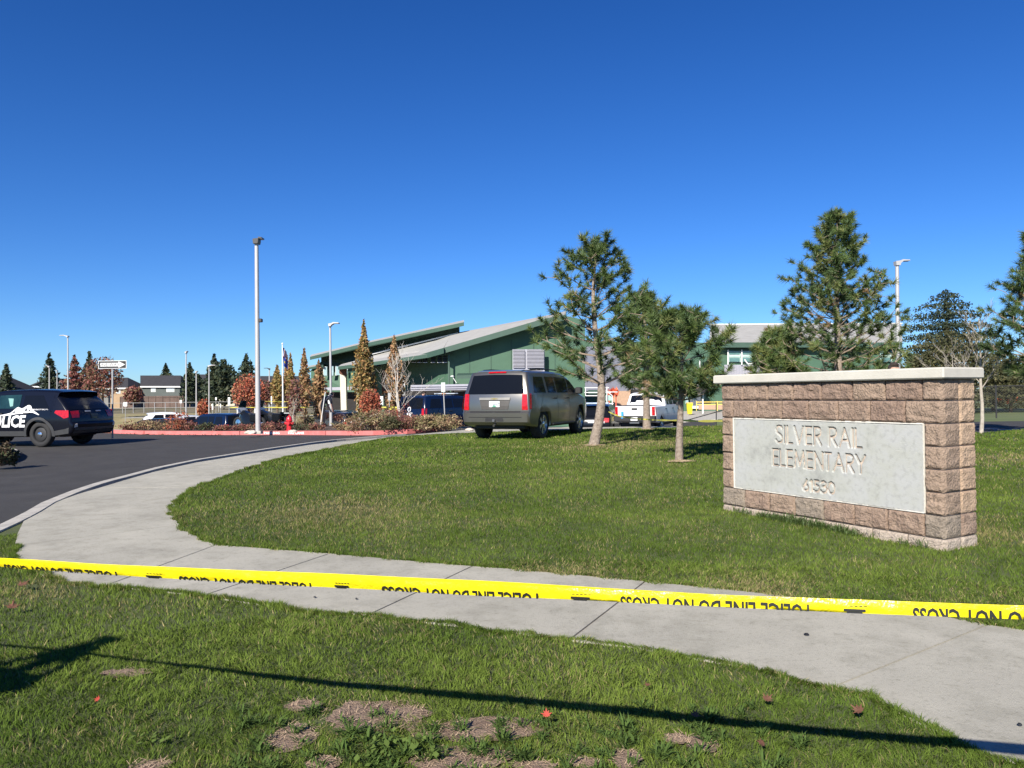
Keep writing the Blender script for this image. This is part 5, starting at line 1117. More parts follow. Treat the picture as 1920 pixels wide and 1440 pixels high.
# shrubs along the kerb
def shrub(label, px, Y, top, wpx, kind, seed, n=900, group=None, base_off=.0, twiggy=True, sz=None):
    b = base_at(px, Y, base_off); k = Y / F; rx = wpx / 2 * k; q = P(px, top, Y); ht = max(q[2] - b[2], .25); t = thing('shrub', label, 'shrub', b, 0, group); rg = np.random.default_rng(seed)
    mb = MB()
    for _ in range(46):
        a = rg.uniform(0, 2 * PI); e = rg.uniform(.15, 1.0); o = b + [math.cos(a) * rx * .25, math.sin(a) * rx * .25, -.05]; en = b + [math.cos(a) * rx * e, math.sin(a) * rx * e * .9, ht * rg.uniform(.7, 1.06) * (1 - .25 * e * e)]
        mb.tube([o, (o + en) / 2 + [0, 0, ht * .08], en], [.009, .006, .003], 4)
    mb.build('stems', M('shrub_stem', (0.19, 0.12, 0.08), .9, .4, 8), t, fix=False)
    crown_cloud(t, (b[0], b[1], b[2] + ht * .5), rx * 1.02, rx * .9, ht * .54, n, sz or .034 * (Y / 27), seed, LM[kind], None, 9, 'leaves'); return t
def _p(q):
    v_ = R.T @ (np.array([q[0], q[1], float(H(q[0], q[1]))]) - np.array([0, 0, EYE])); return 960 - F * v_[0] / v_[2]
GK = 'shrubs on the planting strip along the red kerb'
row = [(246, 794, 46, 'maroon', 'low maroon shrub beside the police SUV tail'), (272, 788, 50, 'straw', 'pale straw coloured shrub at the left end of the red kerb'), (305, 790, 50, 'shrub', 'low brown green shrub in front of the black car'), (330, 776, 42, 'red', 'taller red shrub between the black car and the navy SUV'), (352, 790, 40, 'maroon', 'low dark red shrub below the front of the navy SUV'),
       (385, 794, 44, 'dgreen', 'low green shrub below the side of the navy SUV'), (420, 799, 40, 'maroon', 'very low maroon shrub below the navy SUV tail lamp'), (455, 795, 40, 'maroon', 'low maroon shrub left of the tall lamp post'), (502, 791, 50, 'maroon', 'low maroon shrub just right of the tall lamp post'), (530, 789, 44, 'maroon', 'dark maroon shrub left of the hydrant'),
       (568, 793, 52, 'dgreen', 'dark green shrub right of the hydrant'), (594, 797, 34, 'maroon', 'low red shrub left of the bending officer'), (640, 797, 40, 'straw', 'pale low grass clump right of the thin lamp post')]
for i, (px, top, wd, kd, lb) in enumerate(row):
    Yk = float(np.interp(px, [_p(q) for q in rl], rl[:, 1])) + .95 + .22 * (i % 3); shrub(lb, px, Yk, top, wd, kd, i + 200, 620, GK)
GB = 'tall rough shrubs at the end of the red kerb'
big = [(672, 27.6, 772, 60, 'shrub', 'rough brown bush, leftmost of the tall bushes at the kerb end'), (705, 28.0, 770, 62, 'straw', 'tan grey twiggy bush second from the left at the kerb end'), (735, 29.2, 764, 74, 'maroon', 'tall maroon bush behind the yellow green one'), (733, 27.2, 782, 40, 'olive', 'yellow green bush in front of the maroon one'),
       (768, 27.6, 776, 58, 'maroon', 'dark red bush in the middle of the kerb end row'), (800, 27.4, 780, 56, 'straw', 'tan bush left of the white backed sign post'), (838, 27.2, 778, 54, 'straw', 'yellowish bush, rightmost beside the taupe SUV'), (820, 28.2, 774, 40, 'olive', 'green bush behind the white backed sign post')]
for i, (px, Y, top, wd, kd, lb) in enumerate(big): shrub(lb, px, Y, top, wd * 1.1, kd, i + 300, 1500, GB)
shrub('dark green leafy shrub on the kerbed island at the left edge', 0, 17.0, 838, 54, 'dgreen', 401, 1800, sz=.04)
shrub('smaller olive shrub at the tip of the island at the left edge', 22, 17.2, 846, 24, 'olive', 402, 900, sz=.035)
for px, top, w_, lb in ((522, 776, 30, 'round brown clump beside the white box'), (567, 776, 26, 'round brown clump behind the hydrant, left of two'), (580, 775, 28, 'round brown clump behind the hydrant, right of two')): shrub(lb, px, 60, top, w_, 'shrub', px, 300, 'low clumps on the dry verge', sz=.08)
# dry fallen leaf litter along the foot of the red kerb
rg = np.random.default_rng(5); mb = MB()
for _ in range(420):
    i = rg.uniform(2, 40); q = rl[int(i)] + (rl[int(i) + 1] - rl[int(i)]) * (i % 1); x, y = q[0] + rg.normal(0, .05), q[1] - abs(rg.normal(0, .10)) - .01; c = np.array([x, y, float(H(x, y)) - .125]); a = rg.normal(0, 1, 3) * .03; b_ = rg.normal(0, 1, 3) * .02; a[2] *= .4
    mb.add([c - a, c + b_, c + a, c - b_], [(0, 1, 2, 3)])
tag(mb.build('leaf_litter', leafb, fix=False), 'dry brown leaves gathered at the foot of the red kerb', 'leaves', kind='stuff')
# ------------------------------------------------------------------ school building
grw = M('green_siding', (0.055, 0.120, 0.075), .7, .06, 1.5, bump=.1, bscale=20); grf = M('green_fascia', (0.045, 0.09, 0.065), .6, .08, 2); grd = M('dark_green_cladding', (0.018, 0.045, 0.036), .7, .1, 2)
rfm = M('roof_membrane', (0.40, 0.39, 0.36), .8, col2=(0.33, 0.32, 0.295), scale=1.2); lil = M('lilac_grey_metal', (0.34, 0.34, 0.385), .55, .06, 3); whm = M('white_trim', (0.72, 0.72, 0.70), .6, .04)
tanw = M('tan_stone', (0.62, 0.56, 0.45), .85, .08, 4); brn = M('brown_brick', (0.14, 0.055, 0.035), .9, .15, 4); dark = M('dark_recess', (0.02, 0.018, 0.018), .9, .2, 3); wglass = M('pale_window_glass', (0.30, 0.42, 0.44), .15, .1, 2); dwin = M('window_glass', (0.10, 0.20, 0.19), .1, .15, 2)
yelp = M('yellow_rail', (0.75, 0.55, 0.12), .6, .05); redw = M('red_wall', (0.28, 0.05, 0.04), .8, .1, 3)
gbase = lambda q: float(H(q[0], q[1]))
sc_o = base_at(842, 62)
school = thing('school_building', 'green school building with low sloping grey roofs and pale entrance columns', 'school', sc_o)
def wall(name, mat, pts, parent, depth=.25, back=None):
    """vertical wall: pts = list of (px, py, Y); thickness goes away from the camera"""
    q = [P(*p) for p in pts]; mb = MB(); mb.prism(q, (0.02, depth, 0)); return mb.build(name, mat, parent)
def roofslab(name, pts, parent, th=.35, mat=None, fas=None):
    q = [P(*p) for p in pts]; mb = MB(); mb.mi = 0; mb.add(q, [tuple(range(len(q)))]); mb.mi = 1
    low = [p - np.array([0, 0, th]) for p in q]; n = len(q)
    mb.add(q + low, [(i, (i + 1) % n, (i + 1) % n + n, i + n) for i in range(n)] + [tuple(range(2 * n - 1, n - 1, -1))]); 
    return mb.build(name, [mat or rfm, fas or grf], parent)
# right gable wall (plane at Y 62) and recessed left wall
g1 = wall('wall', grw, [(842, 800, 62.8), (842, 652, 62.8), (1016, 601, 62.8), (1060, 592, 62.8), (1097, 600, 62.8), (1097, 800, 62.8)], school)
for x in (1000,): wall('wall_joint', grd, [(x, 640, 61.97), (x + 1, 640, 61.97), (x + 1, 720, 61.97), (x, 720, 61.97)], school, .02)
wall('downpipe', grf, [(840, 666, 61.9), (843, 666, 61.9), (843, 735, 61.9), (840, 735, 61.9)], school, .12)
wall('wall', grw, [(690, 800, 74), (690, 690, 74), (755, 672, 70), (842, 664, 64), (842, 800, 64)], school)
roofslab('lower_roof', [(697, 691, 72), (832, 652, 61), (832 + 14, 626, 76), (700, 662, 82)], school, .45)
roofslab('lower_roof', [(832, 652, 61.3), (1018, 598, 61.3), (1060, 590, 61.3), (1062, 583, 74), (1018, 593, 74), (846, 626, 76)], school, .45)
roofslab('entrance_roof', [(634, 687, 70), (697, 679, 66), (850, 657, 62), (850, 650, 66), (700, 668, 74), (640, 683, 76)], school, .3)
roofslab('upper_roof', [(581, 669, 84), (665, 648, 80), (870, 604, 72), (870, 600, 84), (665, 645, 92), (583, 665, 96)], school, .35)
wall('clerestory', grd, [(602, 700, 86), (602, 668, 86), (665, 653, 83), (861, 612, 74), (861, 660, 74), (690, 690, 80), (660, 690, 84)], school)
wall('roof_flashing', whm, [(698, 664.5, 80), (858, 626, 73.8), (858, 623.5, 73.8), (698, 662.5, 80)], school, .1)
wall('wall', grw, [(583, 760, 86), (583, 694, 86), (602, 678, 86), (700, 678, 83), (700, 760, 83)], school)
roofslab('side_roof', [(578, 689, 86), (606, 684, 84), (606, 681, 90), (578, 686, 94)], school, .25)
for x0, x1, y0, y1, Y in ((606, 614, 687, 705, 84.5), (619, 626, 686, 705, 84.2), (629, 639, 686, 704, 84), (647, 652, 692, 703, 83.8)):
    w_ = wall('window', whm, [(x0, y1, Y), (x0, y0, Y), (x1, y0, Y), (x1, y1, Y)], school, .1)
    wall('pane', wglass, [(x0 + .8, y1 - .8, Y - .08), (x0 + .8, y0 + .8, Y - .08), (x1 - .8, y0 + .8, Y - .08), (x1 - .8, y1 - .8, Y - .08)], w_, .05)
for x0, x1, Y, top, bot in ((639, 650, 71, 697, 790), (668, 674, 76, 696, 790), (702, 709, 70, 745, 790), (754, 761, 66, 714, 790), (793, 802, 63, 739, 790), (759, 762, 66, 748, 790), (628, 635, 84, 744, 790), (590, 595, 86, 748, 790), (606, 610, 86, 742, 790)):
    wall('column', tanw if x0 < 700 else whm, [(x0 + 1, bot, Y), (x0 - (2 if x0 < 650 and x0 > 636 else 0), top, Y), (x1 - 2, top, Y), (x1, bot, Y)], school, .5)
wall('column_cap', brn, [(636, 700, 70.9), (636, 688, 70.9), (648, 688, 70.9), (648, 705, 70.9)], school, .5)
wall('brick_wall', brn, [(700, 800, 73), (700, 690, 73), (716, 682, 73), (716, 800, 73)], school, .3)
wall('brick_wall', brn, [(716, 740, 71.5), (716, 684, 71.5), (738, 684, 71.5), (738, 740, 71.5)], school, .3)
wall('red_door_wall', redw, [(700, 775, 70), (700, 742, 70), (713, 742, 70), (713, 775, 70)], school, .2)
wall('doorway', dark, [(612, 790, 84.0), (612, 735, 84.0), (700, 735, 82), (700, 790, 82)], school, .2)
wall('doorway', dark, [(720, 800, 68), (720, 733, 68), (880, 731, 61.5), (880, 800, 61.5)], school, .2)
wall('canopy', lil, [(600, 732, 83), (600, 727, 83), (690, 724, 80), (690, 731, 80)], school, .8)
mb = MB(); 
for dz, th_ in ((0, 0), ): pass
cn = wall('canopy', lil, [(770, 733, 61.2), (770, 722, 61.2), (878, 720, 58), (878, 731, 58)], school, 2.5)
for yy in (723.5, 727.5): wall('canopy_groove', M('groove_grey', (0.2, 0.2, 0.24), .6), [(770, yy + 2.6, 61.1), (770, yy + 1.8, 61.1), (878, yy + 0.0, 57.9), (878, yy + .8, 57.9)], cn, .05)
for x in (776, 786, 797, 812, 824, 834):
    Y = 62.2 + (842 - x) * .05; w_ = wall('clerestory_window', dark, [(x - 4, 681, Y), (x - 4, 667, Y), (x + 4, 666, Y), (x + 4, 681, Y)], school, .1)
    for k in range(3): wall('slat', whm if k == 2 else grd, [(x - 4, 671 + k * 4.5, Y - .06), (x - 4, 670 + k * 4.5, Y - .06), (x + 4, 670 + k * 4.5, Y - .06), (x + 4, 671 + k * 4.5, Y - .06)], w_, .04)
for x in (880, 920, 958, 1040, 1075): wall('siding_seam', grf, [(x, 700, 62.76), (x, 660 - (x - 842) * .2, 62.76), (x + .8, 660 - (x - 842) * .2, 62.76), (x + .8, 700, 62.76)], school, .03)
# louvre panel on the gable wall
lv = wall('louvre', lil, [(961, 700, 61.9), (961, 655, 61.9), (1021, 655, 61.9), (1021, 700, 61.9)], school, .1)
wall('louvre_base', lil, [(961, 702, 61.8), (961, 692, 61.8), (1021, 692, 61.8), (1021, 702, 61.8)], school, .1)
for x0, x1 in ((962, 984), (988, 1020)):
    wall('louvre_back', dark, [(x0, 690, 61.86), (x0, 656, 61.86), (x1, 656, 61.86), (x1, 690, 61.86)], lv, .03)
    for k in range(13):
        y = 657 + k * 2.55; a, b = P(x0, y, 61.8), P(x1, y, 61.8); mb = MB(); mb.prism([a, a + [0, -.08, -.055], b + [0, -.08, -.055], b], (0, 0, -.02)); mb.build('slat', lil, lv)
for x0, x1 in ((882, 885),): wall('flue', grd, [(x0, 722, 60), (x0, 700, 60), (x1, 700, 60), (x1, 722, 60)], school, .1)
roofslab('porch_roof', [(856, 704, 58), (1000, 700, 58), (1000, 696, 60.5), (858, 700, 60.5)], school, .25, grf, grf)
# lamps and small fittings
mb = MB(); mb.tube([P(848, 706, 61.8), P(856, 718, 61.8)], .03, 5); mb.lathe([(.001, .1), (.14, .05), (.16, 0), (.001, -.02)], 10, 'z', tuple(P(848, 706, 61.8))); mb.build('wall_lamp', whm, school)
# right wing
rw = thing('school_wing', 'long school wing with pale grey roof and green walls behind the lawn pines', 'school', base_at(1500, 78))
roofslab('roof', [(1330, 642, 76), (1692, 642, 76), (1690, 606.5, 90), (1332, 608.5, 90)], rw, .5)
wall('roof_edge', whm, [(1330, 609, 89.9), (1330, 607.2, 89.9), (1692, 605.2, 89.9), (1692, 607, 89.9)], rw, .1)
wall('wall', grw, [(1097, 800, 77), (1097, 640, 77), (1690, 646, 77), (1690, 800, 77)], rw)
wall('painted_soffit_shade', grd, [(1332, 655, 76.9), (1332, 645, 76.9), (1688, 645, 76.9), (1688, 655, 76.9)], rw, .1)  # dark strip paints in the shade under the eave
wall('metal_siding', lil, [(1097, 733, 62.3), (1097, 650, 62.3), (1180, 650, 66), (1180, 733, 66)], rw, .2)
sd_ = wall('metal_siding', lil, [(1358, 720, 76.8), (1358, 684, 76.8), (1430, 684, 76.8), (1430, 720, 76.8)], rw, .1)
for k in range(24): x = 1359 + k * 3; wall('rib', lil, [(x, 719, 76.7), (x, 685, 76.7), (x + .8, 685, 76.7), (x + .8, 719, 76.7)], sd_, .1)
for x0 in (1366, 1391, 1416, 1650):
    for y0, y1 in ((658, 669), (670, 679)):
        w_ = wall('window', M('pale_green_frame', (0.42, 0.56, 0.52), .5), [(x0, y1, 76.8), (x0, y0, 76.8), (x0 + 23, y0, 76.8), (x0 + 23, y1, 76.8)], rw, .12)
        wall('pane', dwin, [(x0 + 1.5, y1 - (1 if y0 > 660 else 5), 76.72), (x0 + 1.5, y0 + 1, 76.72), (x0 + 21, y0 + 1, 76.72), (x0 + 21, y1 - (1 if y0 > 660 else 5), 76.72)], w_, .04)
for x0 in (1364, 1390, 1415): wall('window_post', whm, [(x0, 684, 76.6), (x0, 656, 76.6), (x0 + 2, 656, 76.6), (x0 + 2, 684, 76.6)], rw, .1)
mb = MB(); mb.tube([P(1396, 674, 76.3), P(1402, 682, 76.3), P(1418, 682, 76.3)], .08, 5); mb.build('sunshade_bracket', whm, rw)
wall('vent_post', whm, [(1311, 690, 76.5), (1311, 676, 76.5), (1313, 676, 76.5), (1313, 690, 76.5)], rw, .1)
wall('canopy', dark, [(1290, 736, 74.8), (1296, 724, 74.8), (1325, 724, 74.8), (1327, 736, 74.8)], rw, 1.6)
wall('canopy_lip', whm, [(1293, 725, 74.6), (1302, 721, 74.6), (1325, 721.5, 74.6), (1326, 724, 74.6)], rw, .2)
dr = wall('door', whm, [(1294, 766, 76.7), (1294, 736, 76.7), (1314, 736, 76.7), (1314, 766, 76.7)], rw, .1)
for x0, x1, y0, y1 in ((1285, 1291, 739, 757), (1300, 1306, 739, 750), (1317, 1320, 738, 750)): wall('pane', wglass, [(x0, y1, 76.6), (x0, y0, 76.6), (x1, y0, 76.6), (x1, y1, 76.6)], dr, .05)
wall('garage_door', lil, [(1172, 733, 75), (1172, 713, 75), (1262, 713, 75), (1262, 733, 75)], rw, .2)
wall('brick_pier', M('tan_brick', (0.42, 0.28, 0.19), .9, .15, 6), [(1148, 780, 73), (1148, 742, 73), (1170, 727, 73), (1182, 727, 73), (1182, 780, 73)], rw, .4)
wall('dark_opening', dark, [(1182, 745, 74), (1182, 730, 74), (1262, 730, 74), (1262, 745, 74)], rw, .2)
wall('plinth', MATS['tan_brick'], [(1310, 768, 72.5), (1310, 758, 72.5), (1460, 758, 72.5), (1460, 768, 72.5)], rw, .2)
# yellow handrail, pale bollard, bin
hr = thing('handrail', 'yellow ramp handrail in front of the green wall left of the sign', 'railing', base_at(1330, 70)); 
for y in (754, 758.5): mb = MB(); mb.tube([P(1306, y, 70), P(1420, y - 1, 70)], .045, 5); mb.build('rail', yelp, hr)
for x in (1306, 1318, 1345, 1372, 1400): mb = MB(); mb.tube([P(x, 752, 70), P(x, 770, 70)], .045, 5); mb.build('post', yelp, hr)
b = base_at(1293, 66); t = thing('waste_bin', 'yellow waste bin with dark lid beside the school back door', 'bin', b); z1 = P(1293, 757, 66)[2]
mb = MB(); w0 = .20; mb.loft([[(b[0] + sx * w0 * k, b[1] + sy * w0 * k, z) for sx, sy in ((-1, -1), (1, -1), (1, 1), (-1, 1))] for k, z in ((.8, b[2]), (1.15, z1))]); mb.build('body', M('yellow_plastic', (0.85, 0.68, 0.02), .5), t)
mb = MB(); mb.bbox((b[0] - .27, b[1] - .27, z1), (b[0] + .27, b[1] + .27, z1 + .10), .03); mb.build('lid', yelp, t)
b = base_at(1318, 66); t = thing('bollard', 'white post beside the yellow bin', 'bollard', b); mb = MB(); mb.tube([b, (b[0], b[1], P(1318, 748, 66)[2])], .07, 8); mb.build('post', whm, t)
# stair frame with rails, orange equipment
stf = thing('steel_stair', 'pale green and white steel stair frame behind the leaning pine trunk', 'stairs', base_at(1120, 58))
pgm = M('pale_green_steel', (0.33, 0.48, 0.42), .5); 
for a, b_ in (((1096, 727), (1142, 727)), ((1096, 736), (1145, 736)), ((1130, 727), (1148, 742)), ((1098, 742), (1130, 742)), ((1138, 725), (1138, 775)), ((1148, 742), (1148, 775)), ((1098, 727), (1098, 742)), ((1129, 735), (1158, 735)), ((1137, 757), (1148, 757)), ((1138, 772), (1150, 756))):
    mb = MB(); mb.tube([P(*a, 58), P(*b_, 58)], .035, 5); mb.build('rail', whm, stf)
wall('panel', pgm, [(1132, 751, 58.2), (1132, 741, 58.2), (1147, 741, 58.2), (1147, 751, 58.2)], stf, .05); wall('panel', grf, [(1103, 741, 58.2), (1103, 731, 58.2), (1128, 731, 58.2), (1128, 741, 58.2)], stf, .05)
om = M('orange_netting', (0.62, 0.12, 0.06), .8, .3, 4); b = base_at(1148, 64); t = thing('orange_bin', 'crumpled orange red play structure beyond the steel stair', 'equipment', b); mb = MB(); rg = np.random.default_rng(3)
for _ in range(60):
    q = P(1148 + rg.uniform(-8, 10), 736 + rg.uniform(-5, 5), 64) + [0, rg.uniform(-.3, .3), 0]; a = rg.normal(0, .14, 3); c2 = rg.normal(0, .12, 3); mb.add([q - a, q + c2, q + a, q - c2], [(0, 1, 2, 3)])
mb.tube([P(1142, 740, 64), P(1142, 770, 64)], .05, 5); mb.tube([P(1155, 740, 64), P(1155, 770, 64)], .05, 5); mb.build('netting', om, t, fix=False)['kind'] = 'stuff'

# ------------------------------------------------------------------ houses in the distance
def house(label, Y, x0, x1, ridge, eave, base, wallc, roofc, wins=(), gable=False, trim=True, dark_side=0):
    b = base_at((x0 + x1) / 2, Y); t = thing('house', label, 'house', b, 0, None)
    D_ = 9.0; A, B = P(x0 + 2, base, Y), P(x1 - 2, base, Y); C_, D2 = P(x1 - 2, eave, Y), P(x0 + 2, eave, Y); mb = MB(); mb.prism([A, D2, C_, B], (0, D_, 0)); w_ = mb.build('wall', wallc, t)
    E0, E1 = P(x0, eave, Y - .4), P(x1, eave, Y - .4); R0, R1 = P(x0, ridge, Y), P(x1, ridge, Y); mb = MB()
    if gable:
        rm = P((x0 + x1) / 2, ridge, Y); mb.prism([E0, rm + [0, -.4, 0], E1, E1 + [0, 0, -.3], rm + [0, -.4, -.3], E0 + [0, 0, -.3]], (0, D_ + .8, 0)); g_ = MB(); g_.prism([P(x0 + 2, eave, Y), rm + [0, 0, -.3], P(x1 - 2, eave, Y)], (0, .3, 0)); g_.build('gable', wallc, t)
    else:
        R0[1] = R1[1] = Y + D_ / 2; k = (Y + D_ / 2) / Y; R0, R1 = P(x0, ridge, Y + D_ / 2), P(x1, ridge, Y + D_ / 2); bk0, bk1 = E0 + [0, D_ + .8, 0], E1 + [0, D_ + .8, 0]
        mb.add([E0, E1, R1, R0, bk0, bk1], [(0, 1, 2, 3), (3, 2, 5, 4), (0, 3, 4), (1, 5, 2), (0, 4, 5, 1)])
    mb.build('roof', roofc, t)
    if trim: mb = MB(); a, c2 = E0 + [0, -.1, 0], E1 + [0, -.1, 0]; mb.prism([a, c2, c2 + [0, 0, -.28], a + [0, 0, -.28]], (0, .08, 0)); mb.build('gutter', whm, t)
    for (a, b2, c3, d3) in wins:
        mb = MB(); mb.prism([P(a, c3, Y - .06), P(b2, c3, Y - .06), P(b2, d3, Y - .06), P(a, d3, Y - .06)], (0, .1, 0)); f_ = mb.build('window', whm, t)
        mb = MB(); mb.prism([P(a + .9, c3 + .9, Y - .1), P(b2 - .9, c3 + .9, Y - .1), P(b2 - .9, d3 - .9, Y - .1), P(a + .9, d3 - .9, Y - .1)], (0, .06, 0)); mb.build('pane', M('bright_pane', (0.45, 0.5, 0.52), .2, .1), f_)
    return t
rfd = M('dark_shingle', (0.035, 0.034, 0.038), .9, .2, 2); hgr = M('grey_green_siding', (0.085, 0.10, 0.095), .8, .1, 1); htan = M('tan_siding', (0.36, 0.25, 0.15), .8, .1, 1); hgy = M('mid_grey_siding', (0.2, 0.2, 0.19), .8, .1, 1)
house('grey green two storey house with black roof and white windows behind the car park', 165, 263, 339, 704, 724, 775, hgr, rfd, ((283, 292, 726, 735), (312, 327, 726, 735), (279, 293, 748, 760), (308, 322, 745, 760)))
house('tan house with dark roof partly hidden by the maroon tree', 160, 205, 240, 708, 727, 775, htan, rfd, ((218, 226, 730, 738),))
house('dark roofed house at the left edge of the view', 150, -40, 17, 706, 730, 775, hgy, rfd)
house('house with a dark gable roof behind the police SUV roof', 175, 52, 128, 709, 724, 775, hgr, rfd, gable=True)
house('long low dark roof house behind the left lamp', 185, 95, 205, 717, 728, 775, hgy, rfd)
house('dark roofed house behind the broad conifer', 185, 366, 442, 702, 722, 775, M('cream_siding', (0.55, 0.5, 0.38), .8), rfd)
house('dark roofed low house behind the short columnar tree', 160, 488, 572, 705, 722, 775, M('dark_siding', (0.05, 0.055, 0.06), .8, .1), rfd, trim=False)
# ------------------------------------------------------------------ fences
def rail_fence(label, Y0, Y1, px0, px1, top, rails, npost, colm, h, wood=False):
    a = base_at(px0, Y0); b_ = base_at(px1, Y1); t = thing('fence', label, 'fence', (a + b_) / 2)
    for k in range(npost):
        f = k / (npost - 1); q = base_at(px0 + (px1 - px0) * f, Y0 + (Y1 - Y0) * f); mb = MB(); mb.tube([q, q + [0, 0, h]], .04, 6); mb.build('post', colm, t)
    for r in rails:
        mb = MB(); mb.tube([base_at(px0 + (px1 - px0) * f, Y0 + (Y1 - Y0) * f) + [0, 0, h * r] for f in np.linspace(0, 1, 12)], .03, 5); mb.build('rail', colm, t)
    if wood:
        n = 150
        for k in range(n):
            f = k / n; q = base_at(px0 + (px1 - px0) * f, Y0 + (Y1 - Y0) * f); wd = np.linalg.norm(b_ - a) / n * .96; mb = MB(); hh = h * (1 + .015 * ((k * 7) % 5)); mb.box((q[0], q[1] + .05, q[2]), (q[0] + wd, q[1] + .07, q[2] + hh)); mb.build('board', colm, t)
    return t
galv = M('galvanised_steel', (0.38, 0.38, 0.37), .5, .1, 5, metal=.3)
rail_fence('long pale galvanised rail fence beyond the car park', 98, 98, 150, 570, 750, (1.0, .5), 22, galv, 1.3)
rail_fence('brown board fence in front of the grey house', 150, 150, 225, 345, 752, (.9,), 10, M('brown_boards', (0.13, 0.09, 0.075), .9, .25, .6), 2.2, wood=True)
# chain link fence on the right
blkst = M('black_steel', (0.03, 0.03, 0.03), .5)
clf = thing('chain_link_fence', 'dark chain link fence right of the sign wall in front of the playing field', 'fence', base_at(1880, 32))
p0 = base_at(1790, 33.0); p1 = base_at(2100, 30.0); Hh = 1.35
def fp(f, z): return np.array([p0[0] + (p1[0] - p0[0]) * f, p0[1] + (p1[1] - p0[1]) * f, float(H(p0[0] + (p1[0] - p0[0]) * f, p0[1] + (p1[1] - p0[1]) * f)) + z])
for px in (1802, 1874, 1946, 2018): 
    f = (px - 1790) / 310; mb = MB(); mb.tube([fp(f, 0), fp(f, Hh + .05)], .03, 8); mb.build('post', blkst, clf)
mb = MB(); mb.tube([fp(0, Hh), fp(1, Hh)], .022, 6); mb.build('top_rail', blkst, clf)
mb = MB(); Lf = np.linalg.norm(p1 - p0); st_ = .10; n = int(Lf / st_)
for k in range(-14, n + 1):
    for sg_ in (1, -1):
        a0, a1 = k * st_ + (Hh if sg_ < 0 else 0), k * st_ + (0 if sg_ < 0 else Hh); f0, f1 = a0 / Lf, a1 / Lf
        if min(f0, f1) < 0 or max(f0, f1) > 1: continue
        mb.tube([fp(f0, .02), fp(f1, Hh)], .0035, 3, cap=False)
o = mb.build('chain_mesh', M('dull_wire', (0.12, 0.12, 0.11), .6), clf, fix=False); o['kind'] = 'stuff'
# gate arm and posts left of the sign
g0 = thing('barrier_post', 'thin dark brace and post behind the lawn just left of the sign wall', 'fence', base_at(1343, 40)); mb = MB(); q = base_at(1343, 40); mb.tube([q, P(1343, 754, 40)], .03, 6); mb.build('post', blkst, g0)
mb = MB(); mb.tube([P(1288, 788, 40), P(1356, 769, 40)], .025, 6); mb.build('brace', blkst, g0)

# ------------------------------------------------------------------ poles, lamps, signs
polem = M('pole_grey', (0.46, 0.45, 0.44), .45, .05, 3, metal=.2); dkm = M('lamp_dark', (0.03, 0.03, 0.032), .5)
def lamp(label, px, Y, top, r, arm, head=(.55, .16), leanpx=0, dk=True, base_h=0.0, sensor=None, polemat=None):
    b = base_at(px, Y); q = P(px + leanpx, top, Y); t = thing('lamp_post', label, 'lamp post', b); n = 6; q = np.array([b[0] + (q[0] - b[0]) , b[1], q[2]])
    mb = MB(); mb.tube([b + (q - b) * f for f in (0, .4, .8, 1)], [r, r * .9, r * .8, r * .75], 12); mb.build('pole', polemat or polem, t, smooth=True)
    mb = MB(); mb.bbox((b[0] - r * 1.5, b[1] - r * 1.5, b[2] - .05), (b[0] + r * 1.5, b[1] + r * 1.5, b[2] + .06), .01); mb.build('base', kerbm, t)
    s = 1 if arm > 0 else -1; L_ = abs(arm) * Y / F; mb = MB(); x0 = q[0]
    pts_t = [(0 - r, .02), (r * 1.2, .05), (L_ * .4, .10), (L_, .08), (L_, .04), (L_ * .45, .03), (r * 1.1, -r * .7), (r * .85, -r * 1.6), (-r * .85, -r * 1.6)]
    mb.prism([(x0 + s * a, q[1] - head[1], q[2] + z) for a, z in pts_t], (0, head[1] * 2, 0)); mb.build('lamp_head', dkm if dk else polem, t)
    mb = MB(); mb.box((min(x0 + s * L_ * .45, x0 + s * L_), q[1] - head[1] * .9, q[2] + .022), (max(x0 + s * L_ * .45, x0 + s * L_), q[1] + head[1] * .9, q[2] + .034)); mb.build('lens', M('lamp_lens', (0.3, 0.3, 0.28), .3), t)
    if sensor: z = P(px, sensor, Y)[2]; mb = MB(); mb.bbox((b[0] + (q[0] - b[0]) * .6 + r * .6, b[1] - .1, z - .07), (b[0] + (q[0] - b[0]) * .6 + r * .6 + .14, b[1] + .08, z + .07), .02); mb.build('sensor', dkm, t)
    return t
lamp('tallest light grey lamp post standing just behind the red kerb', 484, 29.6, 450, .100, 12, (.4, .17), -3, True, sensor=601)
lamp('slender pale lamp post with head to the right in front of the dark SUVs', 621, 40, 608, .07, 17, dk=False, leanpx=-2)
lamp('tall grey lamp post behind the right end of the sign wall', 1685, 36, 491, .11, 22, (.5, .14), -3, dk=False, sensor=622)
lamp('pale lamp post with head to the left above the police SUV', 128, 72, 630, .075, -14, dk=False, leanpx=-1)
lamp('short pale post in front of the left pointed conifer', 92.5, 80, 687, .07, -6, dk=False)
lamp('thin lamp post with small arm to the right in front of the broad conifer', 392, 70, 686, .06, 13, dk=False)
lamp('distant thin lamp post with arm to the left beside the tall lamp post', 505, 100, 691, .09, -10, dk=True)
lamp('plain pale pole right of the grey house', 349, 64, 660, .065, 3, dk=False)
lamp('thin pale pole between the plain pole and the broad conifer', 368, 80, 697, .07, 3, dk=False)
lamp('thin pale post beside the left pointed conifer, right of it', 107, 90, 695, .06, -2, dk=False)
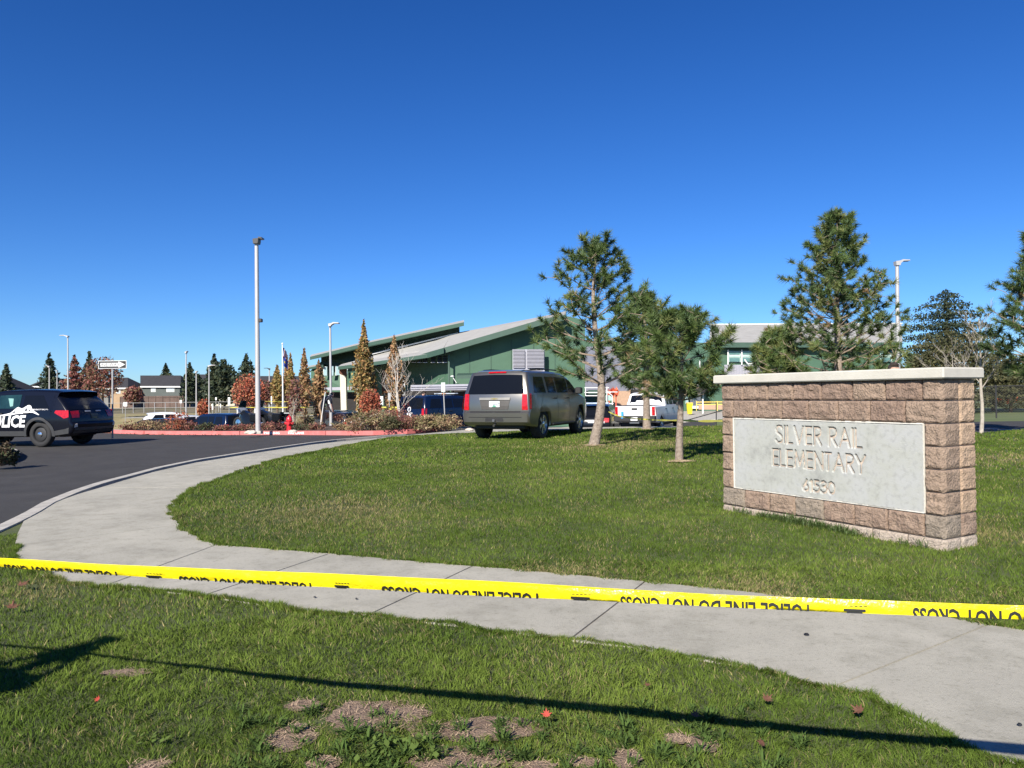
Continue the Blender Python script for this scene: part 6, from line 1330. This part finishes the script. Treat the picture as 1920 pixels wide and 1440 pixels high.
# flagpole with two flags
b = base_at(531, 62); t = thing('flagpole', 'white flagpole left of the school', 'flagpole', b); tp = P(529.5, 645, 62); mb = MB(); mb.tube([b, tp], [.07, .045], 10); mb.lathe([(.001, .12), (.08, .06), (.08, 0), (.001, -.06)], 10, 'z', tuple(tp)); mb.build('pole', whm, t, smooth=True)
def flag(label, y0, y1, wpx, mats, stripes):
    A = P(530.5, y0, 62); B_ = P(530.5, y1, 62); hgt = A[2] - B_[2]; w_ = wpx * 62 / F; mb = MB(); n = 10; rows = 13
    def pt(u, v): return (A[0] + u * w_, 62 + .18 * math.sin(u * 7 + v * 2), A[2] - v * hgt - u * u * hgt * .45)
    for j in range(rows):
        for i in range(n):
            mb.mi = stripes(i / n, j / rows); mb.add([pt(i / n, j / rows), pt((i + 1) / n, j / rows), pt((i + 1) / n, (j + 1) / rows), pt(i / n, (j + 1) / rows)], [(0, 1, 2, 3)])
    return tag(mb.build('flag', mats, origin=A, fix=False), label, 'flag')
fr, fw, fb = M('flag_red', (0.5, 0.04, 0.05), .8), M('flag_white', (0.75, 0.75, 0.75), .8), M('flag_blue', (0.03, 0.05, 0.22), .8); fn = M('flag_navy', (0.04, 0.06, 0.35), .8); fy = M('flag_gold', (0.6, 0.42, 0.08), .8)
flag('limp striped red and white flag with blue corner at the top of the pole', 652, 668, 6, [fr, fw, fb], lambda u, v: 2 if (u < .45 and v < .5) else int(v * 13) % 2)
flag('limp deep blue flag with small gold mark below the striped one', 668, 686, 8, [fn, fy], lambda u, v: 1 if (.35 < u < .65 and .35 < v < .6) else 0)
# one way sign
b = base_at(211, 27.2); t = thing('one_way_sign', 'black one way sign with white arrow pointing right on a grey post', 'sign', b); Y = 27.2
A = P(185, 676.5, Y); B_ = P(238, 691, Y); x0, x1, z1, z0 = A[0], B_[0], A[2], B_[2]; mb = MB(); mb.tube([b, (b[0], b[1] + .03, P(211, 674, Y)[2])], .03, 8); mb.build('post', galv, t)
mb = MB(); mb.bbox((x0, Y - .03, z0), (x1, Y - .018, z1), .004); pn = mb.build('sign_panel', whm, t); mb = MB(); mb.box((x0 + .02, Y - .034, z0 + .02), (x1 - .02, Y - .030, z1 - .02)); mb.build('black_field', blk, pn)
W_, H_ = x1 - x0, z1 - z0; X_ = lambda u: x0 + u * W_; Z_ = lambda v: z0 + v * H_; y_ = Y - .038
mb = MB(); mb.prism([(X_(.07), y_, Z_(.28)), (X_(.72), y_, Z_(.28)), (X_(.72), y_, Z_(.10)), (X_(.955), y_, Z_(.5)), (X_(.72), y_, Z_(.90)), (X_(.72), y_, Z_(.72)), (X_(.07), y_, Z_(.72))], (0, .003, 0)); mb.build('arrow', whm, pn)
v, f = text_poly('ONE WAY', .14, .0); mb = MB(); mb.add([(X_(.38) + a * 1.15, y_ - .003, Z_(.34) + c2) for a, c2 in v], f); mb.build('lettering', blk, pn, fix=False)
# small sign posts, backs of signs
def signpost(label, px, Y, top, bot, wpx, ground_px=None, plate=whm, name='sign_post', pm=galv, lean=0):
    b = base_at(px + lean, Y); A = P(px - wpx / 2, top, Y); B_ = P(px + wpx / 2, bot, Y); t = thing(name, label, 'sign', b); mb = MB(); mb.tube([b, (P(px, bot, Y)[0], Y + .03, A[2] - .02)], .022, 8); mb.build('post', pm, t)
    mb = MB(); mb.bbox((A[0], Y - .012, B_[2]), (B_[0], Y, A[2]), .005); mb.build('sign_plate', plate, t)
grs = M('aluminium_back', (0.55, 0.60, 0.56), .4, .05, metal=.2)
signpost('pale blank backed sign on a thin leaning post among the tall shrubs', 831, 28.5, 717, 735, 8, plate=grs, lean=4)
signpost('white sign on black post right of the red young tree', 715.5, 42, 743, 759.5, 6, pm=blkst)
signpost('grey backed sign on a thin post left of the bare birch', 730, 44, 737, 751, 5.5, plate=galv)
signpost('lilac white sign on the thin lamp post by the bending officer', 618, 39.6, 741, 757, 6.5)
signpost('small white notice box just left of the red hydrant', 537, 42, 774, 780, 10)
for px, y0, y1, w_, lb in ((235, 754, 762, 7, 'small white sign beside the police SUV tail'), (339, 750, 756, 4, 'small white sign right of the grey house'), (405, 745, 750, 3, 'tiny white sign in front of the conifers, left of two'), (429.5, 745, 760, 4.5, 'tall narrow white sign in front of the conifers, right of two'), (398.5, 757, 768, 2.5, 'pale post in the verge, left of two'), (413.5, 757, 764, 2, 'pale post in the verge, right of two'), (509, 743, 757, 2.5, 'white marker post right of the tall lamp post'), (544, 752, 766, 1.6, 'white marker post right of the flagpole'), (571, 754, 771, 2, 'white marker post near the dry verge path')):
    signpost(lb, px, 72, y0, y1, w_)
# hydrant
b = base_at(542.5, 30.2); t = thing('fire_hydrant', 'red fire hydrant standing behind the kerb shrubs', 'hydrant', b); hh = P(542.5, 777, 30.2)[2] - b[2]; hr_ = M('hydrant_red', (0.60, 0.02, 0.03), .35, coat=.5); k = hh / .9
mb = MB(); mb.lathe([(.001, .0), (.15, 0), (.15, .04), (.10, .06), (.10, .5), (.13, .52), (.13, .56), (.11, .58), (.10, .70), (.05, .78), (.02, .79), (.02, .85), (.001, .86)], 16, 'z', (0, 0, 0)); mb.v = [(b[0] + x, b[1] + y, b[2] + z * k * 1.04) for x, y, z in mb.v]; mb.build('barrel', hr_, t, smooth=True)
for dx, dy in ((-1, 0), (1, 0), (0, -1)): mb = MB(); mb.tube([(b[0], b[1], b[2] + .42 * k), (b[0] + dx * .17, b[1] + dy * .17, b[2] + .42 * k)], .055, 10); mb.build('outlet_cap', hr_, t)
# traffic cones on the field
for i, (px, Y, lb) in enumerate(((1874, 92, 'orange traffic cone left of the fence post on the field edge'), (1890, 86, 'shorter orange cone standing forward of the others'), (1899, 92, 'orange traffic cone, left of the close pair on the right'), (1905, 92, 'orange traffic cone, right of the close pair at the right'))):
    b = base_at(px, Y); b[2] += .1; s = 1.15 if i == 1 else 1.5; t = thing('traffic_cone', lb, 'cone', b, 0, 'orange cones on the far field'); mb = MB(); mb.bbox((b[0] - .28 * s, b[1] - .28 * s, b[2]), (b[0] + .28 * s, b[1] + .28 * s, b[2] + .06), .02); mb.lathe([(.2 * s, b[2] + .05), (.04 * s, b[2] + .9 * s), (.001, b[2] + .9 * s)], 14, 'z', (b[0], b[1], 0)); mb.build('cone_body', M('cone_orange', (0.85, 0.13, 0.04), .6), t)
    mb = MB(); mb.lathe([(.135 * s, b[2] + .48 * s), (.10 * s, b[2] + .66 * s)], 14, 'z', (b[0], b[1], 0)); mb.build('white_band', whm, t)
# tapes in the background
def thin_tape(label, pts, wd=.07, sag=0.0):
    q = [P(*p) for p in pts]; mb = MB(); rows = []; n = 10
    for i in range(len(q) - 1):
        for k in range(n): f = k / n; p = q[i] + (q[i + 1] - q[i]) * f; p = p - np.array([0, 0, sag * 4 * f * (1 - f)]); tw = .4 + .5 * abs(math.sin(i * 2 + k * .7)); rows.append([p + [0, 0, wd / 2 * tw], p + [0, .02, -wd / 2 * tw]])
    rows.append([q[-1] + [0, 0, wd / 3], q[-1] - [0, 0, wd / 3]]); mb.loft(rows, False, closed=False); c = q[0]
    return tag(mb.build('barrier_tape', M('yellow_tape_far', (0.72, 0.66, 0.12), .5), origin=c, fix=False), label, 'tape')
thin_tape('yellow tape strung between the lawn pines and the sign wall', [(1141, 772, 24), (1163, 781, 23), (1213, 786.5, 22), (1275, 788, 16), (1356, 789, 12)], .05, .01)
thin_tape('upper yellow tape across the school entrance behind the birch', [(714, 764, 40), (752, 764, 38), (783, 761, 38)], .1)
thin_tape('lower yellow tape across the school entrance behind the bushes', [(715, 766, 39), (762, 769, 38), (835, 768, 38)], .09)
thin_tape('yellow tape along the far verge behind the car park', [(430, 764, 60), (470, 764, 60), (520, 764, 60), (610, 764, 60)], .08)
thin_tape('pale yellow tape high on the posts between lamp and flagpole', [(440, 753, 62), (491, 752.5, 62), (540, 753, 62)], .05)
# low wall of boulders and light stones in the bed
for px, py, Y, s, lb in ((470, 806, 28.6, .16, 'pale boulder at the foot of the tall lamp post'), (549, 806, 28.4, .12, 'small pale boulder near the fire lane lettering'), (692, 776, 33, .5, 'large tan boulder behind the tall bushes'), (880, 806, 26, .10, 'white litter scrap beside the taupe SUV')):
    b = base_at(px, Y); mb = MB(); rg = np.random.default_rng(int(px)); rings = []
    for a, r_ in ((0, .9), (.3, 1), (.6, .8), (.8, .4)): rings.append([(b[0] + math.cos(2 * PI * k / 9) * s * r_ * rg.uniform(.85, 1.15) * 1.5, b[1] + math.sin(2 * PI * k / 9) * s * r_ * rg.uniform(.85, 1.15), b[2] + a * s * rg.uniform(.9, 1.1)) for k in range(9)])
    mb.loft(rings); tag(mb.build('boulder' if px != 880 else 'paper_scrap', M('pale_rock', (0.55, 0.47, 0.40), .9, .2, 5, bump=.5), origin=b), lb, 'rock' if px != 880 else 'litter')
# motorcycles
def motorcycle(label, px, Y, hdeg, grp):
    b = base_at(px, Y, -.12); t = thing('motorcycle', label, 'motorcycle', b, math.radians(hdeg), grp)
    for x in (-.75, .75):
        mb = MB(); mb.lathe([(.22, -.05), (.27, -.07), (.32, -.05), (.335, 0), (.32, .05), (.27, .07), (.22, .05)], 24, 'y', (x, 0, .335)); w_ = mb.build('wheel', tyre_m, t, world=False, smooth=True); mb = MB(); mb.lathe([(.23, -.03), (.05, -.05), (.05, .05), (.23, .03)], 20, 'y', (x, 0, .335)); mb.build('rim', chrome, w_, world=False)
    mb = MB(); mb.loft([[(x, y * w_, z0 + (z + 1) / 2 * (z1 - z0)) for y, z in ((-1, -1), (1, -1), (1, .6), (.6, 1), (-.6, 1), (-1, .6))] for x, w_, z0, z1 in ((-.45, .12, .3, .72), (0, .22, .25, .85), (.35, .16, .4, .98), (.5, .1, .6, .9))]); mb.build('engine_and_tank', blk2, t, world=False, smooth=True)
    mb = MB(); mb.loft([[(x, y * w_, z + dz) for y, dz in ((-1, 0), (1, 0), (1, .1), (-1, .1))] for x, w_, z in ((-.75, .14, .78), (-.4, .17, .70), (-.05, .13, .76))]); mb.build('saddle', blackpl, t, world=False)
    mb = MB(); mb.loft([[(x, y * w_, z) for y, z in ((-1, z0), (1, z0), (1, z1), (-1, z1))] for x, w_, z0, z1 in ((.45, .28, .85, 1.1), (.68, .16, .8, 1.05))]); mb.build('fairing', wpaint, t, world=False)
    mb = MB(); mb.prism([(.5, -.22, 1.08), (.5, .22, 1.08), (.36, .18, 1.42), (.36, -.18, 1.42)], (.01, 0, .005)); mb.build('windscreen', teal, t, world=False)
    for s in (1, -1): mb = MB(); mb.bbox((-.9, s * .2 if s > 0 else -.42, .45), (-.45, .42 if s > 0 else -.2, .8), .04); mb.build('pannier', blk2, t, world=False)
    mb = MB(); mb.tube([(.42, -.42, 1.05), (.5, 0, 1.02), (.42, .42, 1.05)], .02, 6); mb.tube([(.52, 0, 1.0), (.75, 0, .335)], .035, 6); mb.build('handlebar', chrome, t, world=False); return t
motorcycle('black and white police motorcycle parked left of the tall lamp post', 468, 36, 150, 'police motorcycles by the kerb')
motorcycle('black and white police motorcycle parked right of the tall lamp post', 504, 36, 160, 'police motorcycles by the kerb')

# ------------------------------------------------------------------ people
skinm = M('skin', (0.50, 0.29, 0.21), .6, .05, 8); hairm = M('dark_hair', (0.03, 0.02, 0.015), .8, .2, 20)
def person(label, loc, rz, cloth, pose=None, h=1.75, hair=hairm, grp=None, hat=None, extra=None):
    """cloth: dict upper / lower / shoes material; pose overrides joint positions (local, facing +y)"""
    J = dict(pelvis=(0, 0, .95), spine=(0, .0, 1.12), chest=(0, .0, 1.32), neck=(0, -.01, 1.47), chin=(0, .015, 1.53), head=(0, .01, 1.63), crown=(0, .0, 1.70), sl=(-.19, 0, 1.42), el=(-.25, -.01, 1.14), wl=(-.26, .07, .90), hl=(-.26, .10, .82), sr=(.19, 0, 1.42), er=(.25, -.01, 1.14), wr=(.26, .07, .90), hr=(.26, .10, .82),
             hpl=(-.10, 0, .92), kl=(-.11, .02, .50), al=(-.12, 0, .10), tl=(-.13, .17, .04), hpr=(.10, 0, .92), kr=(.11, .02, .50), ar=(.12, 0, .10), tr=(.13, .17, .04))
    J.update(pose or {})
    Rd = dict(pelvis=.15, spine=.14, chest=.165, neck=.06, chin=.065, head=.098, crown=.075, sl=.075, el=.05, wl=.032, hl=.036, sr=.075, er=.05, wr=.032, hr=.036, hpl=.105, kl=.07, al=.048, tl=.04, hpr=.105, kr=.07, ar=.048, tr=.04)
    E = [('pelvis', 'spine'), ('spine', 'chest'), ('chest', 'neck'), ('neck', 'chin'), ('chin', 'head'), ('head', 'crown'), ('chest', 'sl'), ('sl', 'el'), ('el', 'wl'), ('wl', 'hl'), ('chest', 'sr'), ('sr', 'er'), ('er', 'wr'), ('wr', 'hr'), ('pelvis', 'hpl'), ('hpl', 'kl'), ('kl', 'al'), ('al', 'tl'), ('pelvis', 'hpr'), ('hpr', 'kr'), ('kr', 'ar'), ('ar', 'tr')]
    names = list(J); V_ = [J[n] for n in names]; rad = [Rd[n] for n in names]; ed = [(names.index(a), names.index(b)) for a, b in E]
    for s_, hn, wn in ((-1, 'hl', 'wl'), (1, 'hr', 'wr')):
        hd_ = np.array(J[hn]); dr_ = hd_ - np.array(J[wn]); dr_ /= np.linalg.norm(dr_); sd_ = np.cross(dr_, [1.0, 0, 0]); sd_ /= np.linalg.norm(sd_) + 1e-9; cu = np.cross(sd_, dr_)
        for k, (o, l) in enumerate(((-.030, .075), (-.010, .085), (.010, .08), (.030, .062))):
            a = hd_ + sd_ * o + dr_ * .03; m_ = a + dr_ * l * .5 + cu * .008 * s_; e = a + dr_ * l * .9 + cu * .03 * s_; i0 = len(V_); V_ += [tuple(a), tuple(m_), tuple(e)]; rad += [.011, .0095, .008]; ed += [(names.index(hn), i0), (i0, i0 + 1), (i0 + 1, i0 + 2)]; names += ['f'] * 3
        a = np.array(J[wn]) + dr_ * .03 - sd_ * .028; e = a + dr_ * .035 - sd_ * .03; i0 = len(V_); V_ += [tuple(a), tuple(e)]; rad += [.013, .009]; ed += [(names.index(wn), i0), (i0, i0 + 1)]; names += ['f'] * 2
    me = bpy.data.meshes.new('p'); me.from_pydata(V_, ed, []); ob = bpy.data.objects.new('p', me); COL.objects.link(ob)
    md = ob.modifiers.new('s', 'SKIN'); sk = me.skin_vertices[0].data
    for i, r in enumerate(rad): sk[i].radius = (r, r * (.72 if names[i] in ('pelvis', 'spine', 'chest') else 1.0)); sk[i].use_root = (i == 0)
    md.use_smooth_shade = True; ss_ = ob.modifiers.new('u', 'SUBSURF'); ss_.levels = 2; ss_.render_levels = 2
    dg = bpy.context.evaluated_depsgraph_get(); m2 = bpy.data.meshes.new_from_object(ob.evaluated_get(dg)); bpy.data.objects.remove(ob)
    for m_ in (skinm, cloth['upper'], cloth['lower'], cloth['shoes']): m2.materials.append(m_)
    grp_ = {}
    SEGS = [(a, b, {'pelvis': 2, 'hpl': 2, 'hpr': 2, 'kl': cloth.get('shin', 2), 'kr': cloth.get('shin', 2), 'al': 3, 'ar': 3, 'spine': 1, 'chest': 1, 'sl': 1, 'sr': 1, 'el': cloth.get('fore', 1), 'er': cloth.get('fore', 1), 'wl': 0, 'wr': 0, 'neck': 0, 'chin': 0, 'head': 0}.get(a, 0)) for a, b in E]
    SEGS = [(np.array(J[a]), np.array(J[b]), (2 if (a, b) == ('pelvis', 'spine') and False else m_)) for a, b, m_ in SEGS]
    for p in m2.polygons:
        c = np.array(p.center); best = (9, 0)
        for a, b, m_ in SEGS:
            d = b - a; t_ = np.clip(np.dot(c - a, d) / (np.dot(d, d) + 1e-9), 0, 1); dd = np.linalg.norm(c - a - d * t_)
            if dd < best[0]: best = (dd, m_)
        p.material_index = best[1]; p.use_smooth = True
    k = h / 1.76
    t = thing('person', label, 'person', loc, rz, grp); t.scale = (k, k, k); bo = bpy.data.objects.new('body', m2); COL.objects.link(bo); bo.parent = t
    hd_ = np.array(J['head']); up = np.array(J['crown']) - np.array(J['chin']); up /= np.linalg.norm(up); fw_ = np.array([0, 1.0, 0]); fw_ -= up * np.dot(fw_, up); fw_ /= np.linalg.norm(fw_); sd = np.cross(fw_, up)
    mb = MB(); rings = []
    for a in np.linspace(-.35, 1.5, 9):
        ring = []
        for b_ in np.linspace(0, 2 * PI, 17)[:-1]:
            r = .108 * math.cos(min(a, 1.5)) if a > 0 else .106; front = math.sin(b_); z = .115 * math.sin(a)
            if front > .3 and z < .045: r *= .72; 
            ring.append(tuple(hd_ + up * (z + .028) + sd * math.cos(b_) * r * .86 + fw_ * (front * r - .008)))
        rings.append(ring)
    mb.loft(rings); mb.build('hair' if not hat else 'cap', hair if not hat else hat, t, world=False, smooth=True)
    mb = MB(); mb.prism([tuple(hd_ + fw_ * .088 + up * .01), tuple(hd_ + fw_ * .088 - up * .035 - sd * .014), tuple(hd_ + fw_ * .088 - up * .035 + sd * .014)], tuple(fw_ * .018 - up * .008)); mb.build('nose', skinm, t, world=False)
    for s_ in (-1, 1): mb = MB(); mb.lathe([(.001, -.006), (.011, -.003), (.012, .003), (.001, .006)], 8, 'y', tuple(hd_ + fw_ * .090 + sd * .032 * s_ + up * .008)); mb.build('eye', dark, t, world=False); mb = MB(); mb.tube([tuple(hd_ + sd * .088 * s_ + up * .015), tuple(hd_ + sd * .098 * s_ - up * .03)], [.016, .010], 6); mb.build('ear', skinm, t, world=False)
    mb = MB(); mb.tube([tuple(hd_ + fw_ * .088 - up * .055 - sd * .022), tuple(hd_ + fw_ * .094 - up * .057), tuple(hd_ + fw_ * .088 - up * .055 + sd * .022)], .005, 5); mb.build('mouth', M('lips', (0.35, 0.13, 0.11), .6), t, world=False)
    return t
navyc = M('navy_uniform', (0.015, 0.018, 0.03), .85, .15, 12); khaki = M('khaki_cloth', (0.30, 0.20, 0.12), .85, .1, 10); blackc = M('black_cloth', (0.012, 0.012, 0.013), .85); whc = M('white_cloth', (0.7, 0.7, 0.7), .85); bluec = M('light_blue_cloth', (0.12, 0.36, 0.55), .85); greyc = M('grey_cloth', (0.15, 0.15, 0.17), .9)
b = base_at(1680, 12.6); person('person with dark hair standing behind the sign wall, only the top of the head showing', b, PI + .1, dict(upper=navyc, lower=blackc, shoes=blackc), h=P(1680, 679.5, 12.6)[2] - b[2] - .005)
# the person with the phone, left of the view, whose shadow falls across the near lawn
b = np.array([-3.50, 1.88, float(H(-3.50, 1.88))])
t = person('person holding up a phone beside the left end of the tape', b, -.45, dict(upper=greyc, lower=blackc, shoes=blackc, fore=1), dict(el=(-.24, .14, 1.30), wl=(-.09, .24, 1.55), hl=(-.07, .25, 1.61), er=(.24, .14, 1.30), wr=(.09, .24, 1.55), hr=(.07, .25, 1.61)), h=1.78)
mb = MB(); mb.bbox((-.085, .275, 1.60), (.085, .285, 1.69), .003); mb.build('phone', blackpl, t, world=False)
# bending officer by the thin lamp post
b = base_at(607, 33.5)
person('officer in dark shirt and tan trousers bending forward beside the thin lamp post', b, -.9, dict(upper=navyc, lower=khaki, shoes=blackc, fore=0), dict(pelvis=(0, -.12, .92), spine=(0, -.03, 1.06), chest=(0, .14, 1.20), neck=(0, .27, 1.28), chin=(0, .33, 1.29), head=(0, .40, 1.34), crown=(0, .44, 1.39), sl=(-.19, .20, 1.24), sr=(.19, .20, 1.24), el=(-.22, .26, .98), er=(.22, .26, .98), wl=(-.16, .34, .76), wr=(.16, .34, .76), hl=(-.14, .37, .69), hr=(.14, .37, .69), hpl=(-.10, -.12, .90), hpr=(.10, -.12, .90), kl=(-.11, -.02, .49), kr=(.11, -.02, .49), al=(-.12, -.06, .10), ar=(.12, -.06, .10), tl=(-.13, .10, .04), tr=(.13, .10, .04)), h=1.8)
t = thing('tripod_pole', 'thin pale surveying pole leaning beside the bending officer', 'pole', base_at(600, 33)); mb = MB(); mb.tube([P(600, 803, 33), P(610, 735, 33)], .018, 6); mb.build('pole', whm, t)
WALK = dict(kl=(-.11, .16, .52), al=(-.12, .22, .12), tl=(-.13, .38, .08), kr=(.11, -.02, .50), ar=(.12, -.22, .14), tr=(.13, -.08, .05))
person('person in white shirt and light blue shorts walking just right of the tall lamp post', base_at(493, 66), 1.2, dict(upper=whc, lower=bluec, shoes=whc, shin=0, fore=0), WALK, h=1.75)
person('dark clothed person standing behind the maroon tree, left of two', base_at(542, 78), 2.8, dict(upper=blackc, lower=blackc, shoes=blackc), h=1.8)
person('dark clothed person standing behind the maroon tree, right of two', base_at(549, 78.5), -2.6, dict(upper=navyc, lower=blackc, shoes=blackc), h=1.72)
person('officer in dark uniform leaning beside the blue patrol SUV', base_at(785, 37.5), -1.1, dict(upper=navyc, lower=navyc, shoes=blackc), dict(chest=(0, .10, 1.30), neck=(0, .2, 1.43), chin=(0, .24, 1.47), head=(0, .28, 1.55), crown=(0, .30, 1.62), sl=(-.19, .12, 1.38), sr=(.19, .12, 1.38), el=(-.25, .22, 1.12), er=(.25, .22, 1.12), wl=(-.2, .4, 1.0), wr=(.2, .4, 1.0), hl=(-.18, .47, .98), hr=(.18, .47, .98)), h=1.8)
person('dark clothed person beside the navy SUV roof in front of the red maple', base_at(452, 50), .6, dict(upper=blackc, lower=blackc, shoes=blackc), h=1.72)
person('dark clothed person standing right of the red maple trunk', base_at(472, 60), -.4, dict(upper=navyc, lower=blackc, shoes=blackc), h=1.7)
